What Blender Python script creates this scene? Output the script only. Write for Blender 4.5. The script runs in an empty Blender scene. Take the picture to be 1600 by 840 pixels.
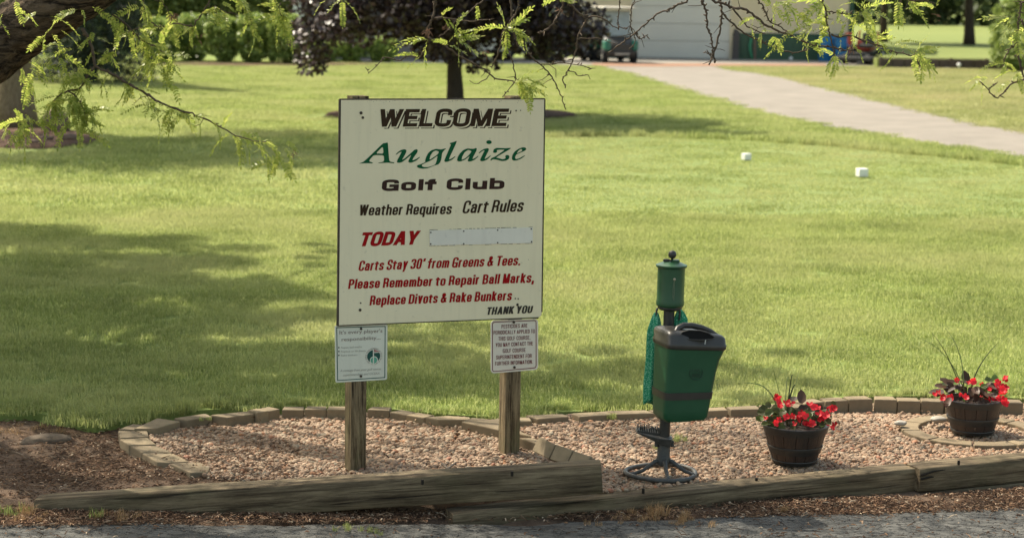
import bpy, bmesh, math, random
import numpy as np
from mathutils import Vector, Matrix, noise as mnoise
random.seed(7); rng = np.random.default_rng(7)
R = math.radians
S = bpy.context.scene
COL = S.collection
PI = math.pi

# ---------------------------------------------------------------- camera
CAMZ, PITCH, ROLL, F = 2.65, 7.92, 0.8, 3200.0
cam_d = bpy.data.cameras.new('camera'); cam = bpy.data.objects.new('camera', cam_d); COL.objects.link(cam)
CR = (Matrix.Rotation(R(90 - PITCH), 3, 'X') @ Matrix.Rotation(R(ROLL), 3, 'Z'))
cam.matrix_world = Matrix.Translation((0, 0, CAMZ)) @ CR.to_4x4()
cam_d.sensor_width = 36.0; cam_d.lens = 36.0 * F / 1600.0
cam_d.clip_start = 0.1; cam_d.clip_end = 1500
cam_d.dof.use_dof = True; cam_d.dof.focus_distance = 11.1; cam_d.dof.aperture_fstop = 3.3
S.camera = cam
# ---------------------------------------------------------------- world and sun
SUN_EL, SUN_AZ = 53.0, -47.0        # azimuth measured from +Y (away from camera) towards +X; negative = left
to_sun = Vector((math.sin(R(SUN_AZ)) * math.cos(R(SUN_EL)), math.cos(R(SUN_AZ)) * math.cos(R(SUN_EL)), math.sin(R(SUN_EL))))
W = bpy.data.worlds.new('World'); S.world = W; W.use_nodes = True
nt = W.node_tree; bg = nt.nodes['Background']
sky = nt.nodes.new('ShaderNodeTexSky'); sky.sky_type = 'NISHITA'; sky.sun_disc = False
sky.sun_elevation = R(SUN_EL); sky.sun_rotation = R(SUN_AZ)
sky.air_density = 1.0; sky.dust_density = 2.5; sky.ozone_density = 0.6
wm = nt.nodes.new('ShaderNodeMix'); wm.data_type = 'RGBA'; wm.blend_type = 'MULTIPLY'; wm.inputs[0].default_value = 1; wm.inputs[7].default_value = (1.0, 0.91, 0.71, 1)
nt.links.new(sky.outputs[0], wm.inputs[6]); nt.links.new(wm.outputs[2], bg.inputs[0]); bg.inputs[1].default_value = 0.15
sl = bpy.data.lights.new('sun', 'SUN'); sl.energy = 3.7; sl.angle = R(0.55); sl.color = (1.0, 0.92, 0.77)
so = bpy.data.objects.new('sun', sl); COL.objects.link(so); so.location = (0, 0, 30)
so.rotation_euler = to_sun.to_track_quat('Z', 'Y').to_euler()
S.view_settings.view_transform = 'Standard'; S.view_settings.look = 'None'
S.view_settings.exposure = 1.25; S.view_settings.gamma = 1.0
S.cycles.max_bounces = 6; S.cycles.transparent_max_bounces = 6

# ---------------------------------------------------------------- helpers
def ray(px, py):
    return CR @ Vector(((px - 800) / F, -(py - 420) / F, -1.0))
def P(px, py, z=0.0):               # a point of the photograph on the level plane z
    d = ray(px, py); t = (z - CAMZ) / d.z
    return Vector((d.x * t, d.y * t, z))
def Q(px, py, depth):               # a point of the photograph at a distance along +Y
    d = ray(px, py); t = depth / d.y
    return Vector((0, 0, CAMZ)) + d * t
def proj(v):
    d = CR.transposed() @ (Vector(v) - Vector((0, 0, CAMZ)))
    return (800 + F * d.x / -d.z, 420 - F * d.y / -d.z)

def tag(o, label=None, cat=None, group=None, kind=None):
    if label: o['label'] = label
    if cat: o['category'] = cat
    if group: o['group'] = group
    if kind: o['kind'] = kind
    return o
def empty(name, loc=(0, 0, 0), rz=0.0, label=None, cat=None, group=None):
    o = bpy.data.objects.new(name, None); COL.objects.link(o)
    o.location = loc; o.rotation_euler = (0, 0, rz); o.empty_display_size = 0.1
    return tag(o, label, cat, group)
def link(name, me, parent=None, mat=None):
    o = bpy.data.objects.new(name, me); COL.objects.link(o)
    if parent is not None: o.parent = parent
    if mat is not None and len(me.materials) == 0: me.materials.append(mat)
    return o

class MB:
    """collects faces and makes one mesh"""
    def __init__(s): s.v = []; s.f = []; s.m = []
    def add(s, vs, fs, mi=0):
        n = len(s.v); s.v += [tuple(v) for v in vs]; s.f += [tuple(i + n for i in f) for f in fs]; s.m += [mi] * len(fs)
        return s
    def box(s, c, d, rot=None, taper=1.0, mi=0):
        vs = []
        for z in (-1, 1):
            k = taper if z > 0 else 1.0
            for x, y in ((-1, -1), (1, -1), (1, 1), (-1, 1)):
                v = Vector((x * d[0] / 2 * k, y * d[1] / 2 * k, z * d[2] / 2))
                if rot is not None: v = rot @ v
                vs.append(Vector(c) + v)
        return s.add(vs, [(3, 2, 1, 0), (4, 5, 6, 7), (0, 1, 5, 4), (1, 2, 6, 5), (2, 3, 7, 6), (3, 0, 4, 7)], mi)
    def prism(s, pts, n, up=None, mi=0):
        """polygon pts (Vectors) extruded by vector n"""
        k = len(pts); n = Vector(n)
        vs = [Vector(p) for p in pts] + [Vector(p) + n for p in pts]
        return s.add(vs, [tuple(range(k - 1, -1, -1)), tuple(range(k, 2 * k))] + [(i, (i + 1) % k, k + (i + 1) % k, k + i) for i in range(k)], mi)
    def tube(s, pts, rad, seg=8, cap=True, mi=0, lump=0.0, fs=3.0):
        pts = [Vector(p) for p in pts]; n = len(pts)
        if not hasattr(rad, '__len__'): rad = [rad] * n
        base = len(s.v); nrm = None
        for i, p in enumerate(pts):
            t = (pts[min(i + 1, n - 1)] - pts[max(i - 1, 0)])
            if t.length < 1e-9: t = Vector((0, 0, 1))
            t.normalize()
            if nrm is None: nrm = t.orthogonal().normalized()
            else:
                nrm = nrm - t * nrm.dot(t)
                nrm = nrm.normalized() if nrm.length > 1e-6 else t.orthogonal().normalized()
            b = t.cross(nrm)
            for k in range(seg):
                a = 2 * PI * k / seg; dr = nrm * math.cos(a) + b * math.sin(a); r = rad[i]
                if lump: r *= 1 + lump * mnoise.noise((p + dr * r * 1.0) * fs + Vector((3.1, 0, 0)))
                s.v.append(tuple(p + dr * r))
        for i in range(n - 1):
            for k in range(seg):
                a = base + i * seg + k; b2 = base + i * seg + (k + 1) % seg
                s.f.append((a, b2, b2 + seg, a + seg)); s.m.append(mi)
        if cap:
            s.f.append(tuple(base + k for k in range(seg - 1, -1, -1))); s.m.append(mi)
            s.f.append(tuple(base + (n - 1) * seg + k for k in range(seg))); s.m.append(mi)
        return s
    def lathe(s, prof, c=(0, 0, 0), seg=24, mi=0, a0=0.0, a1=2 * PI, closed=False):
        base = len(s.v); full = abs(a1 - a0 - 2 * PI) < 1e-6; m = seg if full else seg + 1
        for r, z in prof:
            for k in range(m):
                a = a0 + (a1 - a0) * k / seg
                s.v.append((c[0] + r * math.cos(a), c[1] + r * math.sin(a), c[2] + z))
        nP = len(prof)
        for i in range(nP if closed else nP - 1):
            j = (i + 1) % nP
            for k in range(seg):
                k2 = (k + 1) % m
                s.f.append((base + i * m + k, base + i * m + k2, base + j * m + k2, base + j * m + k)); s.m.append(mi)
        return s
    def loft(s, rings, cap=(True, True), mi=0):
        base = len(s.v); m = len(rings[0])
        for r in rings: s.v += [tuple(p) for p in r]
        for i in range(len(rings) - 1):
            for k in range(m):
                a = base + i * m + k; b = base + i * m + (k + 1) % m
                s.f.append((a, b, b + m, a + m)); s.m.append(mi)
        if cap[0]: s.f.append(tuple(base + k for k in range(m - 1, -1, -1))); s.m.append(mi)
        if cap[1]: s.f.append(tuple(base + (len(rings) - 1) * m + k for k in range(m))); s.m.append(mi)
        return s
    def mesh(s, name, smooth=False, bevel=0.0, bseg=1, sub=0):
        me = bpy.data.meshes.new(name); me.from_pydata(s.v, [], s.f); me.update()
        me.polygons.foreach_set('material_index', s.m)
        if bevel > 0 or sub:
            bm = bmesh.new(); bm.from_mesh(me)
            bmesh.ops.remove_doubles(bm, verts=bm.verts, dist=1e-6)
            if bevel > 0:
                es = [e for e in bm.edges if len(e.link_faces) == 2 and e.calc_face_angle(0) > R(25)]
                bmesh.ops.bevel(bm, geom=es, offset=bevel, segments=bseg, affect='EDGES', profile=0.5, clamp_overlap=True)
            if sub: bmesh.ops.subdivide_edges(bm, edges=bm.edges, cuts=sub, use_grid_fill=True)
            bm.to_mesh(me); bm.free()
        if smooth:
            me.polygons.foreach_set('use_smooth', [True] * len(me.polygons))
        me.update(); return me
    def obj(s, name, mat, parent=None, smooth=False, bevel=0.0, bseg=1):
        me = s.mesh(name, smooth, bevel, bseg)
        for m in (mat if isinstance(mat, (list, tuple)) else [mat]): me.materials.append(m)
        o = bpy.data.objects.new(name, me); COL.objects.link(o)
        if parent is not None: o.parent = parent
        return o

def sharp_smooth(me, ang=35):
    me.polygons.foreach_set('use_smooth', [True] * len(me.polygons))
    me.set_sharp_from_angle(angle=R(ang)); return me

def np_mesh(name, verts, faces, attr=None, mat=None, smooth=False):
    """verts (n,3); faces (m,k) all the same size"""
    me = bpy.data.meshes.new(name); verts = np.asarray(verts, np.float32); faces = np.asarray(faces, np.int32)
    m, k = faces.shape
    me.vertices.add(len(verts)); me.vertices.foreach_set('co', verts.ravel())
    me.loops.add(m * k); me.loops.foreach_set('vertex_index', faces.ravel())
    me.polygons.add(m); me.polygons.foreach_set('loop_start', np.arange(0, m * k, k, dtype=np.int32))
    if smooth: me.polygons.foreach_set('use_smooth', np.ones(m, bool))
    if attr is not None:
        a = me.attributes.new('tint', 'FLOAT', 'POINT'); a.data.foreach_set('value', np.asarray(attr, np.float32))
    me.update(calc_edges=True); me.validate()
    if mat: me.materials.append(mat)
    return me

# ---------------------------------------------------------------- materials
class NT:
    def __init__(s, name):
        s.m = bpy.data.materials.new(name); s.m.use_nodes = True; s.t = s.m.node_tree
        s.b = s.t.nodes['Principled BSDF']; s.o = s.t.nodes['Material Output']
    def n(s, typ, **kw):
        x = s.t.nodes.new(typ)
        for k, v in kw.items(): setattr(x, k, v)
        return x
    def l(s, a, b): s.t.links.new(a, b)
    def coord(s, which='Object', scale=(1, 1, 1)):
        if which == 'World':
            g = s.n('ShaderNodeNewGeometry').outputs['Position']
        else: g = s.n('ShaderNodeTexCoord').outputs[which]
        mp = s.n('ShaderNodeMapping'); mp.inputs['Scale'].default_value = scale; s.l(g, mp.inputs[0]); return mp.outputs[0]
    def noise(s, co, scale, detail=4, rough=0.55, dist=0.0):
        x = s.n('ShaderNodeTexNoise'); x.inputs['Scale'].default_value = scale; x.inputs['Detail'].default_value = detail
        x.inputs['Roughness'].default_value = rough; x.inputs['Distortion'].default_value = dist
        s.l(co, x.inputs['Vector']); return x.outputs['Fac']
    def ramp(s, f, stops):
        x = s.n('ShaderNodeValToRGB'); e = x.color_ramp.elements
        while len(e) < len(stops): e.new(0.5)
        for i, (p, c) in enumerate(stops):
            e[i].position = p; e[i].color = (c, c, c, 1) if not hasattr(c, '__len__') else (*c, 1)
        s.l(f, x.inputs[0]); return x.outputs[0]
    def mix(s, f, a, b, mode='MIX'):
        x = s.n('ShaderNodeMix', data_type='RGBA', blend_type=mode)
        for inp, v in ((x.inputs[0], f), (x.inputs[6], a), (x.inputs[7], b)):
            if isinstance(v, (int, float)): inp.default_value = v
            elif isinstance(v, (tuple, list)): inp.default_value = (*v, 1)
            else: s.l(v, inp)
        return x.outputs[2]
    def math(s, op, a, b=0.0):
        x = s.n('ShaderNodeMath', operation=op)
        for inp, v in ((x.inputs[0], a), (x.inputs[1], b)):
            if isinstance(v, (int, float)): inp.default_value = v
            else: s.l(v, inp)
        return x.outputs[0]
    def attr(s, name='tint'):
        x = s.n('ShaderNodeAttribute'); x.attribute_name = name; return x.outputs['Fac']
    def rand(s): return s.n('ShaderNodeObjectInfo').outputs['Random']
    def bump(s, h, strength=0.5, dist=0.01):
        x = s.n('ShaderNodeBump'); x.inputs['Strength'].default_value = strength; x.inputs['Distance'].default_value = dist
        s.l(h, x.inputs['Height']); s.l(x.outputs[0], s.b.inputs['Normal']); return x.outputs[0]
    def col(s, c):
        if isinstance(c, (tuple, list)): s.b.inputs['Base Color'].default_value = (*c, 1)
        else: s.l(c, s.b.inputs['Base Color'])
    def set(s, rough=0.6, spec=0.5, metal=0.0):
        s.b.inputs['Roughness'].default_value = rough; s.b.inputs['Specular IOR Level'].default_value = spec
        s.b.inputs['Metallic'].default_value = metal; return s.m

def simple(name, c1, c2=None, scale=8, rough=0.6, bump=0.0, bscale=60, spec=0.4, which='Object', stretch=(1, 1, 1), bdist=0.003, metal=0.0, rnd=0.0):
    t = NT(name); c2 = c2 or tuple(x * 0.75 for x in c1)
    co = t.coord(which, stretch)
    f = t.ramp(t.noise(co, scale, 6, 0.65), [(0.3, 0.0), (0.7, 1.0)])
    c = t.mix(f, c1, c2)
    if rnd:
        c = t.mix(1.0, c, t.ramp(t.rand(), [(0, 1 - rnd), (1, 1 + rnd)]), 'MULTIPLY')
    t.col(c)
    if bump: t.bump(t.noise(co, bscale, 5, 0.6), bump, bdist)
    return t.set(rough, spec, metal)

def leafmat(name, ca, cb, trans=0.4, tcol=None, rough=0.45, spec=0.3, posvar=0.0, pscale=1.0, mid=None, extra=None, es=0.4):
    """foliage: tint attribute picks between two leaf colours; light passes through"""
    t = NT(name); tn = t.attr(); c = t.ramp(tn, [(0.0, ca), (1.0, cb)] if mid is None else [(0.0, ca), (0.5, mid), (1.0, cb)])
    if posvar:
        w = t.noise(t.coord('World'), pscale, 3); k = t.ramp(w, [(0.3, 1 - posvar), (0.7, 1 + posvar)])
        c = t.mix(1.0, c, k, 'MULTIPLY')
    if extra is not None:
        w = t.ramp(t.noise(t.coord('World'), es, 4, 0.6), [(0.42, 0.0), (0.68, 1.0)]); c = t.mix(w, c, extra)
    t.col(c); t.set(rough, spec)
    tr = t.n('ShaderNodeBsdfTranslucent')
    if tcol is None: t.l(c, tr.inputs[0])
    else: t.l(t.mix(1.0, c, tcol, 'MULTIPLY'), tr.inputs[0])
    mx = t.n('ShaderNodeMixShader'); mx.inputs[0].default_value = trans
    t.l(t.b.outputs[0], mx.inputs[1]); t.l(tr.outputs[0], mx.inputs[2]); t.l(mx.outputs[0], t.o.inputs[0])
    return t.m

# ---------------------------------------------------------------- scatter by geometry nodes (only for what nobody could count)
def gn_scatter(name, protos, pos, rot, scl, idx, parent=None):
    col = bpy.data.collections.new(name + '_kinds')
    for i, me in enumerate(protos):
        o = bpy.data.objects.new('%s_kind_%02d' % (name, i), me); col.objects.link(o)
    n = len(pos); me = bpy.data.meshes.new(name); me.vertices.add(n)
    me.vertices.foreach_set('co', np.asarray(pos, np.float32).ravel())
    a = me.attributes.new('rot', 'FLOAT_VECTOR', 'POINT'); a.data.foreach_set('vector', np.asarray(rot, np.float32).ravel())
    scl = np.asarray(scl, np.float32)
    if scl.ndim == 1: scl = np.repeat(scl[:, None], 3, 1)
    a = me.attributes.new('scl', 'FLOAT_VECTOR', 'POINT'); a.data.foreach_set('vector', scl.ravel())
    a = me.attributes.new('idx', 'INT', 'POINT'); a.data.foreach_set('value', np.asarray(idx, np.int32))
    me.update(); o = bpy.data.objects.new(name, me); COL.objects.link(o)
    if parent: o.parent = parent
    g = bpy.data.node_groups.new(name, 'GeometryNodeTree')
    g.interface.new_socket('Geometry', in_out='INPUT', socket_type='NodeSocketGeometry')
    g.interface.new_socket('Geometry', in_out='OUTPUT', socket_type='NodeSocketGeometry')
    N = g.nodes.new; gi = N('NodeGroupInput'); go = N('NodeGroupOutput')
    ci = N('GeometryNodeCollectionInfo'); ci.inputs['Collection'].default_value = col
    ci.inputs['Separate Children'].default_value = True; ci.inputs['Reset Children'].default_value = True
    ip = N('GeometryNodeInstanceOnPoints'); ip.inputs['Pick Instance'].default_value = True
    def na(nm, typ):
        x = N('GeometryNodeInputNamedAttribute'); x.data_type = typ; x.inputs['Name'].default_value = nm
        return [q for q in x.outputs if q.enabled and q.name == 'Attribute'][0]
    L = g.links.new
    L(gi.outputs[0], ip.inputs['Points']); L(ci.outputs[0], ip.inputs['Instance']); L(na('idx', 'INT'), ip.inputs['Instance Index'])
    er = N('FunctionNodeEulerToRotation'); L(na('rot', 'FLOAT_VECTOR'), er.inputs[0]); L(er.outputs[0], ip.inputs['Rotation'])
    L(na('scl', 'FLOAT_VECTOR'), ip.inputs['Scale']); L(ip.outputs[0], go.inputs[0])
    mod = o.modifiers.new('scatter', 'NODES'); mod.node_group = g
    return o

def inpoly(x, y, poly):
    x = np.asarray(x); y = np.asarray(y); r = np.zeros(x.shape, bool); n = len(poly)
    for i in range(n):
        x1, y1 = poly[i][:2]; x2, y2 = poly[(i + 1) % n][:2]
        c = ((y1 > y) != (y2 > y)); with_ = (x2 - x1) * (y - y1) / ((y2 - y1) if y2 != y1 else 1e-9) + x1
        r ^= c & (x < with_)
    return r
def vnoise(x, y, s=1.0, seed=0.0):
    return np.array([mnoise.noise(Vector((a * s + seed, b * s - seed, seed * 1.7))) for a, b in zip(np.ravel(x), np.ravel(y))]).reshape(np.shape(x))
LZ = 0.08
# clumps of the overhead crown: (x, y, z, size); every one lies above the picture's top edge
_r = np.random.default_rng(4)
def _sh(gx, gy, z): k = 1 / math.tan(R(SUN_EL)); return (gx + to_sun.x / math.hypot(to_sun.x, to_sun.y) * z * k, gy + to_sun.y / math.hypot(to_sun.x, to_sun.y) * z * k)
CROWN_CLUMPS = []
def _add(px, py, k, z=None):
    g = P(px, py, LZ); z = z if z else _r.uniform(3.6, 7.0); x, y = _sh(g.x, g.y, z); CROWN_CLUMPS.append((x, y, z, k))
# shade on the left lawn
for px, py, k in ((30, 365, .9), (120, 385, .9), (215, 380, .8), (60, 430, 1.0), (170, 440, 1.0), (280, 420, .8), (330, 450, .8), (400, 470, .7), (20, 500, .8), (120, 500, .9), (230, 500, .9), (330, 510, .8), (440, 500, .7), (30, 560, .9), (150, 560, .9), (260, 570, .9), (380, 560, .9), (480, 560, .8), (570, 570, .7), (660, 520, .55), (720, 540, .6), (780, 570, .6), (60, 620, .8), (200, 620, .8), (330, 620, .8), (470, 610, .8), (600, 610, .7), (720, 600, .7), (850, 590, .55), (940, 600, .6), (880, 630, .6), (1010, 560, .45), (1120, 590, .5), (1160, 560, .35), (1200, 610, .4), (-80, 420, 1), (-80, 520, 1), (-120, 600, 1), (-60, 360, .9), (-200, 460, 1.1)):
    _add(px, py, k)
_c = 0
while _c < 62:
    gx, gy = _r.uniform(-6.5, 0.6), _r.uniform(12.6, 20.5); qx, qy = proj((gx, gy, LZ))
    lim = 330 if qy < 450 else 420
    if qx > lim and _r.random() > .22: continue
    z = _r.uniform(3.7, 6.6); x, y = _sh(gx, gy, z); CROWN_CLUMPS.append((x, y, z, _r.uniform(.42, .75) if qx < lim else _r.uniform(.3, .5))); _c += 1
# shade on bed, timbers, sign and bin
for px, py, k in ((20, 680, .7), (60, 740, .9), (-40, 720, .9), (170, 750, .9), (120, 690, .5), (300, 770, .8), (430, 780, .8), (560, 780, .9), (700, 790, .9), (830, 780, .9), (960, 800, .9), (1100, 790, .8), (1240, 780, .8), (1390, 770, .8), (1520, 765, .8), (1640, 760, .8), (300, 690, .5), (440, 700, .55), (700, 690, .5), (1010, 680, .5), (640, 720, .5), (1080, 700, .7), (1180, 700, .6), (1260, 690, .55), (1340, 680, .35), (1560, 650, .45), (1420, 700, .4), (-100, 800, 1)):
    _add(px, py, -k * .92, _r.uniform(3.3, 5.6))
N_LAWN = 0
CROWN_CLUMPS = [c for c in CROWN_CLUMPS if c[2] - abs(c[3]) * .6 > 2.95]
# ---------------------------------------------------------------- world-space part helper
def wloc(p):
    v = Vector((0, 0, 0))
    while p is not None: v += p.location; p = p.parent
    return v
def part(mb, name, mat, parent=None, smooth=False, bevel=0.0, bseg=1, ang=None):
    """build from world coordinates, hang under parent (parents here are never rotated)"""
    o = mb.obj(name, mat, None, smooth, bevel, bseg)
    if ang: sharp_smooth(o.data, ang)
    if parent is not None:
        o.data.transform(Matrix.Translation(-wloc(parent))); o.parent = parent
    return o
def thing_mesh(mb, name, mat, loc, label, cat, group=None, kind=None, **kw):
    o = part(mb, name, mat, None, **kw); loc = Vector(loc)
    o.data.transform(Matrix.Translation(-loc)); o.location = loc
    return tag(o, label, cat, group, kind)
def sub(parent, name, me, mat=None):
    """me is in world coordinates"""
    o = link(name, me, None, mat); me.transform(Matrix.Translation(-wloc(parent))); o.parent = parent; return o

# ---------------------------------------------------------------- ground materials
def lawn_mat(name, a, b, dark, wscale=0.35):
    t = NT(name); co = t.coord('World')
    big = t.ramp(t.noise(co, wscale, 4), [(0.3, 0), (0.7, 1)])
    st = t.coord('World', (1.0, 0.35, 1.0)); fine = t.ramp(t.noise(st, 9, 6, 0.7), [(0.3, 0), (0.7, 1)])
    c = t.mix(big, a, b); c = t.mix(t.math('MULTIPLY', fine, 0.55), c, dark); t.col(c)
    t.bump(t.noise(co, 40, 5, 0.7), 0.6, 0.03); return t.set(0.85, 0.1)
M_lawn = lawn_mat('lawn', (0.185, 0.240, 0.070), (0.230, 0.270, 0.090), (0.125, 0.175, 0.045))
M_tee = lawn_mat('tee_turf', (0.165, 0.215, 0.068), (0.205, 0.245, 0.09), (0.125, 0.17, 0.05), 0.6)
M_rough = lawn_mat('rough_grass', (0.210, 0.225, 0.085), (0.290, 0.270, 0.130), (0.14, 0.17, 0.05), 0.25)
M_fair = lawn_mat('fairway', (0.170, 0.205, 0.065), (0.20, 0.23, 0.075), (0.13, 0.165, 0.05), 0.08)
def soil_mat():
    t = NT('bare_soil'); co = t.coord('World')
    a = t.ramp(t.noise(co, 2.2, 6, 0.65), [(0.35, 0), (0.68, 1)]); c = t.mix(a, (0.075, 0.047, 0.031), (0.200, 0.140, 0.100))
    c = t.mix(t.math('MULTIPLY', t.ramp(t.noise(co, 60, 4, 0.7), [(0.45, 0), (0.75, 1)]), 0.6), c, (0.21, 0.145, 0.095)); t.col(c)
    t.bump(t.noise(co, 55, 6, 0.75), 0.9, 0.02); return t.set(0.95, 0.1)
M_soil = soil_mat()
def road_mat():
    t = NT('asphalt'); co = t.coord('World'); st = t.coord('World', (1.0, 2.6, 1.0))
    a = t.ramp(t.noise(st, 5.0, 7, 0.7), [(0.3, 0), (0.72, 1)]); c = t.mix(a, (0.042, 0.042, 0.040), (0.140, 0.136, 0.122))
    v = t.n('ShaderNodeTexVoronoi'); v.feature = 'DISTANCE_TO_EDGE'; v.inputs['Scale'].default_value = 5.5
    w = t.n('ShaderNodeVectorMath', operation='ADD'); t.l(st, w.inputs[0])
    nn = t.n('ShaderNodeTexNoise'); nn.inputs['Scale'].default_value = 6; t.l(st, nn.inputs['Vector']); t.l(nn.outputs['Color'], w.inputs[1]); t.l(w.outputs[0], v.inputs['Vector'])
    cr = t.ramp(v.outputs['Distance'], [(0.0, 0.0), (0.055, 1.0)])
    c = t.mix(cr, (0.018, 0.017, 0.015), c)
    ag = t.noise(co, 160, 3, 0.7); c = t.mix(t.ramp(ag, [(0.55, 0), (0.72, 0.6)]), c, (0.21, 0.20, 0.18)); t.col(c)
    h = t.math('ADD', t.math('MULTIPLY', ag, 0.35), cr); h = t.math('ADD', h, t.math('MULTIPLY', a, 0.5))
    t.bump(h, 0.9, 0.012); return t.set(0.9, 0.25)
M_road = road_mat()
M_gravelpath = simple('crushed_limestone', (0.245, 0.222, 0.190), (0.180, 0.162, 0.138), 1.1, 0.95, 0.7, 30, 0.2, 'World', bdist=0.02)
M_concrete = simple('concrete_apron', (0.30, 0.28, 0.24), (0.25, 0.23, 0.20), 0.8, 0.9, 0.2, 20, 0.2, 'World')
M_redsoil = simple('reddish_dirt', (0.24, 0.135, 0.085), (0.28, 0.18, 0.13), 1.5, 0.95, 0.5, 20, 0.1, 'World')
M_bedbase = simple('gravel_base', (0.16, 0.11, 0.085), (0.10, 0.07, 0.055), 6, 0.95, 0.6, 60, 0.1, 'World')
M_mulch = simple('mulch', (0.115, 0.070, 0.048), (0.065, 0.040, 0.03), 3, 0.95, 0.9, 25, 0.1, 'World', bdist=0.03)

# ---------------------------------------------------------------- ground surfaces
LZ = 0.08
def sheet(name, pts, z, mat, kind='structure'):
    mb = MB(); mb.add([(p[0], p[1], z) for p in pts], [tuple(range(len(pts)))])
    o = mb.obj(name, mat); tag(o, kind=kind); return o
# the main ground runs to the horizon, the lawn's near edge follows the bed
lawn_edge_px = [(-260, 640), (-120, 640), (0, 646), (50, 644), (100, 652), (150, 662), (195, 658), (235, 648), (300, 641), (400, 636), (450, 634), (560, 634), (640, 641), (720, 648), (790, 652), (850, 644), (960, 640), (1190, 633), (1300, 621), (1450, 617), (1620, 622), (1800, 622), (1950, 626)]
edgeW = [P(x, y, LZ) for x, y in lawn_edge_px]
lawn_pts = [(-500, edgeW[0].y)] + [(p.x, p.y) for p in edgeW] + [(500, edgeW[-1].y), (500, 900), (-500, 900)]
mbL = MB(); n_ = len(lawn_pts)
from mathutils.geometry import tessellate_polygon
tri = tessellate_polygon([[Vector((x, y, 0)) for x, y in lawn_pts]])
lawn_lip = [(x, y, LZ) for x, y in lawn_pts] + [(x, y, -0.03) for x, y in lawn_pts[:len(edgeW) + 2]]
mbL.add(lawn_lip, [t if (Vector(lawn_pts[t[1]]) - Vector(lawn_pts[t[0]])).cross(Vector(lawn_pts[t[2]]) - Vector(lawn_pts[t[0]])) > 0 else t[::-1] for t in tri]
        + [(i, n_ + i, n_ + i + 1, i + 1) for i in range(len(edgeW) + 1)])
tag(mbL.obj('lawn', M_lawn), kind='structure')
sheet('ground', [(-500, -300), (500, -300), (500, 20), (-500, 20)], -0.06, M_soil)
# rough ground of soil and bark between lawn and road
_ta, _tb = P(935, 775, .09), P(1435, 731, .128)
def tline(x):           # front line of the timbers
    return 10.0 if x < .2 else float(np.interp(x, [_ta.x, _tb.x, 4.3], [_ta.y, _tb.y, _tb.y + (4.3 - _tb.x) * .30]))
def hgt(x, y):          # level of the soil / gravel bed
    k = min(1.0, max(0.0, (x + 2.4) / 2.6)); f = min(1.0, max(0.0, (y - tline(x) - .06) / 0.06))
    g = 1.0 - min(1.0, max(0.0, (y - 12.0) / .5)) * .5
    return 0.0 + (0.030 + 0.034 * k) * f * g
_rw = [P(x, y, 0) for x, y in ((-600, 818), (0, 815), (250, 818), (600, 816), (850, 818), (1040, 810), (1200, 801), (1440, 792), (1600, 789), (2200, 770))]
def edgef(x): return float(np.interp(x, [p.x for p in _rw], [p.y for p in _rw]))
xs = np.linspace(-7, 8, 300); ys = np.linspace(9.2, 13.4, 120); X, Y = np.meshgrid(xs, ys)
Z = np.empty_like(X)
for i in range(X.shape[0]):
    for j in range(X.shape[1]):
        x, y = X[i, j], Y[i, j]
        front = min(1, max(0, (y - edgef(x) + .06) / 0.16))
        h = hgt(x, y)
        h += 0.022 * mnoise.noise(Vector((x * 1.6, y * 2.2, 0.3))) * front + 0.010 * mnoise.noise(Vector((x * 7, y * 9, 1.3))) + 0.005 * mnoise.noise(Vector((x * 22, y * 25, 2.3)))
        Z[i, j] = h - (1 - front) * 0.07
vs = np.stack([X.ravel(), Y.ravel(), Z.ravel()], 1); ny, nx = X.shape
ii = (np.arange(ny - 1)[:, None] * nx + np.arange(nx - 1)[None, :]).ravel()
tag(link('soil', np_mesh('soil', vs, np.stack([ii, ii + 1, ii + nx + 1, ii + nx], 1), mat=M_soil, smooth=True)), kind='structure')
# road with an uneven broken edge
rx = np.linspace(-30, 30, 601)
edge_y = [edgef(x) + 0.04 * mnoise.noise(Vector((x * 1.3, 0, 5))) + 0.03 * mnoise.noise(Vector((x * 5, 0, 9))) + 0.02 * mnoise.noise(Vector((x * 19, 0, 9))) for x in rx]
rows = [(-12.0, 1), (9.0, 1), (9.5, 1), (9.7, 1), (9.8, 1)]
V = []; FF = []
yy = list(np.linspace(9.2, 9.9, 22))
for j, x in enumerate(rx):
    e = edge_y[j]
    col_ = [-12.0, 4.0, 8.0] + [9.0 + (e - 9.0) * t for t in np.linspace(0, 1, 24)]
    for y in col_:
        z = 0.0 + 0.012 * mnoise.noise(Vector((x * 2, y * 4, 0))) + 0.006 * mnoise.noise(Vector((x * 9, y * 14, 0))) if y > 8.5 else 0.0
        V.append((x, y, z + 0.004 - (0.03 if y >= e - 1e-6 else 0)))
mcol = 27
for j in range(len(rx) - 1):
    for k in range(mcol - 1):
        a = j * mcol + k; FF.append((a, a + mcol, a + mcol + 1, a + 1))
tag(link('road', np_mesh('road', V, FF, mat=M_road, smooth=True)), kind='structure')

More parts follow.
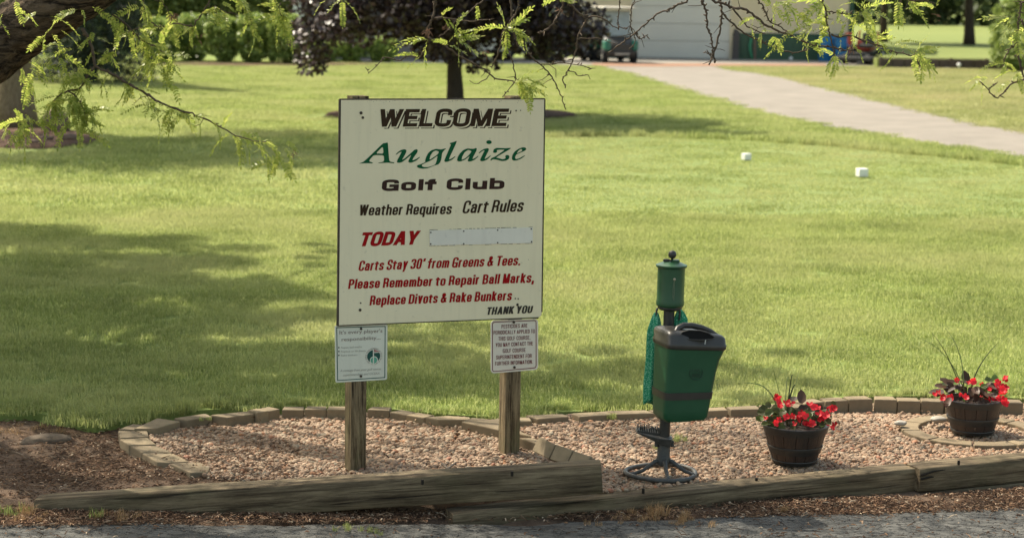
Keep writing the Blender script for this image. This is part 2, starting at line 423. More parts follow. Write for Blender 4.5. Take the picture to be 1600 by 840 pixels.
# tee, driveway, apron, fairway, mulch rings
tee_px = [(500, 247), (700, 222), (855, 215), (1000, 214), (1150, 219), (1300, 230), (1450, 245), (1620, 262), (1800, 285), (1800, 345), (1300, 338), (900, 330), (650, 318), (520, 290)]
sheet('tee_box', [P(x, y, LZ) for x, y in tee_px], LZ + 0.006, M_tee)
drive_px = [(560, 95.5), (560, 99), (700, 99.5), (850, 100), (935, 104), (985, 116), (1080, 145), (1190, 175), (1290, 197), (1400, 215), (1500, 231), (1620, 249), (1800, 272), (1800, 240), (1620, 212), (1500, 189), (1400, 165), (1300, 141), (1200, 117), (1150, 110), (1120, 104), (1110, 100.5), (1390, 103.5), (1390, 98.5)]
sheet('driveway', [P(x, y, LZ) for x, y in drive_px], LZ + 0.006, M_gravelpath)
sheet('concrete_apron', [P(560, 99.2, LZ), P(940, 98.4, LZ), P(1290, 99.5, LZ), P(1385, 103.5, LZ), P(1385, 95.5, LZ), P(1332, 93, LZ), P(1000, 90.5, LZ), P(560, 92.5, LZ)], LZ + 0.011, M_concrete)
sheet('dirt_strip', [P(925, 103.5, LZ), P(1010, 104.8, LZ), P(1130, 103.8, LZ), P(1290, 104, LZ), P(1290, 100.4, LZ), P(1150, 100.2, LZ), P(925, 99.4, LZ)], LZ + 0.014, M_redsoil)
rough_px = [(1125, 104.5), (1155, 110.2), (1205, 117.2), (1303, 141), (1403, 165), (1503, 189), (1622, 212), (1800, 239), (1800, 112), (1600, 107), (1480, 107), (1395, 104.5)]
sheet('rough_grass_slope', [P(x, y, LZ) for x, y in rough_px], LZ + 0.007, M_rough)
FZ = 0.40
sheet('fairway', [(12.3, 68.6), (60, 66.9), (120, 64.7), (120, 175), (12.3, 175)], FZ, M_fair)
def ring_px(cx, cy, rx_, ry_, n=40, wob=0.06, seed=0):
    return [P(cx + rx_ * math.cos(a) * (1 + wob * mnoise.noise(Vector((a * 2, seed, 0)))), cy + ry_ * math.sin(a) * (1 + wob * mnoise.noise(Vector((a * 2, seed, 3)))), LZ) for a in [2 * PI * i / n for i in range(n)]]
def dome(name, ring, h, mat):
    c = sum(ring, Vector()) / len(ring); mb = MB(); k = len(ring); rings = []
    for f, z in ((1, -0.01), (0.97, h * 0.6), (0.8, h), (0.4, h * 1.1)):
        rings.append([(c.x + (p.x - c.x) * f, c.y + (p.y - c.y) * f, LZ + z + 0.01 * mnoise.noise(p * 3)) for p in ring])
    mb.loft(rings[::1], (False, True)); o = mb.obj(name, mat, smooth=True); return tag(o, kind='structure')
dome('mulch_ring', ring_px(45, 218, 112, 15, seed=2), 0.06, M_mulch)
dome('mulch_ring', ring_px(703, 181, 199, 9.5, seed=5), 0.09, M_mulch)

# ---------------------------------------------------------------- grass
def blades(n, w, h, hw, lean=0.45, size=0.4, jit=0.35, seed=1):
    r = np.random.default_rng(seed)
    b = np.stack([r.uniform(-size / 2, size / 2, n), r.uniform(-size / 2, size / 2, n)], 1)
    a = r.uniform(0, 2 * PI, n); H = h * r.uniform(1 - jit, 1 + jit, n); Wd = hw * r.uniform(0.7, 1.3, n)
    la = r.uniform(0, 2 * PI, n); ln = np.abs(r.normal(0, lean, n))
    px, py = np.cos(a) * Wd / 2, np.sin(a) * Wd / 2; dx, dy = np.cos(la) * ln, np.sin(la) * ln
    V = np.zeros((n, 5, 3))
    V[:, 0] = np.stack([b[:, 0] - px, b[:, 1] - py, -0.005 * np.ones(n)], 1); V[:, 1] = np.stack([b[:, 0] + px, b[:, 1] + py, -0.005 * np.ones(n)], 1)
    mx, my, mz = b[:, 0] + dx * H * 0.35, b[:, 1] + dy * H * 0.35, H * 0.6
    V[:, 2] = np.stack([mx - px * .8, my - py * .8, mz], 1); V[:, 3] = np.stack([mx + px * .8, my + py * .8, mz], 1)
    V[:, 4] = np.stack([b[:, 0] + dx * H, b[:, 1] + dy * H, H * np.maximum(0.35, 1 - 0.35 * ln)], 1)
    o = np.arange(n)[:, None] * 5
    Fc = np.concatenate([o + [0, 1, 3], o + [0, 3, 2], o + [2, 3, 4]], 0)
    return V.reshape(-1, 3), Fc, np.repeat(r.beta(2, 2, n), 5)
M_blade = leafmat('grass_blades', (0.145, 0.195, 0.040), (0.560, 0.570, 0.250), 0.55, rough=0.5, spec=0.25, posvar=0.20, pscale=0.9, mid=(0.300, 0.358, 0.105), extra=(0.410, 0.420, 0.18), es=0.45)
M_dryblade = leafmat('dry_grass', (0.30, 0.17, 0.075), (0.46, 0.31, 0.16), 0.25, rough=0.6)
def patch(name, mat, *a, **k):
    v, f, t = blades(*a, **k); return np_mesh(name, v, f, t, mat)
near = [patch('turf_near', M_blade, 700, 0, 0.042, 0.0042, size=0.42, lean=.75, seed=s) for s in range(5)]
mid = [patch('turf_mid', M_blade, 300, 0, 0.042, 0.009, size=0.60, lean=.75, seed=20 + s) for s in range(4)]
tall = [patch('turf_edge', M_blade, 130, 0, 0.078, 0.0045, size=0.16, lean=0.6, jit=0.45, seed=40 + s) for s in range(5)]
pts = []; 
teeW = [P(x, y, LZ) for x, y in tee_px]; driveW = [P(x, y, LZ) for x, y in drive_px]; roughW = [P(x, y, LZ) for x, y in rough_px]
lawnP = [(-30, edgeW[0].y)] + [(p.x, p.y + 0.03) for p in edgeW] + [(30, edgeW[-1].y), (30, 90), (-30, 90)]
M_rblade = leafmat('rough_blades', (0.200, 0.230, 0.075), (0.560, 0.540, 0.280), 0.45, rough=0.6, spec=.2, posvar=.2, pscale=.5, mid=(0.310, 0.335, 0.120), extra=(0.47, 0.43, 0.22), es=.35)
rmid = [patch('rough_turf', M_rblade, 210, 0, 0.050, 0.010, size=0.70, lean=.9, jit=.5, seed=80 + s) for s in range(4)]
rings_ = [[(p.x, p.y) for p in ring_px(45, 218, 112, 15)], [(p.x, p.y) for p in ring_px(703, 181, 199, 9.5)]]
def lay(y0, y1, step, pool, jz=(0.8, 1.2), keep=None):
    xs_ = []; 
    for y in np.arange(y0, y1, step):
        hw = 0.262 * y + 1.2; x = np.arange(-hw, hw, step); xs_.append(np.stack([x + rng.uniform(-.45, .45, len(x)) * step, y + rng.uniform(-.45, .45, len(x)) * step], 1))
    p = np.concatenate(xs_); return p
def add_turf(name, p, pool, zs, scl=1.0):
    m = inpoly(p[:, 0], p[:, 1], lawnP) & ~inpoly(p[:, 0], p[:, 1], driveW) & ~inpoly(p[:, 0], p[:, 1], roughW)
    for r_ in rings_: m &= ~inpoly(p[:, 0], p[:, 1], r_)
    p = p[m]; n = len(p); onT = inpoly(p[:, 0], p[:, 1], teeW)
    z = np.where(onT, 0.62, 1.0) * zs * rng.uniform(0.85, 1.15, n)
    return gn_scatter(name, pool, np.column_stack([p, np.full(n, LZ)]), np.column_stack([np.zeros(n), np.zeros(n), rng.uniform(0, 2 * PI, n)]), np.column_stack([np.full(n, scl), np.full(n, scl), z]), rng.integers(0, len(pool), n))
g = add_turf('lawn_grass', lay(11.2, 23, 0.29, near), near, 1.0); tag(g, 'sunlit mown lawn of short fine green blades behind the gravel bed', 'grass', kind='stuff')
g2 = add_turf('far_lawn_grass', lay(23, 66, 0.43, mid), mid, 1.0); tag(g2, 'lawn grass stretching away towards the hedge and driveway', 'grass', kind='stuff')
q_ = lay(31, 69, 0.46, rmid); q_ = q_[inpoly(q_[:, 0], q_[:, 1], roughW)]; n = len(q_)
tag(gn_scatter('rough_grass', rmid, np.column_stack([q_, np.full(n, LZ)]), np.column_stack([np.zeros(n), np.zeros(n), rng.uniform(0, 6.28, n)]), rng.uniform(.8, 1.2, n), rng.integers(0, 4, n)), 'paler dry rough grass right of the driveway', 'grass', kind='stuff')
# longer unmown fringe along the near edge and behind the tee
ep = []
for a, b in zip(edgeW[:-1], edgeW[1:]):
    n = int((b - a).length / 0.07) + 1
    for i in range(n):
        q = a.lerp(b, (i + rng.random()) / n); w = 0.16 if q.x < -1.55 else 0.05
        for _ in range(2): ep.append((q.x + rng.normal(0, 0.04), q.y + 0.03 + abs(rng.normal(0, w)), LZ - (0.015 if q.x < -2 else 0.0)))
ep = np.array(ep); n = len(ep); es_ = np.where(ep[:, 0] < -1.55, 1.0, 0.62) * rng.uniform(0.45, .85, n)
fr = gn_scatter('edge_grass', tall, ep, np.column_stack([np.zeros(n), np.zeros(n), rng.uniform(0, 6.28, n)]), es_, rng.integers(0, 5, n))
tag(fr, 'longer unmown grass fringe along the edge of the bed', 'grass', kind='stuff')
tp = []
for a, b in zip(teeW[1:8], teeW[2:9]):
    n = int((b - a).length / 0.25) + 1
    for i in range(n): q = a.lerp(b, (i + rng.random()) / n); tp.append((q.x, q.y + rng.uniform(0, 0.25), LZ))
tp = np.array(tp); n = len(tp)
tag(gn_scatter('tee_fringe_grass', tall, tp, np.column_stack([np.zeros(n), np.zeros(n), rng.uniform(0, 6.28, n)]), np.full(n, 1.0) * rng.uniform(.8, 1.1, n) * np.array([1.6]), rng.integers(0, 5, n)), 'longer grass collar curving along the back of the tee', 'grass', kind='stuff')
# ---------------------------------------------------------------- gravel bed
bed_px = [(196, 686), (205, 668), (245, 658), (300, 650), (400, 645), (560, 640), (640, 646), (730, 655), (800, 660), (900, 646), (1190, 637), (1300, 625), (1450, 621), (1620, 625), (1800, 628), (1800, 690), (1620, 714), (1437, 727), (1300, 738), (1150, 750), (1000, 765), (936, 771), (930, 735), (800, 745), (600, 760), (480, 768), (400, 758), (380, 745), (320, 738), (270, 724), (225, 706)]
bedW = [P(x, y, 0.08) for x, y in bed_px]
mb = MB(); tri = tessellate_polygon([[Vector((p.x, p.y, 0)) for p in bedW]])
M_pebs = []
def peb_mat(name, stops):
    t = NT(name); c = t.ramp(t.rand(), stops); co = t.coord('Object', (1, 1, 1))
    c = t.mix(t.math('MULTIPLY', t.ramp(t.noise(co, 45, 4, 0.6), [(0.4, 0), (0.7, 1)]), 0.3), c, (0.20, 0.14, 0.10)); t.col(c)
    t.bump(t.noise(co, 220, 3, 0.6), 0.25, 0.002); return t.set(0.7, 0.35)
M_peb = peb_mat('river_pebbles', [(0.0, (0.206, 0.124, 0.073)), (0.14, (0.286, 0.181, 0.111)), (0.3, (0.249, 0.165, 0.104)), (0.45, (0.341, 0.236, 0.151)), (0.58, (0.219, 0.149, 0.096)), (0.7, (0.304, 0.193, 0.119)), (0.8, (0.377, 0.285, 0.192)), (0.88, (0.201, 0.169, 0.119)), (0.95, (0.316, 0.149, 0.067)), (1.0, (0.256, 0.109, 0.062))])
M_stone = simple('grey_stone', (0.36, 0.33, 0.28), (0.26, 0.24, 0.20), 12, 0.8, 0.3, 60)
def pebble(seed, sx, sy, sz, sub_=2):
    bm = bmesh.new(); bmesh.ops.create_icosphere(bm, subdivisions=sub_, radius=0.5)
    for v in bm.verts:
        d = 1 + 0.16 * mnoise.noise(v.co * 2.2 + Vector((seed * 3.7, 0, 0))) + 0.10 * mnoise.noise(v.co * 4.5 + Vector((0, seed * 2.1, 0)))
        v.co = Vector((v.co.x * sx, v.co.y * sy, v.co.z * sz)) * d
    me = bpy.data.meshes.new('pebble'); bm.to_mesh(me); bm.free()
    me.polygons.foreach_set('use_smooth', [True] * len(me.polygons)); return me
pebs = []
for i in range(9):
    me = pebble(i, random.uniform(.022, .031), random.uniform(.017, .022), random.uniform(.011, .016)); me.materials.append(M_peb); pebs.append(me)
x0, x1 = min(p.x for p in bedW), max(p.x for p in bedW); y0, y1 = min(p.y for p in bedW), max(p.y for p in bedW)
N = int((x1 - x0) * (y1 - y0) * 7200); px_ = rng.uniform(x0, x1, N); py_ = rng.uniform(y0, y1, N)
m = inpoly(px_, py_, bedW) & (py_ > np.array([tline(a) + .125 for a in px_])); px_, py_ = px_[m], py_[m]; N = len(px_)
def bedh(x, y): return hgt(x, max(y, tline(x) + .2)) + 0.010 + 0.010 * mnoise.noise(Vector((x * 2.2, y * 3, 7)))
pz = np.array([bedh(a, b) for a, b in zip(px_, py_)]) + rng.uniform(-0.004, 0.013, N)
gs = rng.lognormal(-.03, 0.32, N).clip(0.45, 2.0)
gr = gn_scatter('gravel', pebs, np.column_stack([px_, py_, pz]), np.column_stack([rng.normal(0, .45, N), rng.normal(0, .45, N), rng.uniform(0, 6.28, N)]), gs, rng.integers(0, 9, N))
tag(gr, 'pinkish tan river pebbles filling the landscaping bed', 'gravel', kind='stuff')
# level bed under the pebbles
bx = np.linspace(x0, x1, 160); by = np.linspace(y0, y1, 60); BX, BY = np.meshgrid(bx, by)
BZ = np.array([bedh(a, b) - 0.004 for a, b in zip(BX.ravel(), BY.ravel())]); ii = (np.arange(59)[:, None] * 160 + np.arange(159)[None, :]).ravel()
cx_ = BX.ravel()[ii] + (x1 - x0) / 320; cy_ = BY.ravel()[ii] + (y1 - y0) / 120; ii = ii[inpoly(cx_, cy_, bedW)]
tag(link('gravel_bed', np_mesh('gravel_bed', np.column_stack([BX.ravel(), BY.ravel(), BZ]), np.stack([ii, ii + 1, ii + 161, ii + 160], 1), mat=M_bedbase, smooth=True)), kind='structure')

# bark slivers, needles and dead leaf bits on the soil and along the road edge
M_litter = NT('bark_litter'); M_litter.col(M_litter.ramp(M_litter.rand(), [(0, (0.045, 0.026, 0.017)), (0.5, (0.115, 0.064, 0.038)), (0.8, (0.20, 0.115, 0.065)), (0.93, (0.33, 0.22, 0.14)), (1, (0.48, 0.38, 0.27))])); M_litter = M_litter.set(0.85, 0.15)
lit = []
for s in range(6):
    L_ = (0.030, 0.045, 0.022, 0.06, 0.018, 0.035)[s]; w = (0.006, 0.003, 0.009, 0.0025, 0.010, 0.005)[s]
    b_ = MB(); b_.loft([[(-L_ / 2, -w * .3, 0), (-L_ / 2, w * .3, 0), (-L_ / 2, w * .3, .0015), (-L_ / 2, -w * .3, .0015)], [(0, -w / 2, .004), (0, w / 2, .003), (0, w / 2, .006), (0, -w / 2, .007)], [(L_ / 2, -w * .2, 0.001 * s), (L_ / 2, w * .2, 0), (L_ / 2, w * .2, .002), (L_ / 2, -w * .2, .002)]])
    me = b_.mesh('sliver'); me.materials.append(M_litter); lit.append(me)
def litter(name, poly, dens, label, z=None, fall=None):
    x0, x1 = min(p[0] for p in poly), max(p[0] for p in poly); y0, y1 = min(p[1] for p in poly), max(p[1] for p in poly)
    n = int((x1 - x0) * (y1 - y0) * dens); a = rng.uniform(x0, x1, n); b = rng.uniform(y0, y1, n); m = inpoly(a, b, poly)
    nn = vnoise(a, b, 1.7, 3.3); m &= rng.random(n) < (0.55 + 1.3 * nn).clip(0.12, 1); a, b = a[m], b[m]; n = len(a)
    ix = ((a + 7) / 15 * 299).astype(int).clip(0, 299); iy = ((b - 9.2) / 4.2 * 119).astype(int).clip(0, 119)
    zz = Z[iy, ix] if z is None else np.full(n, z)
    o = gn_scatter(name, lit, np.column_stack([a, b, zz + rng.uniform(0.0, .010, n)]), np.column_stack([rng.normal(0, .3, n), rng.normal(0, .25, n), rng.uniform(0, 6.28, n)]), rng.uniform(.45, 1.15, n), rng.integers(0, 6, n))
    tag(o, label, 'litter', kind='stuff')
W2 = lambda pts, z=0.02: [tuple(P(x, y, z))[:2] for x, y in pts]
litter('bark_litter', W2([(-350, 640), (0, 645), (100, 652), (200, 655), (185, 690), (270, 730), (420, 752), (900, 775), (900, 790), (-350, 812)]), 4200, 'brown bark chips and needles over the bare soil left of the bed')
litter('roadside_litter', W2([(-300, 800), (300, 796), (700, 790), (1100, 785), (1440, 775), (1800, 750), (1800, 795), (1440, 803), (1000, 814), (500, 818), (0, 824), (-300, 826)], 0.0), 9500, 'dark bark chips and dead needles along the foot of the timbers', z=0.004)
litter('road_litter', W2([(-300, 815), (1800, 790), (1800, 850), (-300, 850)], 0.0), 330, 'scattered bark slivers lying on the old asphalt', z=0.006)
litter('bed_leaf_bits', [(p.x, p.y) for p in bedW], 130, 'scattered dead leaf bits lying on the pebbles', z=0.094)
litter('bed_litter', [(p.x, p.y) for p in bedW][:4] + [tuple(P(480, 700, .08))[:2], tuple(P(420, 755, .08))[:2]] + [(p.x, p.y) for p in bedW][-3:], 1200, 'bark bits scattered among the pebbles at the left end of the bed', z=0.068)
# sparse dry and green tufts
dry = [patch('dry_tuft', M_dryblade, 34, 0, 0.055, 0.003, size=0.07, lean=0.8, jit=.5, seed=60 + s) for s in range(3)]
grn = [patch('green_tuft', M_blade, 26, 0, 0.06, 0.004, size=0.06, lean=0.7, jit=.5, seed=70 + s) for s in range(3)]
def tufts(name, label, pool, spots, z):
    q = []; 
    for x, y, k, sp, sc in spots:
        c = P(x, y, z)
        for _ in range(k): q.append((c.x + rng.normal(0, sp), c.y + rng.normal(0, sp * .6), z - 0.003, sc * rng.uniform(.6, 1.1)))
    q = np.array(q); n = len(q)
    tag(gn_scatter(name, pool, q[:, :3], np.column_stack([np.zeros(n), np.zeros(n), rng.uniform(0, 6.28, n)]), q[:, 3], rng.integers(0, 3, n)), label, 'grass', kind='stuff')
tufts('dry_tufts', 'dry orange brown tufts of dead grass by soil, timbers and road', dry, [(70, 672, 8, .07, .8), (15, 680, 8, .05, .9), (95, 678, 4, .03, .7), (1040, 808, 12, .10, .55), (1030, 803, 3, .02, 1.1), (990, 803, 3, .03, .7), (1230, 797, 3, .03, .6), (40, 808, 8, .08, .6), (60, 800, 3, .05, 1.0), (185, 806, 6, .08, .7), (1070, 818, 5, .08, .5), (960, 815, 5, .08, .5)], 0.012)
tufts('green_tufts', 'small green grass tufts growing at the road edge and in the bed', grn, [(2, 803, 9, .05, .8), (-40, 802, 12, .09, 1.0), (148, 807, 3, .02, .8), (555, 826, 5, .05, .45), (590, 832, 4, .04, .5)], 0.01)
tufts('lawn_weeds', 'slightly darker patch of longer clover and grass in the mown lawn', grn, [(925, 366, 26, .22, .8), (980, 369, 26, .22, .8), (1040, 366, 12, .2, .7), (180, 622, 5, .05, 1.0)], LZ + .01)
tufts('bed_tufts', 'small weeds sprouting between the pebbles', grn, [(1060, 688, 7, .05, .7), (960, 652, 3, .02, .6), (1025, 700, 2, .02, .5), (325, 655, 4, .03, .4), (1190, 640, 3, .02, .4)], 0.105)

# ---------------------------------------------------------------- timbers
def timber_mat(name, a, b, seedx=0.0, topc=None):
    t = NT(name); co = t.coord('Object', (0.10, 2.1, 2.1)); g = t.noise(co, 14, 8, 0.8, 0.5)
    c = t.mix(t.ramp(g, [(0.40, 0), (0.58, 1)]), a, b); c = t.mix(t.ramp(t.noise(t.coord('Object', (0.8, 3, 3)), 3.2, 5, 0.65), [(.38, 0.6), (.62, 0)]), c, a)
    cr = t.ramp(t.noise(t.coord('Object', (0.10, 4, 4)), 9, 4, 0.6, 0.5), [(0.0, 0.15), (0.33, 0.15), (0.40, 1)])
    c = t.mix(cr, tuple(x * .25 for x in a), c)
    ms = t.ramp(t.noise(t.coord('Object', (1, 1, 1)), 4, 4, 0.6), [(0.5, 0), (0.8, 0.3)]); c = t.mix(ms, c, (0.11, 0.105, 0.05)); t.col(c)
    h = t.math('ADD', t.math('MULTIPLY', g, 0.7), cr); t.bump(h, 0.8, 0.006); return t.set(0.88, 0.2)
M_timber = timber_mat('weathered_timber', (0.048, 0.034, 0.020), (0.235, 0.182, 0.112))
M_post = None
def timber(name, label, A, B_, w, h, yawfix=None, split=None):
    """A, B_ world points of the bottom front edge ends; w depth, h height"""
    A = Vector(A); B_ = Vector(B_); ax = (B_ - A); L = ax.length; ax.normalize(); bk = Vector((0, 0, 1)).cross(ax).normalized(); up = ax.cross(bk).normalized()
    n = int(L / 0.06) + 2; mb = MB(); rings = []
    for i in range(n + 1):
        s = i / n; p = A + ax * L * s; rr = []
        prof = [(0.004, 0), (w - .004, 0), (w, .004), (w, h - .006), (w - .006, h), (w * .66, h), (w * .33, h), (.007, h), (0, h - .007), (0, h * .66), (0, h * .33), (0, .004)]
        for (a, b) in prof:
            q = Vector((s * L * 3, a * 9, b * 9 + len(label)))
            a2 = a + 0.004 * mnoise.noise(q) + 0.0015 * mnoise.noise(q * Vector((2.5, 9, 9)) if False else q * 4); b2 = b + 0.004 * mnoise.noise(q + Vector((5, 5, 5)))
            e = 0.006 * (1 if i in (0, n) else 0); cx, cy = w / 2, h / 2
            a2 += (cx - a2) * e * 6; b2 += (cy - b2) * e * 6
            rr.append(p + bk * a2 + up * b2)
        rings.append(rr)
    mb.loft(rings); me_o = thing_mesh(mb, name, M_timber, A, label, 'timber', smooth=True); sharp_smooth(me_o.data, 50)
    # align the object's own X with the beam so that the grain runs along it
    Rm = Matrix((ax, bk, up)).transposed(); me_o.data.transform(Rm.inverted().to_4x4()); me_o.rotation_euler = Rm.to_euler()
    return me_o
_t3, _t3b = P(1438, 732, .136) - Vector((0, 0, .128)), P(1600, 717, .141) - Vector((0, 0, .128))
t1 = timber('landscape_timber', 'long weathered timber tilting up from the soil in front of the welcome sign', (-2.37, 10.0, -0.095), (0.47, 9.97, 0.135), 0.14, 0.150)
t2 = timber('landscape_timber', 'weathered timber running from under the tilted timber past both the bin and front planter', (_tb + (_ta - _tb) * 1.42) - Vector((0, -.01, .160)), _tb - Vector((.012, 0.004, .132)), 0.14, 0.132)
t3 = timber('landscape_timber', 'upper right timber with a split end beside the second planter', _t3, _t3 + (_t3b - _t3) * 3.4, 0.15, 0.128)
t4 = timber('landscape_timber', 'low buried timber under the upper right timber', _t3 + (_t3b - _t3) * .02 + Vector((0, -.008, -.094)), _t3 + (_t3b - _t3) * 3.4 + Vector((0, -.008, -.094)), 0.14, 0.09)
# rotted split in the right timber, and nails in the tops
M_dark = simple('dark_gap', (0.02, 0.015, 0.01), rough=1.0)
M_metal_dark = simple('dark_metal', (0.045, 0.045, 0.045), (0.08, 0.07, 0.06), 30, 0.5, 0.1, 90, metal=0.4)
for k, (x, y, z) in enumerate([(660, 750, .24), (800, 737, .25), (1005, 764, .10), (1182, 747, .113), (1498, 720, .168), (417, 768, .10)]):
    c = P(x, y, z); mb = MB(); mb.tube([c - Vector((0, 0, .02)), c + Vector((0, 0, .004))], .0075, 7)
    par = t1 if k in (0, 1, 5) else (t2 if k < 4 else t3)
    o = part(mb, 'nail', M_dark); o.data.transform(par.matrix_basis.inverted()); o.parent = par
sp = MB()
for a, b, c2 in (((1440, 742), (1478, 733), .004), ((1440, 748), (1470, 744), .003)):
    A_ = P(*a, .12); B2 = P(*b, .13); A_ = Q(a[0], a[1], _t3.y - .003); B2 = Q(b[0], b[1], _t3.y + .06)
    sp.tube([A_, A_.lerp(B2, .5) + Vector((0, 0, .006)), B2], [.007, .006, .002], 6)
o = part(sp, 'split', M_dark); o.data.transform(t3.matrix_basis.inverted()); o.parent = t3

# ---------------------------------------------------------------- paver edging
def pav_mat(name, a, b):
    t = NT(name); co = t.coord('Object'); r = t.rand()
    c = t.mix(t.ramp(t.noise(co, 9, 5, 0.6), [(0.3, 0), (0.7, 1)]), a, b)
    c = t.mix(1.0, c, t.ramp(r, [(0, (0.82, 0.80, 0.78)), (1, (1.15, 1.12, 1.05))]), 'MULTIPLY')
    c = t.mix(t.ramp(t.noise(co, 24, 4, 0.7), [(0.55, 0), (0.72, 0.55)]), c, (0.10, 0.10, 0.055)); t.col(c)
    t.bump(t.noise(co, 120, 4, 0.7), 0.5, 0.003); return t.set(0.92, 0.15)
M_paver = pav_mat('paver_concrete', (0.235, 0.190, 0.128), (0.175, 0.138, 0.094))
def paver_mesh(top, th):
    mb = MB(); c = sum(top, Vector()) / len(top); top = [c + (p - c) * 0.975 for p in top]
    mb.prism([p - Vector((0, 0, th)) for p in top], (0, 0, th)); return mb
def pavers_thing(loc, label): return empty('paver_edging', loc, 0, label, 'edging')
def pav(parent, top, th=0.07, label=None):
    mb = paver_mesh(top, th); c = sum(top, Vector()) / len(top)
    o = mb.obj('paver', M_paver, None, bevel=0.006, bseg=2); o.data.transform(Matrix.Translation(-c)); o.location = c - wloc(parent); o.parent = parent; return o
def orient(pts):   # counter-clockwise from above
    a = sum((pts[i].x * pts[(i + 1) % len(pts)].y - pts[(i + 1) % len(pts)].x * pts[i].y) for i in range(len(pts)))
    return pts if a > 0 else pts[::-1]
EL = pavers_thing(P(240, 680, .05), 'curved tan paver edging round the left end of the gravel bed')
flat = [
 ([(338, 737), (402, 749), (390, 752.5), (362, 748)], .060), ([(264, 722.5), (313, 721), (329, 730), (325, 737), (297, 738)], .078),
 ([(221, 706.8), (270, 707), (296, 720), (264, 722), (245, 721)], .080), ([(202, 695.5), (245, 695.5), (270, 706), (221, 706)], .082), ([(186, 685), (232, 683), (245, 693.5), (201, 694.5)], .088),
 ([(184, 672), (231, 672.5), (233, 681.5), (187, 683.5)], .090), ([(184, 670), (206, 661.5), (243, 664), (231, 671)], .088), ([(208, 669), (246, 652), (283, 657.5), (244, 668.5)], .105),
 ([(271, 652.5), (322, 645), (333, 650.5), (292, 656)], .110), ([(328, 647.5), (393, 641), (398, 646), (356, 651.5)], .118)]
for q, z in flat: pav(EL, orient([P(x, y, z) for x, y in q]), 0.075)
def run(parent, path, length, depth, z, th, back=1):
    """standing pavers along a picture path (front top edge)"""
    W_ = [P(x, y, z) for x, y in path]; tot = [0]
    for a, b in zip(W_[:-1], W_[1:]): tot.append(tot[-1] + (b - a).length)
    n = max(1, round(tot[-1] / length))
    def at(s):
        for i in range(len(tot) - 1):
            if s <= tot[i + 1] or i == len(tot) - 2: return W_[i].lerp(W_[i + 1], (s - tot[i]) / (tot[i + 1] - tot[i]))
    for i in range(n):
        a, b = at(tot[-1] * i / n), at(tot[-1] * (i + 1) / n); d = (b - a).normalized(); nn = Vector((-d.y, d.x, 0)) * back
        dz = Vector((0, 0, random.uniform(-.005, .005))); j = nn * random.uniform(-.006, .006)
        pav(parent, orient([a + dz + j, b + dz + j, b + nn * depth - d * random.uniform(0, .012) + dz + j, a + nn * depth + d * random.uniform(0, .012) + dz + j]), th)
run(EL, [(402, 645), (438, 638)], .12, .10, .125, .09); run(EL, [(440, 639), (545, 640)], .115, .10, .125, .09); run(EL, [(573, 640.5), (612, 642), (640, 648), (663, 652)], .13, .10, .12, .09)
EM = pavers_thing(P(800, 680, .08), 'paver divider stepping down between the gravel beds behind the right post')
for q, z in [([(664, 651), (684, 655), (736, 655), (735, 651), (700, 648.5)], .125), ([(720, 658), (780, 671), (782, 656), (737, 651.5)], .135), ([(780, 671), (812, 677), (832, 681), (812, 672), (782, 660)], .125), ([(810, 683), (842, 693), (852, 690), (834, 683.5)], .14)]:
    pav(EM, orient([P(x, y, z) for x, y in q]), 0.09)
# two pavers leaning on their long edge
def lean_paver(A, B_, h, t, tilt):
    A = Vector(A); B_ = Vector(B_); d = (B_ - A).normalized(); nn = Vector((-d.y, d.x, 0)); up = (Vector((0, 0, 1)) * math.cos(tilt) + nn * math.sin(tilt)); ot = d.cross(up)
    mb = MB(); c = A + (B_ - A) / 2; mb.prism([A - c, B_ - c, B_ - c + up * h, A - c + up * h], ot * t)
    o = mb.obj('paver', M_paver, None, bevel=.005, bseg=2); o.location = c - wloc(EM); o.parent = EM
lean_paver(Q(842, 709, 10.75), Q(868, 722, 10.58), .085, .05, .5); lean_paver(Q(869, 722, 10.57), Q(895, 731, 10.45), .085, .05, .5); lean_paver(Q(896, 731, 10.44), Q(922, 740, 10.32), .08, .05, .55)
ER = pavers_thing(P(1100, 640, .08), 'long paver edging between the lawn and the right gravel bed')
for q, z in [([(762, 655), (782, 660), (832, 657), (828, 651), (790, 651)], .115), ([(820, 648), (840, 654), (890, 650.5), (880, 645.5)], .12), ([(892, 645), (905, 650.5), (958, 647), (950, 641.5)], .122), ([(945, 641), (962, 646.5), (1024, 645), (1010, 640)], .125), ([(1012, 640), (1028, 645), (1084, 642.5), (1075, 637.5)], .128), ([(1077, 637.5), (1088, 642.5), (1138, 640), (1132, 635)], .13), ([(1134, 635), (1142, 639.5), (1190, 638.5), (1182, 632.5)], .132), ([(1184, 632.5), (1192, 637.5), (1260, 636), (1256, 631), (1225, 629)], .133)]:
    pav(ER, orient([P(x, y, z) for x, y in q]), 0.09)
run(ER, [(1258, 631), (1300, 626), (1365, 624)], .19, .11, .138, .1); run(ER, [(1366, 624), (1429, 625.5), (1476, 627)], .16, .11, .138, .1); run(ER, [(1477, 628), (1560, 629), (1660, 633), (1900, 650)], .16, .11, .138, .1)
RG = empty('stone_ring', P(1515, 672, .1), 0, 'flat ring of tan edging pavers laid in the gravel round the right planter', 'edging')
rc = P(1521, 673, .10); r_in, r_out = .315, .425; ns = 10
for i in range(ns):
    a0 = 2 * PI * i / ns + .1; a1 = 2 * PI * (i + 1) / ns + .1 - .02; top = []
    for k in range(4): a = a0 + (a1 - a0) * k / 3; top.append(Vector((rc.x + r_out * math.cos(a), rc.y + r_out * math.sin(a), .110)))
    for k in range(3, -1, -1): a = a0 + (a1 - a0) * k / 3; top.append(Vector((rc.x + r_in * math.cos(a), rc.y + r_in * math.sin(a), .110)))
    pav(RG, top, .06)
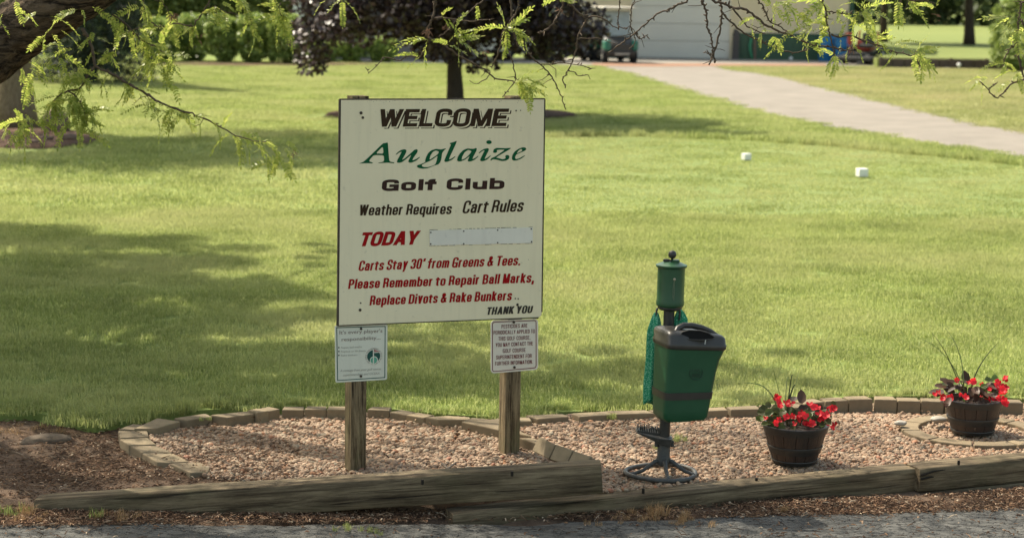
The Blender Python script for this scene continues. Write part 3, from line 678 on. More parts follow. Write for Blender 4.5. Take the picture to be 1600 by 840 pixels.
for x, y, s, lab in ((1407, 662, .075, 'oval grey stone at the left end of the paver ring'), (1466, 657, .095, 'flat grey stone lying on the paver ring behind the right planter')):
    me = pebble(x, s, s * .8, s * .42, 3); me.materials.append(M_stone); c = P(x, y + 2, .12); o = link('river_stone', me); o.location = c + Vector((0, 0, s * .18)); tag(o, lab, 'stone')
# buried rock and root in the soil
M_rock = simple('buried_rock', (0.155, 0.115, 0.08), (0.095, 0.068, 0.045), 10, 0.95, 0.7, 50, bdist=.008)
me = pebble(5, .30, .13, .07, 4); me.materials.append(M_rock); o = link('buried_rock', me); o.location = P(72, 689, .035) + Vector((0, 0, .004)); o.rotation_euler = (0, 0, .35); tag(o, 'half buried brown rock in the bare soil at the far left', 'rock')
mb = MB(); mb.tube([P(10, 704, .04) , P(25, 706, .045), P(35, 710, .04), P(42, 717, .03)], [.003, .004, .004, .002], 6)
thing_mesh(mb, 'twig', simple('twig_wood', (0.22, 0.15, 0.095)), P(25, 706, .03), 'thin fallen twig lying on the soil at the far left', 'twig', smooth=True)
mb = MB(); mb.tube([P(640, 742, .12), P(680, 738, .125), P(700, 732, .12), P(712, 722, .11)], [.006, .009, .008, .006], 7, lump=.4, fs=60); mb.tube([P(690, 724, .11), P(702, 733, .12), P(708, 740, .11)], [.006, .007, .004], 6)
thing_mesh(mb, 'stick', simple('stick_wood', (0.10, 0.068, 0.045)), P(680, 738, .1), 'dark rotten stick on the pebbles between the sign posts', 'stick', smooth=True)
mb = MB(); mb.tube([P(838, 712, .10), P(848, 722, .11), P(865, 728, .11), P(880, 729, .11)], [.002, .003, .005, .003], 6)
thing_mesh(mb, 'twig', bpy.data.materials['stick_wood'], P(850, 722, .1), 'small twig lying beside the tipped pavers near the right post', 'twig', smooth=True)
# ---------------------------------------------------------------- welcome sign
YAW = R(25); EX = Vector((math.cos(YAW), math.sin(YAW), 0)); NB = Vector((math.sin(YAW), -math.cos(YAW), 0)); EZ = Vector((0, 0, 1))
SL = P(555, 735, 0.06); SO = SL + NB * 0.06; SO.z = 0
SR = SL + EX * 0.905; SR.z = 0.03
CC = Vector((0, 0, CAMZ))
def BP(px, py, off=0.0):            # picture point on the sign's plane, off metres in front of it
    d = ray(px, py); o = SO + NB * off; t = (o - CC).dot(NB) / d.dot(NB); return CC + d * t
SIGN = empty('welcome_sign', (SL.x, SL.y, 0.05), 0, 'large cream golf club welcome sign board on two square wooden posts', 'sign')
def board_mat(name, a, b, rough=0.45):
    t = NT(name); co = t.coord('World'); c = t.mix(t.ramp(t.noise(co, 2.5, 5, .6), [(.3, 0), (.7, 1)]), a, b)
    c = t.mix(t.ramp(t.noise(co, 38, 3, .5), [(.66, 0), (.74, .55)]), c, tuple(x * .72 for x in a))
    g = t.ramp(t.noise(t.coord('World', (6, 6, .5)), 5, 4, .6), [(.5, 0), (.8, .35)]); c = t.mix(g, c, tuple(x * .8 for x in b)); t.col(c)
    t.bump(t.noise(co, 12, 3), .08, .004); return t.set(rough, .4)
M_board = board_mat('cream_board', (0.80, 0.72, 0.49), (0.77, 0.685, 0.46))
M_trim = simple('dark_trim', (0.035, 0.028, 0.020), (0.07, 0.055, 0.035), 40, .8, .3, 80)
M_brown = simple('brown_letters', (0.034, 0.020, 0.010), (0.048, 0.028, 0.014), 60, .8, spec=.15)
M_brown2 = simple('maroon_brown_letters', (0.050, 0.022, 0.018), (0.04, 0.024, 0.016), 60, .8, spec=.15)
M_green = simple('green_letters', (0.004, 0.085, 0.030), (0.010, 0.095, 0.036), 40, .8, spec=.15)
M_red = simple('red_letters', (0.36, 0.006, 0.008), (0.29, 0.008, 0.008), 60, .8, spec=.12)
M_blk = simple('black_letters', (0.035, 0.028, 0.018), rough=.5)
def post_mat():
    t = NT('treated_post'); co = t.coord('World', (5, 5, .35)); g = t.noise(co, 8, 8, .78, .4)
    c = t.mix(t.ramp(g, [(.40, 0), (.60, 1)]), (0.060, 0.043, 0.023), (0.270, 0.205, 0.118))
    k = t.ramp(t.noise(t.coord('World', (8, 8, .25)), 7, 4, .6, .6), [(.0, 0), (.36, 0), (.42, 1)]); c = t.mix(k, (0.03, 0.02, 0.012), c)
    c = t.mix(t.ramp(t.noise(t.coord('World', (3, 3, 1)), 4, 3), [(.5, 0), (.7, .5)]), c, (0.10, 0.105, 0.045)); t.col(c)
    t.bump(t.math('ADD', g, k), .8, .004); return t.set(.9, .2)
M_post = post_mat()
for c, ztop in ((SL, 2.060), (SR, 2.050)):
    mb = MB(); rings = []; n = 30
    for i in range(n + 1):
        z = -0.05 + (ztop + .05) * i / n; pr = []
        for a, b in ((-.5, -.47), (-.47, -.5), (-.16, -.5), (.16, -.5), (.47, -.5), (.5, -.47), (.5, .47), (.47, .5), (-.47, .5), (-.5, .47), (-.5, .16), (-.5, -.16)):
            q = Vector((a * 6 + c.x * 9, b * 6, z * 1.5)); k = .0889 + .002 * mnoise.noise(q)
            pr.append(Vector((c.x, c.y, 0)) + EX * (a * k) - NB * (b * k) + EZ * z + EX * (.008 * z / 2))
        rings.append(pr)
    mb.loft(rings); o = part(mb, 'post', M_post, SIGN, smooth=True, ang=40)
# board: measured corners, thickness 12 mm, one rounded lower right corner
cs = {'tl': BP(531.5, 155.3), 'tr': BP(851.3, 154.6), 'bl': BP(528.2, 508.6), 'br': BP(846.6, 495.6)}
loop = [cs['bl']]
e1 = cs['br'] + (cs['bl'] - cs['br']).normalized() * .03; e2 = cs['br'] + (cs['tr'] - cs['br']).normalized() * .03
for k in range(6):
    a = k / 5; loop.append(e1.lerp(cs['br'], a).lerp(cs['br'].lerp(e2, a), a))
loop += [cs['tr'], cs['tl']]
mb = MB(); mb.prism(loop, -NB * .011); part(mb, 'board', M_board, SIGN, bevel=.0012)
cm = sum(loop, Vector()) / len(loop)
mb = MB()
def strip(a, b, w, off, t=.006):
    d = (b - a).normalized(); u = NB.cross(d).normalized(); 
    mb.prism([a + u * -w / 2 - NB * .013, b + u * -w / 2 - NB * .013, b + u * w / 2 - NB * .013, a + u * w / 2 - NB * .013], NB * (.013 + off))
wob = lambda a, b, i, n: a.lerp(b, i / n)
for a, b, w in ((cs['tl'], cs['tr'], .0065), (cs['bl'], cs['tl'], .009), (e2, cs['tr'], .0075), (cs['bl'], e1, .006)):
    strip(a, b, w, .0006)
part(mb, 'edge_trim', M_trim, SIGN)

def text_mesh(s, bold=0.0, res=3):
    cu = bpy.data.curves.new('lettering', 'FONT'); cu.body = s; cu.offset = bold; cu.resolution_u = res; cu.fill_mode = 'FRONT'
    ob = bpy.data.objects.new('lettering', cu); COL.objects.link(ob); bpy.context.view_layer.update()
    me = bpy.data.meshes.new_from_object(ob.evaluated_get(bpy.context.evaluated_depsgraph_get()))
    V_ = [v.co.copy() for v in me.vertices]; Fs = [tuple(p.vertices) for p in me.polygons]
    bpy.data.objects.remove(ob); bpy.data.curves.remove(cu); bpy.data.meshes.remove(me); return V_, Fs
def line(mb, s, bl, br, cap, shear=0.0, bold=0.02, off=.0012, dx=0, dy=0, mi=0):
    """s set between two baseline points of the picture, capitals cap pixels high, leaning shear pixels"""
    V_, Fs = text_mesh(s, bold); x0 = min(v.x for v in V_); x1 = max(v.x for v in V_); out = []
    for v in V_:
        t = (v.x - x0) / (x1 - x0); h = v.y / 0.729
        px = bl[0] + (br[0] - bl[0]) * t + shear * h + dx; py = bl[1] + (br[1] - bl[1]) * t - cap * h + dy
        out.append(BP(px, py, off))
    mb.add(out, Fs, mi)
def lettering(name, mat, lines, label=None, par=SIGN):
    mb = MB(); [line(mb, *l[:4], **l[4]) for l in lines]; o = part(mb, name, mat, par)
    if label: o['label'] = label
    return o

# a bold grotesque drawn as pen strokes: S smooth, L straight, O closed, D diagonal with level ends
# lower case: v 0..1 x-height, 2 ascender, -1 descender; upper case: v 0..1 cap height
def _bowl(u0=0, u1=1): return ('O', [(u0, -.03), (u0, .5), (u0, 1.03), (u1, 1.03), (u1, .5), (u1, -.03)])
GL = {
'A': (.70, [('D', (0, 0), (.5, 1)), ('D', (1, 0), (.5, 1)), ('L', [(.25, .26), (.75, .26)])]),
'B': (.60, [('L', [(0, 0), (0, 1)]), ('S', [(0, 1), (.93, 1), (.93, .53), (0, .53)]), ('S', [(0, .53), (1, .53), (1, 0), (0, 0)])]),
'C': (.60, [('S', [(1, .70), (1, 1.02), (0, 1.02), (0, .5), (0, -.02), (1, -.02), (1, .30)])]),
'D': (.62, [('L', [(0, 0), (0, 1)]), ('S', [(0, 1), (1, 1), (1, .5), (1, 0), (0, 0)])]),
'E': (.50, [('L', [(0, 0), (0, 1)]), ('L', [(0, 1), (1, 1)]), ('L', [(0, .52), (.88, .52)]), ('L', [(0, 0), (1, 0)])]),
'F': (.48, [('L', [(0, 0), (0, 1)]), ('L', [(0, 1), (1, 1)]), ('L', [(0, .50), (.86, .50)])]),
'G': (.63, [('S', [(1, .74), (1, 1.02), (0, 1.02), (0, .5), (0, -.02), (.95, -.02), (1, .42)]), ('L', [(1, .44), (.62, .44)]), ('L', [(1, .42), (1, 0)])]),
'H': (.62, [('L', [(0, 0), (0, 1)]), ('L', [(1, 0), (1, 1)]), ('L', [(0, .52), (1, .52)])]), 'I': (.0, [('L', [(0, 0), (0, 1)])]),
'K': (.62, [('L', [(0, 0), (0, 1)]), ('D', (.05, .33), (1, 1)), ('D', (1, 0), (.38, .62))]), 'L': (.46, [('L', [(0, 0), (0, 1)]), ('L', [(0, 0), (1, 0)])]),
'M': (.78, [('L', [(0, 0), (0, 1)]), ('L', [(1, 0), (1, 1)]), ('D', (.5, 0), (.04, 1)), ('D', (.5, 0), (.96, 1))]), 'N': (.62, [('L', [(0, 0), (0, 1)]), ('L', [(1, 0), (1, 1)]), ('D', (1, 0), (0, 1))]),
'O': (.63, [_bowl()]), 'P': (.58, [('L', [(0, 0), (0, 1)]), ('S', [(0, 1), (1, 1), (1, .44), (0, .44)])]), 'R': (.60, [('L', [(0, 0), (0, 1)]), ('S', [(0, 1), (.97, 1), (.97, .48), (0, .48)]), ('S', [(.45, .48), (.90, .48), (.94, .2), (1, 0)])]),
'S': (.57, [('S', [(1, .72), (1, 1.02), (0, 1.02), (0, .55), (1, .47), (1, -.02), (0, -.02), (0, .28)])]), 'T': (.54, [('L', [(.5, 0), (.5, 1)]), ('L', [(0, 1), (1, 1)])]), 'U': (.61, [('S', [(0, 1), (0, .5), (0, -.02), (1, -.02), (1, .5), (1, 1)])]),
'V': (.66, [('D', (.5, 0), (0, 1)), ('D', (.5, 0), (1, 1))]), 'W': (.98, [('D', (.25, 0), (0, 1)), ('D', (.25, 0), (.5, 1)), ('D', (.75, 0), (.5, 1)), ('D', (.75, 0), (1, 1))]), 'Y': (.64, [('D', (.5, .36), (0, 1)), ('D', (.5, .36), (1, 1)), ('L', [(.5, 0), (.5, .40)])]),
'&': (.70, [('S', [(1.05, 0), (.35, .62), (.18, .82), (.25, 1), (.66, 1), (.68, .72), (.05, .45), (0, .15), (.15, 0), (.60, -.02), (.98, .5)])]), '0': (.54, [_bowl()]), '3': (.54, [('S', [(0, .76), (0, 1), (1, 1), (1, .55), (.45, .53)]), ('S', [(.45, .53), (1, .52), (1, 0), (0, 0), (0, .25)])]),
'a': (.50, [('S', [(.04, .74), (.06, 1.02), (.94, 1.02), (.94, .4)]), ('L', [(.94, .6), (.94, 0)]), ('S', [(.94, .60), (0, .58), (0, -.02), (.6, -.02), (.94, .2)])]), 'b': (.52, [('L', [(0, 0), (0, 2)]), _bowl()]), 'c': (.49, [('S', [(1, .66), (1, 1.02), (0, 1.02), (0, .5), (0, -.02), (1, -.02), (1, .34)])]), 'd': (.52, [('L', [(1, 0), (1, 2)]), _bowl()]),
'e': (.50, [('S', [(1, .44), (1, 1.02), (0, 1.02), (0, .5), (0, -.02), (.95, -.02), (1, .24)]), ('L', [(.05, .46), (1, .46)])]), 'f': (.30, [('S', [(1.1, 2), (.35, 2), (.35, 1.3), (.35, .5)]), ('L', [(.35, .6), (.35, 0)]), ('L', [(-.2, 1), (1, 1)])]),
'g': (.52, [_bowl(), ('S', [(1, 1), (1, 0), (1, -1), (.5, -1), (.05, -1), (.05, -.75)])]), 'h': (.50, [('L', [(0, 0), (0, 2)]), ('S', [(0, .6), (.05, 1.02), (1, 1.02), (1, .45)]), ('L', [(1, .55), (1, 0)])]), 'i': (.0, [('L', [(0, 0), (0, 1)]), ('L', [(0, 1.93), (0, 2)])]), 'k': (.50, [('L', [(0, 0), (0, 2)]), ('D', (.0, .30), (.95, 1.1)), ('D', (1, -.08), (.34, .62))]),
'l': (.0, [('L', [(0, 0), (0, 2)])]), 'm': (.86, [('L', [(0, 0), (0, 1)]), ('S', [(0, .7), (.05, 1), (.5, 1), (.5, .5)]), ('L', [(.5, .55), (.5, 0)]), ('S', [(.5, .7), (.55, 1), (1, 1), (1, .5)]), ('L', [(1, .55), (1, 0)])]), 'n': (.50, [('L', [(0, 0), (0, 1)]), ('S', [(0, .6), (.05, 1.02), (1, 1.02), (1, .45)]), ('L', [(1, .55), (1, 0)])]),
'o': (.52, [_bowl()]), 'p': (.52, [('L', [(0, -1), (0, 1)]), _bowl()]), 'q': (.52, [('L', [(1, -1), (1, 1)]), _bowl()]), 'r': (.28, [('L', [(0, 0), (0, 1)]), ('S', [(0, .6), (.15, 1), (1.1, 1)])]), 's': (.46, [('S', [(.97, .74), (1, 1.02), (0, 1.02), (0, .56), (1, .46), (1, -.02), (0, -.02), (0, .26)])]),
't': (.28, [('S', [(.3, 1.7), (.3, .5), (.3, 0), (1, 0)]), ('L', [(-.2, 1), (1, 1)])]), 'u': (.50, [('S', [(0, 1), (0, .5), (0, -.02), (.9, -.02), (1, .4)]), ('L', [(1, 0), (1, 1)])]), 'v': (.50, [('D', (.5, -.08), (0, 1.1)), ('D', (.5, -.08), (1, 1.1))]), 'y': (.50, [('D', (.5, -.08), (0, 1.1)), ('D', (.25, -1.1), (1, 1.1))]),
'.': (.0, [('L', [(0, -.02), (0, 0.02)])]), ',': (.04, [('L', [(.5, 0), (.5, .05)]), ('D', (-.5, -.20), (.7, .05))]), "'": (.08, [('D', (.2, .72), (1, 1.02))]), '-': (.25, [('L', [(0, .45), (1, .45)])]), ' ': (.12, [])}
def _round(P_, closed, it=3):
    for _ in range(it):
        n = len(P_); out = [] if closed else [P_[0]]
        for i in range(n if closed else n - 1):
            a, b = P_[i], P_[(i + 1) % n]; q = (a[0] * .75 + b[0] * .25, a[1] * .75 + b[1] * .25); r = (a[0] * .25 + b[0] * .75, a[1] * .25 + b[1] * .75)
            if closed: out += [q, r]
            else:
                if i > 0: out.append(q)
                if i < n - 2: out.append(r)
        if not closed: out.append(P_[-1])
        P_ = out
    return P_
def stroke_line(mb, s, bl, br, cap, wx, wy, shear=0.0, off=.0012, dx=0, dy=0, xh=.74, gap=.13, grow=0.0, desc=.24):
    """set s between two baseline picture points; wx, wy pen width and height in picture pixels"""
    W0 = abs(br[0] - bl[0]); n_ = len(s)
    fixed = sum(0 if c == ' ' else wx for c in s) ; rel = sum(GL[c][0] for c in s) ; gaps = sum(gap for c in s[:-1]); k = (W0 - fixed) / (rel + gaps + .16 * s.count(' ')); x = 0.0; lay_ = 0
    for c in s:
        w, st_ = GL[c]; low = c.islower(); gw = w * k; top = xh * cap if low else cap
        def Y(v):
            if not low: return wy / 2 + v * (cap - wy)
            if v <= 0: return wy / 2 + v * desc * cap
            if v <= 1: return wy / 2 + v * (top - wy)
            return top - wy / 2 + (v - 1) * (cap - top)
        def X(u): return wx / 2 + u * gw
        def emit(pts_, faces):
            nonlocal lay_
            out = []
            for (a, b) in pts_:
                a2 = a + x; t = a2 / W0; out.append(BP(bl[0] + a2 + shear * b / cap + dx, bl[1] + (br[1] - bl[1]) * t - b + dy, off + .00004 * (lay_ % 7)))
            lay_ += 1; mb.add(out, faces)
        g = grow
        for st1 in st_:
            if st1[0] == 'D':
                (u0, v0), (u1, v1) = st1[1], st1[2]; h = wx * (.54 if c not in 'yvk' else .5) + g
                def YD(v):
                    if low: return v * top if v >= 0 else v * desc * cap * .95
                    return v * cap
                y0, y1 = YD(v0), YD(v1); emit([(X(u0) - h, y0 - g), (X(u0) + h, y0 - g), (X(u1) + h, y1 + g), (X(u1) - h, y1 + g)], [(0, 1, 2, 3)]); continue
            closed = st1[0] == 'O'; pts_ = [(X(u), Y(v)) for u, v in st1[1]]
            if st1[0] in 'SO': pts_ = _round(pts_, closed)
            if not closed:
                for e, f in ((0, 1), (-1, -2)):
                    ddx, ddy = pts_[e][0] - pts_[f][0], pts_[e][1] - pts_[f][1]; L_ = math.hypot(ddx, ddy) or 1
                    ex_ = (wx / 2 if st1[0] == 'L' or True else 0) + g; ey_ = wy / 2 + g
                    if st1[0] == 'L' or True: pts_[e] = (pts_[e][0] + ddx / L_ * ex_ * (1 if st1[0] == 'L' else .25), pts_[e][1] + ddy / L_ * ey_ * (1 if st1[0] == 'L' else .25))
            n = len(pts_); A_, B_ = [], []
            for i in range(n):
                a = pts_[(i - 1) % n] if closed or i > 0 else pts_[i]; b = pts_[(i + 1) % n] if closed or i < n - 1 else pts_[i]; ddx, ddy = b[0] - a[0], b[1] - a[1]; L_ = math.hypot(ddx, ddy) or 1
                nx_, ny_ = -ddy / L_, ddx / L_; A_.append((pts_[i][0] + nx_ * (wx / 2 + g), pts_[i][1] + ny_ * (wy / 2 + g))); B_.append((pts_[i][0] - nx_ * (wx / 2 + g), pts_[i][1] - ny_ * (wy / 2 + g)))
            m_ = n if closed else n - 1
            emit(A_ + B_, [(i, n + i, n + (i + 1) % n, (i + 1) % n) for i in range(m_)])
        x += gw + (wx + gap * k if c != ' ' else gap * k + .16 * k)
def strokes(name, mat, lines, label=None, par=None):
    mb = MB(); [stroke_line(mb, *l[:6], **l[6]) for l in lines]; o = part(mb, name, mat, par or SIGN); o['kind'] = 'stuff'
    if label: o['label'] = label
    return o
wl = ('WELCOME', (589.6, 198.2), (790.6, 197.2), 27.4, 6.7, 5.3)
strokes('lettering', M_brown, [(*wl, dict(shear=5.2, dx=3.5, dy=3.0, off=.0008, gap=.10))])
strokes('lettering', M_board, [(*wl, dict(shear=5.2, dx=.9, dy=.8, off=.0014, gap=.10, grow=1.0))])
strokes('lettering', M_brown, [(*wl, dict(shear=5.2, off=.0020, gap=.10))], 'WELCOME in bold slanted capitals with a drop shadow')
# hand-set name in wide slanted roman script: outlines drawn as polygons with holes
LA = (550, 210); LB = (680, 210)
G = [
 (LA, [[(120,487),(120,482),(150,474),(195,452),(240,415),(380,282),(515,150),(556,143),(597,133),(608,280),(620,425),(635,455),(705,466),(702,482),(600,471),(440,480),(442,470),(500,462),(525,450),(537,430),(529,348),(362,346),(292,428),(290,450),(347,470),(345,483),(240,480)], [(515,200),(397,318),(526,320)]]),
 (LA, [[(728,335),(770,290),(820,258),(870,247),(905,258),(907,290),(885,335),(832,430),(900,385),(1000,295),(1040,258),(1075,247),(1097,262),(1090,300),(1020,395),(1005,435),(1070,410),(1130,373),(1132,385),(1070,440),(1000,470),(960,472),(940,460),(945,430),(992,335),(900,415),(830,465),(790,475),(755,470),(748,455),(760,420),(832,288),(790,300),(738,340)]]),
 (LA, [[(1572,234),(1535,238),(1490,250),(1460,248),(1400,242),(1330,262),(1270,310),(1235,380),(1218,440),(1225,462),(1150,495),(1090,513),(1078,535),(1110,560),(1180,573),(1270,562),(1380,517),(1440,500),(1470,465),(1492,400),(1500,320),(1525,278)], [(1290,425),(1308,350),(1350,290),(1400,268),(1452,290),(1425,335),(1360,382)], [(1165,508),(1230,472),(1330,427),(1428,352),(1412,440),(1385,508),(1270,545),(1200,545),(1165,528)]]),
 (LB, [[(240,145),(300,130),(362,107),(345,160),(255,350),(228,420),(280,400),(330,363),(335,375),(280,425),(210,455),(170,460),(152,445),(160,415),(250,200),(264,170),(245,155)]]),
 (LB, [[(363,430),(375,380),(410,320),(470,260),(540,233),(600,240),(640,240),(680,226),(696,240),(685,280),(635,370),(622,412),(665,395),(715,355),(722,365),(660,422),(600,450),(560,453),(542,440),(550,412),(577,360),(500,420),(430,450),(385,452)], [(440,425),(450,370),(490,300),(550,258),(600,275),(603,290),(558,350),(500,400)]]),
 (LB, [[(897 + 46 * math.cos(a), 130 + 32 * math.sin(a)) for a in [k * PI / 9 for k in range(18)]]]),
 (LB, [[(725,312),(760,275),(820,240),(870,229),(895,240),(890,270),(840,370),(823,412),(870,390),(920,350),(926,360),(870,417),(810,445),(770,448),(748,435),(755,405),(827,262),(790,275),(735,318)]]),
 (LB, [[(965,290),(975,250),(1020,225),(1100,228),(1170,232),(1257,223),(1257,240),(1010,385),(1060,395),(1120,415),(1160,407),(1177,390),(1165,365),(1185,343),(1220,345),(1240,370),(1225,412),(1180,438),(1110,446),(1040,425),(980,415),(950,420),(930,438),(918,430),(938,395),(1000,370),(1165,255),(1080,255),(1025,262),(1035,290),(1010,308),(975,308)]]),
 (LB, [[(1278,400),(1285,350),(1320,290),(1390,240),(1460,214),(1505,220),(1521,245),(1500,270),(1430,302),(1350,337),(1330,385),(1345,412),(1400,400),(1490,349),(1496,358),(1430,407),(1360,433),(1310,438),(1285,425)], [(1358,318),(1390,270),(1430,243),(1450,255),(1445,280),(1400,300)]])]
def chaikin(p):
    out = []
    for i in range(len(p)):
        a, b = p[i], p[(i + 1) % len(p)]; out += [(a[0] * .85 + b[0] * .15, a[1] * .85 + b[1] * .15), (a[0] * .15 + b[0] * .85, a[1] * .15 + b[1] * .85)]
    return out
mb = MB()
for (ox, oy), loops in G:
    ls = [chaikin([(ox + x / 10.667, oy + y / 10.667) for x, y in l]) for l in loops]
    flat_ = [p for l in ls for p in l]; tr = tessellate_polygon([[Vector((x, y, 0)) for x, y in l] for l in ls])
    mb.add([BP(x, y, .0012) for x, y in flat_], tr)
part(mb, 'lettering', M_green, SIGN)['label'] = 'green flowing italic club name'
strokes('lettering', M_brown2, [('Golf Club', (596.2, 298.4), (787.6, 295.2), 17.4, 7.6, 4.2, dict(shear=1.4, xh=.77, gap=.13))])
strokes('lettering', M_brown, [('Weather Requires', (560.4, 336.7), (704.8, 334.4), 16.8, 3.2, 2.4, dict(shear=2.8))])
strokes('lettering', M_brown, [('Cart Rules', (721.8, 333.2), (816.2, 330.4), 19.4, 3.4, 2.7, dict(shear=4.6))])
strokes('lettering', M_red, [('TODAY', (560.4, 384.8), (650.8, 381.8), 21.8, 5.8, 4.6, dict(shear=7.0, gap=.06))])
strokes('lettering', M_red, [("Carts Stay 30' from Greens & Tees.", (559.6, 423.0), (812.5, 414.0), 15.6, 3.0, 2.2, dict(shear=3.2))])
strokes('lettering', M_red, [('Please Remember to Repair Ball Marks,', (543.8, 451.2), (834.2, 441.0), 15.2, 3.15, 2.3, dict(shear=2.3))])
strokes('lettering', M_red, [('Replace Divots & Rake Bunkers', (577.2, 476.8), (799.0, 468.8), 15.2, 3.1, 2.2, dict(shear=2.3))])
strokes('lettering', M_blk, [('THANK YOU', (759.6, 491.6), (831.0, 488.5), 11.8, 3.0, 2.1, dict(shear=2.6))])
M_white = board_mat('white_panel', (0.76, 0.73, 0.62), (0.68, 0.65, 0.55))
mb = MB(); mb.prism([BP(671, 383.6, .0010), BP(832, 379.6, .0010), BP(832.4, 355.2, .0010), BP(671, 359.8, .0010)], NB * .003)
pn = part(mb, 'slide_panel', M_white, SIGN, bevel=.0008); pn['label'] = 'blank white strip screwed on beside TODAY'
mb = MB()
for a, b in (((670.6, 384.4), (832.2, 380.2)), ((671, 359.3), (832.4, 354.8))):
    for i in range(26):
        x0 = a[0] + (b[0] - a[0]) * i / 26; x1 = x0 + (b[0] - a[0]) / 26 * random.uniform(.4, 1.1); y0 = a[1] + (b[1] - a[1]) * i / 26 + random.uniform(-.2, .2)
        if random.random() < .75: h_ = random.uniform(.3, .9); mb.add([BP(x0, y0, .0008), BP(x1, y0, .0008), BP(x1, y0 - h_, .0008), BP(x0, y0 - h_, .0008)], [(0, 1, 2, 3)])
part(mb, 'grime', M_trim, SIGN)['kind'] = 'stuff'
def disc(px, py, r, off, mat, par, name, t=.002, seg=8):
    c = BP(px, py, off); mb = MB(); mb.prism([c + (EX * math.cos(a) + EZ * math.sin(a)) * r for a in [2 * PI * k / seg for k in range(seg)]], NB * t); return part(mb, name, mat, par)
M_rust = simple('rusty_screw', (0.07, 0.045, 0.03), (0.03, 0.025, 0.02), 200, .8)
for x, y in ((673, 363), (724.5, 361), (777.5, 359.3), (830, 357.5), (672.8, 381), (724.5, 380.7), (777.5, 379), (830.5, 377.5)): disc(x, y, .0042, .004, M_rust, SIGN, 'screw')
for x, y, r in ((564, 176.6, .0085), (566.8, 183.9, .0075), (806.3, 173, .0045), (813.3, 172.6, .003), (563.4, 473, .004), (562.6, 484, .008), (808.5, 475.6, .0075), (805, 466, .004), (809.5, 466.4, .004)): disc(x, y, r, .0, M_trim, SIGN, 'bolt_head', .0025)
mb = MB()       # chips and stains along the top edge and here and there
for k in range(60):
    x = random.choice([random.uniform(575, 630), random.uniform(700, 840), random.uniform(540, 845)]); y = 157 + abs(random.gauss(0, 1.6)) + (random.random() < .12) * random.uniform(0, 330); r = random.uniform(.2, .75)
    mb.add([BP(x + r * random.uniform(.5, 1.3) * math.cos(a), y + r * random.uniform(.5, 1.2) * math.sin(a), .0006) for a in (5.4, 4.2, 3.1, 2.0, .8)], [(0, 1, 2, 3, 4)])
o = part(mb, 'paint_chips', M_trim, SIGN); o['kind'] = 'stuff'
for x0, x1 in ((827, 843),):
    mb = MB()
    for k in range(14): x = random.uniform(x0, x1); y = 497.2 - (x - 827) * .03 + random.uniform(-.8, .2); c = BP(x, y, .001); mb.prism([c + (EX * math.cos(a) + EZ * math.sin(a)) * random.uniform(.002, .005) for a in (0, 1, 2, 3.1, 4.2, 5.3)], NB * .002)
    part(mb, 'rot_spots', M_trim, SIGN)['kind'] = 'stuff'

# ---------------------------------------------------------------- the two small signs
M_signL = board_mat('pale_sign', (0.70, 0.70, 0.58), (0.64, 0.645, 0.53), .35)
M_signR = board_mat('white_sign', (0.76, 0.71, 0.58), (0.70, 0.64, 0.53), .35)
M_dgreen = simple('dark_green_print', (0.005, 0.075, 0.055), rough=.5); M_lgreen = simple('light_green_print', (0.13, 0.42, 0.28), rough=.5)
M_maroon = simple('maroon_print', (0.17, 0.025, 0.030), (0.13, 0.02, 0.02), 60, .5)
M_greyp = simple('faded_brown_print', (0.25, 0.19, 0.15), rough=.5); M_greyf = simple('very_faded_print', (0.36, 0.345, 0.29), rough=.5); M_pink = simple('faded_red_print', (0.40, 0.16, 0.14), rough=.5)
def rrect(q, r, off, n=5):
    """q: four picture corners (tl, tr, br, bl); rounded loop in world points"""
    W_ = [BP(x, y, off) for x, y in q]; out = []
    for i in range(4):
        p = W_[i]; a = W_[i - 1]; b = W_[(i + 1) % 4]; s = p + (a - p).normalized() * r; e = p + (b - p).normalized() * r
        for k in range(n): t = k / (n - 1); out.append(s.lerp(p, t).lerp(p.lerp(e, t), t))
    return out[::-1]
def small_sign(name, label, q, r, mat, border, inset, bw):
    c = BP(sum(p[0] for p in q) / 4, sum(p[1] for p in q) / 4, -.0135); par = empty(name, c, 0, label, 'sign')
    mb = MB(); mb.prism(rrect(q, r, -.0155), NB * .002); part(mb, 'plate', mat, par)
    cx, cy = sum(p[0] for p in q) / 4, sum(p[1] for p in q) / 4
    def ins(k): return [(cx + (x - cx) * (1 - k / abs(x - cx)), cy + (y - cy) * (1 - k / abs(y - cy))) for x, y in q]
    A_ = rrect(ins(inset), max(r - .008, .003), -.0130); B_ = rrect(ins(inset + bw), max(r - .012, .002), -.0130); n = len(A_)
    mb = MB(); mb.add(A_ + B_, [(i, (i + 1) % n, n + (i + 1) % n, n + i) for i in range(n)]); part(mb, 'border', border, par)
    return par
qL = [(522.8, 508.2), (605.2, 506.2), (604.6, 592.6), (524.2, 597.2)]
S1 = small_sign('small_sign', "white sign with green border and round emblem on the left post under the big board", qL, .010, M_signL, M_dgreen, 2.7, 1.3)
def lt(name, mat, par, ls): 
    mb = MB(); [line(mb, *l[:4], **dict(dict(off=-.0122, bold=.006), **l[4])) for l in ls]; o = part(mb, name, mat, par); o['kind'] = 'stuff'; return o
lt('lettering', M_greyp, S1, [("It's every player's", (530.5, 521.8), (597.5, 519.0), 5.8, dict()), ('responsibility...', (533.8, 532.6), (594.5, 529.6), 5.6, dict())])
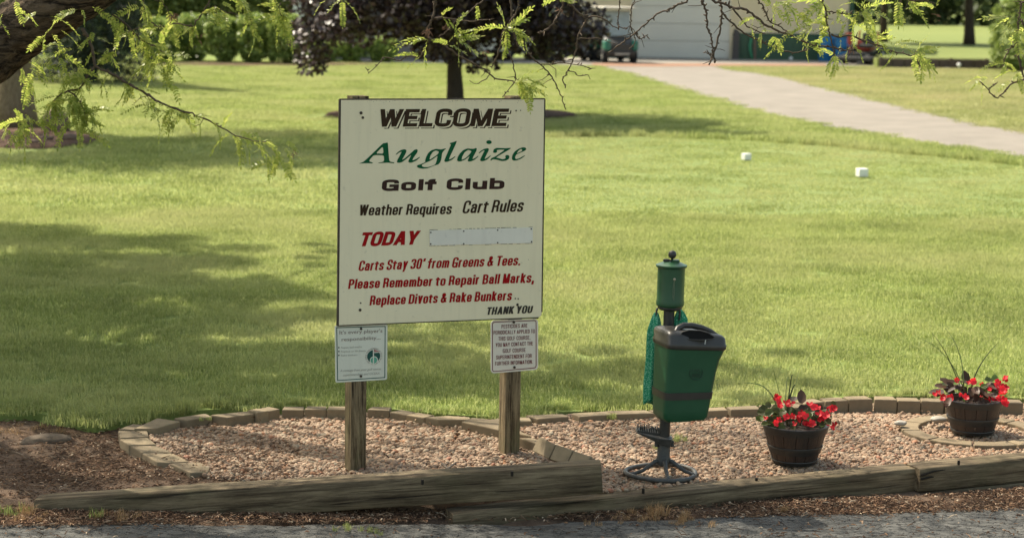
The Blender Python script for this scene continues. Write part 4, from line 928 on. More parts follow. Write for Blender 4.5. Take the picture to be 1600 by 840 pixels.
lt('lettering', M_greyf, S1, [('Repair ball marks', (533, 544.0), (565.5, 542.6), 3.0, dict(bold=.0)), ('Replace or fill divots', (533, 550.2), (571.5, 548.8), 3.0, dict(bold=.0)), ('Rake bunkers', (533, 556.2), (558.5, 555.2), 3.0, dict(bold=.0)),
    ('A message from your golf course', (531.5, 580.5), (595, 577.5), 3.9, dict(shear=1, bold=.0)), ('superintendent and GCSAA', (536, 587.2), (593, 584.3), 3.9, dict(shear=1, bold=.0))])
for y in (542.6, 548.6, 554.6): disc(529.4, y, .0042, -.0130, M_blk, S1, 'bullet_mark', .0004, 6)
EMx, EMy = 583.9, 556.2
em = empty('emblem', (0, 0, 0)); em.parent = S1; em.location = BP(EMx, EMy, -.0128) - wloc(S1)
def disc2(px, py, rpx, off, mat, name, a0=0, a1=2 * PI, par=em, seg=28):
    c = BP(px, py, off); r = rpx / F * c.length; mb = MB(); pts_ = [c + (EX * math.cos(a0 + (a1 - a0) * k / seg) * 1.07 + EZ * math.sin(a0 + (a1 - a0) * k / seg)) * r for k in range(seg + (a1 - a0 < 6.2))]
    mb.add(pts_, [tuple(range(len(pts_)))]); return part(mb, name, mat, par)
disc2(EMx, EMy, 10.4, -.0126, M_dgreen, 'green_disc'); disc2(584.2, 562.4, 6.4, -.0122, M_signL, 'ball_ring'); disc2(584.2, 562.4, 5.2, -.0118, M_lgreen, 'ball')
def quadp(pts, off, mat, name, par=em):
    mb = MB(); mb.add([BP(x, y, off) for x, y in pts], [tuple(range(len(pts)))]); return part(mb, name, mat, par)
quadp([(582.7, 570), (582.7, 545.5), (584.3, 545.4), (584.3, 570)][::1], -.0116, M_signL, 'pole_mark')
quadp([(584.6, 549.8), (594.2, 549.0), (584.6, 545.4)], -.0114, M_pink, 'flag_mark')
quadp([(584.6, 551.0), (594.8, 550.2), (594.2, 549.0), (584.6, 549.8)], -.0115, M_signL, 'flag_lower_band')  # pale printed band along the lower edge of the flag
s_ = 'GOLF COURSE SUPERINTENDENTS ASSOCIATION OF AMERICA  '; mb = MB(); c0 = BP(EMx, EMy, -.0124); kpx = c0.length / F
for i, ch in enumerate(s_):
    if ch == ' ': continue
    a = R(235) - 2 * PI * i / len(s_); V_, Fs = text_mesh(ch, .02, 1); cxm = (min(v.x for v in V_) + max(v.x for v in V_)) / 2
    rad = Vector((math.cos(a), math.sin(a))); tan = Vector((math.sin(a), -math.cos(a)))
    out = []
    for v in V_:
        q = rad * (11.4 + v.y * 2.9) + tan * ((v.x - cxm) * 2.1); out.append(c0 + (EX * q.x * 1.07 + EZ * q.y) * kpx)
    mb.add(out, Fs)
part(mb, 'ring_lettering', M_greyp, em)
for x, y in ((564, 513.2), (563.8, 587.2)): disc(x, y, .0068, -.0135, M_rust, S1, 'bolt', .005); 
qR = [(766.6, 500.2), (840.6, 497.4), (840.6, 577.0), (766.6, 583.0)]
S2 = small_sign('small_sign', 'white sign with dark red border and red capitals about pesticides on the right post', qR, .024, M_signR, M_maroon, 2.3, 1.2)
TX = [('PESTICIDES ARE', 783.6, 512.9, 824.2, 511.2), ('PERIODICALLY APPLIED TO', 771.2, 522.4, 835.6, 519.9), ('THIS GOLF COURSE.', 778.8, 531.8, 828.6, 529.9), ('YOU MAY CONTACT THE', 774.5, 541.6, 832.8, 539.0), ('GOLF COURSE', 785.8, 550.8, 821.2, 549.2), ('SUPERINTENDENT FOR', 775.2, 561.0, 830.8, 558.4), ('FURTHER INFORMATION.', 773.6, 570.6, 832.4, 567.6)]
strokes('lettering', M_maroon, [(s, (a, b), (c, d), 6.0, 0.78, 0.72, dict(off=-.0122, gap=.20)) for s, a, b, c, d in TX], None, S2)
for x, y in ((802.6, 502.8), (803.6, 573.4)): disc(x, y, .0075, -.0135, M_rust, S2, 'bolt', .005)
# ---------------------------------------------------------------- ball washer station with litter bin
B0 = P(1036, 741, 0.092); WS = empty('ball_washer_stand', B0, 0, 'dark green ball washer on a black post with a litter bin and shoe brush', 'ball washer')
pxm = B0.length / F     # metres per picture pixel here
M_gp = simple('green_enamel', (0.010, 0.060, 0.022), (0.014, 0.075, 0.028), 10, .38, .05, 40, .5)
M_gbin = simple('green_plastic', (0.008, 0.064, 0.026), (0.015, 0.084, 0.037), 6, .42, .08, 60, .5)
M_bk = simple('black_paint', (0.018, 0.018, 0.017), (0.035, 0.034, 0.03), 30, .42, .15, 90, .5)
M_lid = simple('black_plastic', (0.030, 0.027, 0.023), (0.045, 0.040, 0.033), 12, .40, .1, 120, .5)
M_iron = simple('worn_iron', (0.035, 0.037, 0.036), (0.085, 0.082, 0.075), 25, .55, .4, 70, .5, metal=.2)
M_hole_shade = simple('opening_shade_black', (0.004, 0.004, 0.004), rough=.9)
LN = Vector((0.012, 0.0, 1.0)).normalized()     # the stand leans slightly right
def st(x, y, z): v = B0 + Vector((x, y, 0)) + LN * z; return v
def spos(px, py, dy=0.0):   # picture point at the stand's distance
    return Q(px, py, B0.y + dy)
# base ring + four spokes, collar
cR = B0 + Vector((-.015, 0, .0)); mb = MB()
ring = [cR + Vector((.185 * math.cos(a), .185 * math.sin(a), .012 + .004 * math.sin(a * 2))) for a in [2 * PI * k / 40 for k in range(41)]]
mb.tube(ring, .0125, 10, False); part(mb, 'base_ring', M_iron, WS, smooth=True)
for a in (R(200), R(275), R(340), R(70)):
    d = Vector((math.cos(a), math.sin(a), 0)); c = B0
    pts_ = [st(0, 0, .080) + d * .022, st(0, 0, .074) + d * .05, c + d * .085 + EZ * .050, c + d * .12 + EZ * .030, c + d * .16 + EZ * .020, cR + d * .185 + EZ * .014]
    mb = MB(); mb.tube(pts_, [.013, .0125, .011, .010, .010, .010], 8); part(mb, 'leg', M_iron, WS, smooth=True)
mb = MB(); mb.lathe([(0, .045), (.022, .045), (.034, .055), (.038, .090), (.034, .100), (.034, .165), (.040, .17), (.040, .205), (.030, .208), (0, .208)], B0, 18); part(mb, 'collar', M_iron, WS, smooth=True, ang=35)
mb = MB(); mb.tube([st(0, 0, .10), st(0, 0, .92)], .0285, 16); part(mb, 'pole', M_bk, WS, smooth=True, ang=40)
for k in (-1, 1):
    mb = MB(); mb.box(st(.042 * k, -.01, .17), (.018, .02, .035)); part(mb, 'clamp_bolt', M_iron, WS, bevel=.004)
# shoe scraper shelf with brush
mb = MB(); zt = .205
top = [st(-.150, -.02, zt + .028), st(-.150, .07, zt + .028), st(.02, .075, zt), st(.045, .02, zt - .002), st(.035, -.055, zt - .004), st(-.03, -.06, zt + .002)]
bot = [st(-.150, -.02, zt + .022), st(-.150, .07, zt + .022), st(.02, .06, zt - .045), st(.035, .02, zt - .05), st(.03, -.04, zt - .05), st(-.03, -.045, zt - .03)]
mb.loft([bot[::-1], top[::-1]]); part(mb, 'scraper_shelf', M_iron, WS, bevel=.003)
mb = MB()
for i in range(11):
    for j in range(5):
        x = -.140 + .012 * i; y = -.008 + .018 * j; z = zt + .026 - (x + .15) * .12
        mb.tube([st(x, y, z), st(x + random.uniform(-.003, .003), y + random.uniform(-.003, .003), z + .030 + random.uniform(-.003, .003))], .0032, 4)
part(mb, 'brush_bristles', M_bk, WS)['kind'] = 'stuff'
mb = MB(); mb.box(st(-.08, .03, zt + .019), (.13, .085, .014), Matrix.Rotation(.12, 3, 'Y')); part(mb, 'brush_base', M_bk, WS, bevel=.003)
# ball washer: body, cap, knob
def zc(py): return (P(1036, py, 0) and (spos(1041, py).z - B0.z))
zb, zt2 = zc(477), zc(414.5); cx = Vector((.0015, 0, 0)); r1 = 23.2 * pxm
pr = [(0, zb - .030), (.028, zb - .030), (.030, zb - .006), (r1 * .86, zb - .004), (r1 * .95, zb + .004), (r1 * .97, zb + .018), (r1 * .93, zb + .03), (r1 * .93, zt2 - .012), (r1 * .99, zt2 - .01), (r1 * 1.06, zt2 - .004), (r1 * 1.06, zt2 + .004), (r1 * .98, zt2 + .006), (r1 * .55, zt2 + .020), (0, zt2 + .022)]
mb = MB(); mb.lathe(pr, (0, 0, 0), 32); body = mb
mm = Matrix.Translation(B0 + Vector((.004, 0, 0))) @ Vector((0, 0, 1)).rotation_difference(LN).to_matrix().to_4x4()
def leanpart(mb, name, mat, par=WS, **k):
    mb.v = [tuple(mm @ Vector(v)) for v in mb.v]; return part(mb, name, mat, par, **k)
bd = leanpart(body, 'washer_body', M_gp, smooth=True, ang=30)
mb = MB(); mb.lathe([(r1 * .70, zb - .022), (r1 * .84, zb - .012), (r1 * .84, zb - .002), (0, zb - .001)], (0, 0, 0), 24); leanpart(mb, 'lower_plate', M_bk, smooth=True, ang=30)
mb = MB(); mb.lathe([(0, zt2 + .012), (.021, zt2 + .012), (.021, zt2 + .030), (.017, zt2 + .033), (0, zt2 + .033)], (.020, -.012, 0), 16); leanpart(mb, 'plunger_collar', M_gp, smooth=True, ang=30)
mb = MB(); mb.box((-.028, -.01, zt2 + .028), (.034, .012, .014)); mb.box((-.01, -.012, zt2 + .028), (.03, .008, .01)); leanpart(mb, 'ball_holder', M_bk, bevel=.003)
kz = zc(397.2); mb = MB(); mb.lathe([(0, zt2 + .02), (.009, zt2 + .02), (.006, kz - .02), (.012, kz - .019), (.0185, kz - .012), (.0215, kz - .002), (.021, kz + .006), (.0165, kz + .015), (.008, kz + .0205), (0, kz + .0215)], (0.002, -.004, 0), 18); leanpart(mb, 'plunger_knob', M_bk, smooth=True)
c = st(.016, -r1 * .94, zc(433)); mb = MB(); mb.tube([c + Vector((0, .004, 0)), c + Vector((.001, -.004, 0))], [.008, .006], 10); part(mb, 'drain_plug', simple('brass', (.45, .40, .28), rough=.4, metal=.6), WS, smooth=True)
mb = MB(); mb.tube([c + Vector((-.002, -.003, -.004)), c + Vector((-.006, -.001, -.05)), c + Vector((-.005, -.001, -.10))], .0011, 4); mb.tube([c + Vector((.001, -.003, -.004)), c + Vector((.002, -.001, -.05)), c + Vector((-.001, -.001, -.11))], .0009, 4); part(mb, 'drip_marks', simple('dried_drip', (.22, .25, .16)), WS)
# towel hooks and towels
for sx in (-1, 1):
    q = st(sx * (.062 if sx < 0 else .050), -.01, zb - .012); mb = MB(); mb.tube([q, q + Vector((sx * .004, 0, -.014)), q + Vector((sx * .006, 0, -.028)), q + Vector((sx * .004, 0, -.052)), q + Vector((0, 0, -.062))], [.006, .0055, .005, .0055, .004], 8); part(mb, 'towel_hook', M_bk, WS, smooth=True)
def towel_mat():
    t = NT('green_mesh_towel'); v = t.n('ShaderNodeTexVoronoi'); v.inputs['Scale'].default_value = 150; t.l(t.coord('Object'), v.inputs['Vector'])
    c = t.mix(t.ramp(v.outputs['Distance'], [(.25, 1), (.5, 0)]), (0.03, 0.24, 0.12), (0.24, 0.54, 0.36)); t.col(c); t.bump(v.outputs['Distance'], .25, .002); return t.set(.9, .1)
M_towel = towel_mat()
def towel(x, zt, zbt, w, label, y=-.005, lean=0.0, sc=1):
    q = st(x, y, zt); mb = MB(); rings = []; n = 26; m = 40
    for i in range(n + 1):
        s = i / n; z = zt + (zbt - zt) * s; ww = w * (.30 + .70 * min(1, s * 5) ** .7 if s < .2 else 1.0 - .30 * max(0, s - .45)) * (1 + .10 * math.sin(s * 9)); rr = []
        for k in range(m):
            a = 2 * PI * k / m; fold = 1 + .22 * math.sin(a * 4 + s * 1.5) + .07 * math.sin(a * 9 - s * 4)
            rr.append(st(x + lean * s * (1 - .4 * s), y, 0) + LN * z + Vector((math.cos(a) * ww * .5 * fold, math.sin(a) * ww * .28 * fold, .012 * math.sin(a * 3 + 1) * (s > .9))))
        rings.append(rr)
    mb.loft(rings); thing_mesh(mb, 'towel', M_towel, q, label, 'towel', smooth=True)
towel(-.068, zc(488), zc(628), .062, 'long green mesh towel hanging from the left hook of the ball washer', lean=-.030)
towel(.058, zc(484), zc(560), .060, 'green mesh towel hanging from the right hook behind the bin lid', y=.02, lean=.02)
# litter bin: rounded box, tapered, tilted to the left at its foot
BY = R(17); bx = Vector((math.cos(BY), math.sin(BY), 0)); bn = Vector((math.sin(BY), -math.cos(BY), 0))
def rbox(cpx, cpy, hw, hd, tiltz=0.0, n=10, e=.24, dy=-.15):
    c = spos(cpx, cpy, dy); out = []
    for k in range(4 * n):
        a = 2 * PI * k / (4 * n); ca, sa = math.cos(a), math.sin(a); x = math.copysign(abs(ca) ** e, ca) * hw; y = math.copysign(abs(sa) ** e, sa) * hd
        out.append(c + bx * x - bn * y + EZ * (tiltz * x))
    return out
mpx = pxm * .985; HD = .120
sec = [(1063, 653, 33, .72, 0), (1062.5, 647, 37.5, .80, 0), (1063.5, 635, 39, .83, 0), (1066.5, 605, 41, .88, -.02), (1070, 576, 43, .92, -.04), (1073, 557, 44.8, .96, -.05), (1076, 545, 47.6, 1.0, -.06), (1077, 539, 48.2, 1.02, -.06)]
mb = MB(); rings = []
for i, (x, y, hw, kd, tz) in enumerate(sec):
    r_ = rbox(x, y, hw * mpx, HD * kd, tz)
    if i < 2: r_ = [p + EZ * (.020 * max(0, 1 - abs(((p - spos(x, y, -.15)).dot(bx) / (hw * mpx)) - .45) / .4)) * max(0, (p - spos(x, y, -.15)).dot(bn)) / HD for p in r_]
    rings.append(r_)
mb.loft(rings); bb = part(mb, 'bin_body', M_gbin, WS, smooth=True, ang=60)
mb = MB(); mb.loft([rbox(1065.2, 618, 39.6 * mpx, HD * .86, -.015), rbox(1065.2, 618, 41.2 * mpx, HD * .875 + .003, -.015), rbox(1066.2, 607, 41.8 * mpx, HD * .895 + .003, -.02), rbox(1066.2, 607, 40.2 * mpx, HD * .87, -.02)], (False, False)); part(mb, 'strap_band', M_lid, WS, smooth=True, ang=40)
# lid with a raised hood round the opening
mb = MB(); lids = [(1077, 540.5, 48.6, 1.04, -.06), (1077, 539, 50.4, 1.09, -.06), (1077.5, 532.5, 50.8, 1.10, -.06), (1077.5, 531, 49.6, 1.07, -.07), (1077, 521, 49.4, 1.05, -.08), (1076, 517, 46.5, .97, -.09), (1074, 514.5, 40, .80, -.10), (1072, 513, 25, .5, -.11), (1071, 512.5, 3, .06, -.11)]
mb.loft([rbox(x, y, hw * mpx, HD * kd, tz) for x, y, hw, kd, tz in lids]); lid = part(mb, 'bin_lid', M_lid, WS, smooth=True, ang=60)
# hood: arched ridge from left side over to the right, opening inside on the front slope
hood = [spos(1052, 533, -.265), spos(1054, 522, -.25), spos(1059, 512.5, -.22), spos(1068, 508, -.19), spos(1082, 508.5, -.18), spos(1097, 512, -.17), spos(1110, 517, -.17), spos(1119, 523, -.18), spos(1121, 530, -.20)]
mb = MB(); mb.tube(hood, [.006, .012, .015, .016, .016, .015, .013, .011, .006], 10); part(mb, 'lid_hood', M_lid, WS, smooth=True)
op = [(1063.0, 523.5), (1066, 518.5), (1077, 515.6), (1094, 516.2), (1107, 519.8), (1117, 526), (1114, 529.2), (1099, 530.6), (1080, 530.4), (1069, 528)]
mb = MB(); w_ = [spos(x, y, -.2860) for x, y in op]; mb.prism(w_, Vector((0, .02, 0))); part(mb, 'bin_opening_shade', M_hole_shade, WS)  # solid slab on the lid; shade inside the opening is put into its black
mb = MB(); k = len(op); rim = [spos(x, y, -.2865) for x, y in op]; mb.tube(rim + [rim[0]], .0035, 6, False); part(mb, 'opening_rim', M_lid, WS, smooth=True)
mb = MB(); q = spos(1102, 534, -.2890); mb.box(q, (.005, .003, .022), Matrix.Rotation(.12, 3, 'Y')); part(mb, 'white_mark', simple('white_tape', (.5, .5, .45)), WS)
# embossed round badge with two lines of letters on the front
def front(px, py, off):      # on the bin's front face plane
    c = spos(1068, 580, -.15) + bn * (HD * .93 + off); d = ray(px, py); n = (bn + EZ * .04).normalized(); t = (c - CC).dot(n) / d.dot(n); return CC + d * t
bcx, bcy, br = 1087.5, 582.0, 11.0; mb = MB(); c = front(bcx, bcy, .003)
mb.tube([front(bcx + br * .92 * math.cos(a), bcy + br * math.sin(a), .003) for a in [2 * PI * k / 28 for k in range(29)]], .0016, 5, False); mb.tube([front(bcx - 9.5, bcy - .3, .003), front(bcx + 9.5, bcy - 1.0, .003)], .001, 4)
for s, y0 in (('PAR', bcy - 2.2), ('AIDE', bcy + 6.6)):
    V_, Fs = text_mesh(s, .03, 2); xa, xb = min(v.x for v in V_), max(v.x for v in V_)
    mb.add([front(bcx - 7 + 14 * (v.x - xa) / (xb - xa), y0 - v.y / .729 * 5.6, .004) for v in V_], Fs)
part(mb, 'badge', simple('badge_green', (0.006, 0.032, 0.016), (0.008, 0.04, 0.02), 50, .35), WS, smooth=False)
for zz_ in (560, 620): mb = MB(); mb.box(st(0.02, -.02, zc(zz_)), (.05, .06, .03)); part(mb, 'bin_bracket', M_bk, WS)

# ---------------------------------------------------------------- half-barrel planters
M_stave = simple('stave_brown', (0.050, 0.029, 0.021), (0.022, 0.016, 0.013), 9, .5, .5, 60, .5, stretch=(4, 4, .7))
M_hoop = simple('dark_hoop', (0.016, 0.015, 0.014), (0.028, 0.025, 0.022), 20, .45, .15, 80, .5)
M_pot = simple('potting_soil', (0.03, 0.02, 0.014), rough=1.0, bump=.6)
def planter(c, h, rb, rt, label):
    root = empty('barrel_planter', c, 0, label, 'planter'); ns = 15
    def rad(z): return rb + (rt - rb) * (z / h) + .004 * math.sin(PI * z / h)
    for i in range(ns):
        a0 = 2 * PI * i / ns + .01; a1 = 2 * PI * (i + 1) / ns - .01; dr = random.uniform(-.0012, .0012); rings = []
        for z in np.linspace(.004, h - .004, 6):
            r = rad(z) + dr; rr = []
            for k in range(4): a = a0 + (a1 - a0) * k / 3; e = .0015 if k in (0, 3) else 0; rr.append((c.x + (r - e) * math.cos(a), c.y + (r - e) * math.sin(a), c.z + z))
            for k in (3, 0): a = a0 + (a1 - a0) * k / 3; rr.append((c.x + (r - .012) * math.cos(a), c.y + (r - .012) * math.sin(a), c.z + z))
            rings.append(rr)
        mb = MB(); mb.loft(rings); part(mb, 'stave', M_stave, root, smooth=True, ang=40)
    for z0, z1, t in ((h * .80, h, .0045), (h * .28, h * .48, .0035), (0, h * .11, .0035)):
        mb = MB(); mb.lathe([(rad(z0) - .006, z0), (rad(z0) + t, z0 + .001), (rad(z0) + t + .001, z0 + .004), (rad((z0 + z1) / 2) + t, (z0 + z1) / 2), (rad(z1) + t + .001, z1 - .004), (rad(z1) + t, z1), (rad(z1) - .014, z1), (rad(z0) - .012, z0)], c, 40); part(mb, 'hoop', M_hoop, root, smooth=True, ang=40)
    mb = MB(); mb.lathe([(rad(h) - .013, h - .018), (.06, h - .010), (0, h - .008)], c, 20); part(mb, 'soil_fill', M_pot, root, smooth=True)
    return root, c + EZ * (h - .01)
c1 = P(1241, 721, .095); k1 = c1.length / F; PL1, s1 = planter(c1, 60 * k1 * 1.02, 33.5 * k1, 51 * k1, 'brown barrel planter with black bands standing in the gravel right of the bin')
c2 = P(1519, 674, .100); k2 = c2.length / F; PL2, s2 = planter(c2, 52 * k2 * 1.02, 31.5 * k2, 45 * k2, 'brown barrel planter standing inside the paver ring at far right')
# begonias
M_bleaf = leafmat('begonia_leaf', (0.050, 0.060, 0.020), (0.14, 0.24, 0.055), .3, mid=(0.085, 0.095, 0.035), rough=.5, spec=.3)
M_bronze = leafmat('begonia_bronze_leaf', (0.045, 0.026, 0.016), (0.085, 0.045, 0.028), .2, rough=.5, spec=.3)
M_petal = leafmat('red_petal', (0.42, 0.006, 0.014), (0.80, 0.030, 0.045), .35, rough=.5, spec=.3)
M_stem = simple('begonia_stem', (0.10, 0.12, 0.04), (0.14, 0.06, 0.04), 20, .5)
def bleaf(seed, L_=.052, W_=.045, mat=None):
    r = random.Random(seed); mb = MB(); n = 8; V_ = [(0, 0, 0)]; rim_ = []
    for k in range(n): a = -PI + 2 * PI * (k + .5) / n; rim_.append((L_ * (.5 + .5 * math.cos(a)) * (1 + .1 * r.uniform(-1, 1)), W_ * .5 * math.sin(a) * (1 + .12 * r.uniform(-1, 1)), .006 * r.uniform(-1, 1) + .010 * abs(math.sin(a))))
    ctr = (L_ * .45, 0, -.002); Vs = [ctr] + rim_
    me = np_mesh('begonia_leaf', Vs, [(0, i + 1, (i + 1) % n + 1) for i in range(n)], np.full(n + 1, r.random()), mat or M_bleaf, True); return me
BL = [bleaf(s) for s in range(6)] + [bleaf(10 + s, .085, .055, M_bronze) for s in range(3)]
def flower(seed, L_=.020):
    r = random.Random(seed); Vs = []; Fs = []; 
    for k in range(5 if seed % 2 else 4):
        a = k * (2 * PI / (5 if seed % 2 else 4)) + r.uniform(-.2, .2); w = L_ * r.uniform(.38, .55); l = L_ * r.uniform(.8, 1.1); up = r.uniform(.2, .8) * L_; b = len(Vs)
        d = Vector((math.cos(a), math.sin(a), 0)); s = Vector((-d.y, d.x, 0))
        Vs += [d * .001, d * l * .5 + s * w + EZ * up * .4, d * l * .9 + s * w * .6 + EZ * up, d * l + EZ * up * 1.05, d * l * .9 - s * w * .6 + EZ * up, d * l * .5 - s * w + EZ * up * .4, d * l * .5 + EZ * up * .2]
        Fs += [(b + 6, b + i, b + (i + 1)) for i in range(0, 5)] + [(b + 6, b + 5, b)]
    return np_mesh('flower', [tuple(v) for v in Vs], Fs, np.full(len(Vs), r.random()), M_petal)
FL = [flower(s) for s in range(6)]
def pobj(name, me, root, loc, rot, sc, tl=None):
    o = bpy.data.objects.new(name, me); COL.objects.link(o); o.parent = root; o.location = loc - root.location; o.rotation_euler = rot if tl is None else (Matrix.Rotation(tl[0], 3, 'X') @ Matrix.Rotation(tl[1], 3, 'Y') @ Matrix.Rotation(tl[2], 3, 'Z')).to_euler(); o.scale = (sc,) * 3; return o
def begonia(s, kp, fl_px, lf_px, label, depth, seed):
    random.seed(seed); root = empty('begonia_plant', s, 0, label, 'flowers'); hub = s
    for (x, y, kind, sc) in lf_px:
        q = Q(x, y, depth + random.uniform(-.11, .11)); d = (q - hub); az = math.atan2(d.y, d.x) + random.uniform(-.5, .5)
        pobj('leaf', BL[kind], root, q, None, sc, (random.uniform(.1, 1.3), random.uniform(-.5, .5), az))
    for i, (x, y, sc, n) in enumerate(fl_px):
        for j in range(n):
            q = Q(x + random.gauss(0, 2.6) * (n > 1), y + random.gauss(0, 2.6) * (n > 1), depth + random.uniform(-.16, .02) - .03 * j)
            pobj('flower', FL[(i + j) % 6], root, q, None, sc * random.uniform(.70, 1.0), (random.uniform(.4, 1.4), random.uniform(-.6, .6), random.uniform(0, 6)))
    mb = MB()
    for (x, y, kind, sc) in lf_px[::2]:
        q = Q(x, y, depth + random.uniform(-.06, .06)); mb.tube([Vector((s.x + (q.x - s.x) * .5, s.y, s.z)), s.lerp(q, .6) + EZ * .02, q], [.0025, .002, .0014], 4)
    part(mb, 'stem', M_stem, root)['kind'] = 'stuff'
    return root
r_ = random.Random(3)
lf1 = [(r_.uniform(1196, 1288), r_.uniform(640, 664), r_.choice([0, 1, 2, 3, 4, 5, 5, 1]), r_.uniform(.7, 1.05)) for _ in range(74)] + [(1250, 631, 6, 1.0), (1268, 634, 7, 1.0), (1285, 640, 8, .9), (1240, 628, 7, .9), (1228, 652, 2, 1.2), (1275, 645, 6, .9), (1200, 650, 4, 1), (1222, 660, 1, 1.2), (1298, 633, 0, .7), (1210, 643, 3, 1), (1192, 655, 5, .8), (1205, 632, 0, .8), (1260, 650, 6, 1), (1246, 645, 7, .9)]
fl1 = [(1215, 621, 1.25, 3), (1218, 632, 1.2, 3), (1233, 631, 1.2, 3), (1197, 655, 1.0, 2), (1211, 659, 1.1, 3), (1232, 649, 1.1, 2), (1252, 650, 1.3, 4), (1260, 661, 1.2, 4), (1272, 636, 1.2, 3), (1284, 649, 1.3, 5), (1290, 660, 1.1, 2), (1296, 643, 1.2, 3), (1303, 638, 1.2, 3), (1303, 666, 1.1, 2), (1242, 663, .9, 1), (1268, 663, 1.2, 4), (1229, 653, .9, 1), (1203, 648, .8, 1), (1280, 661, 1.1, 2), (1224, 656, .8, 1)]
BG1 = begonia(s1, k1, fl1, lf1, 'red flowering begonia with green leaves in the planter nearest the bin', s1.y, 11)
lf2 = [(r_.uniform(1476, 1556), r_.uniform(598, 625), r_.choice([0, 2, 4, 6, 7, 8, 7, 6]), r_.uniform(.6, .9)) for _ in range(66)] + [(1482, 606, 6, 1.1), (1476, 612, 7, 1.1), (1490, 601, 8, 1.1), (1538, 594, 5, 1.0), (1549, 594, 4, 1.0), (1498, 604, 6, 1.1), (1512, 598, 7, .9), (1470, 616, 8, .8), (1540, 606, 2, 1.1), (1530, 612, 1, 1)]
fl2 = [(1459, 616, 1.1, 2), (1475, 619, 1.1, 3), (1487, 624, 1.1, 2), (1495, 594, .9, 1), (1509, 619, 1.1, 3), (1521, 596, 1.2, 3), (1534, 600, .9, 1), (1522, 614, 1.2, 3), (1535, 616, 1.1, 2), (1541, 622, 1.1, 2), (1548, 608, 1.1, 2), (1562, 598, 1.2, 3), (1569, 593, 1.2, 2), (1569, 610, 1.4, 6), (1558, 620, 1.2, 3), (1568, 626, 1.3, 4), (1514, 598, .9, 1), (1500, 616, .9, 1)]
BG2 = begonia(s2, k2, fl2, lf2, 'red flowering begonia with bronze and green leaves in the far right planter', s2.y, 12)
M_spike = leafmat('spike_blade', (0.14, 0.21, 0.06), (0.36, 0.42, 0.20), .3, rough=.5)
M_spiked = leafmat('dark_spike_blade', (0.030, 0.050, 0.018), (0.05, 0.07, 0.03), .2, rough=.45)
def spike(root, pts_px, w, depth, mat):
    W_ = [Q(x, y, depth + i * .01) for i, (x, y) in enumerate(pts_px)]; n = 10; P_ = []
    for i in range(n + 1):
        t = i / n * (len(W_) - 1); k = min(int(t), len(W_) - 2); f = t - k; p0 = W_[max(k - 1, 0)]; p1 = W_[k]; p2 = W_[k + 1]; p3 = W_[min(k + 2, len(W_) - 1)]
        P_.append(.5 * ((2 * p1) + (p2 - p0) * f + (2 * p0 - 5 * p1 + 4 * p2 - p3) * f * f + (3 * p1 - p0 - 3 * p2 + p3) * f ** 3))
    mb = MB(); w *= 1.5; mb.tube(P_, [w * (1 - (i / n) ** 2 * .85) for i in range(n + 1)], 4); o = part(mb, 'blade', mat, root)
    a = o.data.attributes.new('tint', 'FLOAT', 'POINT'); a.data.foreach_set('value', [random.random()] * len(o.data.vertices))
def spikes(s, label, L):
    root = empty('spike_plant', s, 0, label, 'plant'); [spike(root, p, w, s.y, M_spiked if dk else M_spike) for p, w, dk in L]
spikes(s1, 'thin pale grassy spike leaves rising from the planter nearest the bin', [([(1218, 655), (1209, 622), (1192, 603), (1172, 598), (1160, 598)], .0035, 0), ([(1226, 655), (1227, 630), (1229, 600), (1231, 587)], .0028, 0), ([(1230, 655), (1233, 625), (1240, 603), (1243, 602)], .0045, 1), ([(1224, 655), (1218, 615), (1210, 585), (1206, 570)], .0016, 0), ([(1228, 655), (1236, 592), (1239, 586)], .0030, 1), ([(1232, 655), (1250, 575), (1275, 545)], .0012, 0)])
spikes(s2, 'long arching dark green spike leaves rising from the far right planter', [([(1512, 622), (1500, 594), (1485, 566), (1460, 540), (1424, 523)], .0028, 0), ([(1508, 622), (1495, 590), (1475, 546), (1454, 517)], .0026, 1), ([(1506, 622), (1505, 585), (1500, 555), (1488, 527), (1472, 508)], .0028, 0), ([(1515, 622), (1522, 590), (1538, 560), (1561, 533)], .0034, 1), ([(1510, 622), (1511, 600), (1512, 583)], .0022, 1), ([(1500, 622), (1502, 608), (1507, 592)], .0030, 0), ([(1505, 620), (1490, 590), (1470, 583)], .0014, 0)])

# ---------------------------------------------------------------- tee markers
M_mark = simple('white_marker_paint', (.80, .79, .75), (.72, .71, .67), 12, .5)
for x, y, s, yaw, lab in ((1166, 251, .115, .45, 'small white cube tee marker on the tee, the farther of two'), (1346.5, 277.5, .135, .3, 'small white cube tee marker on the tee, nearer and to the right')):
    c = P(x, y, LZ + .006); root = empty('tee_marker', c, 0, lab, 'tee marker', 'white tee markers on the tee')
    mb = MB(); mb.box(c + EZ * s * .53, (s, s * .9, s * .82), Matrix.Rotation(yaw, 3, 'Z')); part(mb, 'block', M_mark, root, bevel=.007, bseg=2)
    mb = MB(); mb.tube([c - EZ * .05, c + EZ * .03], .006, 8); part(mb, 'spike', M_metal_dark, root)
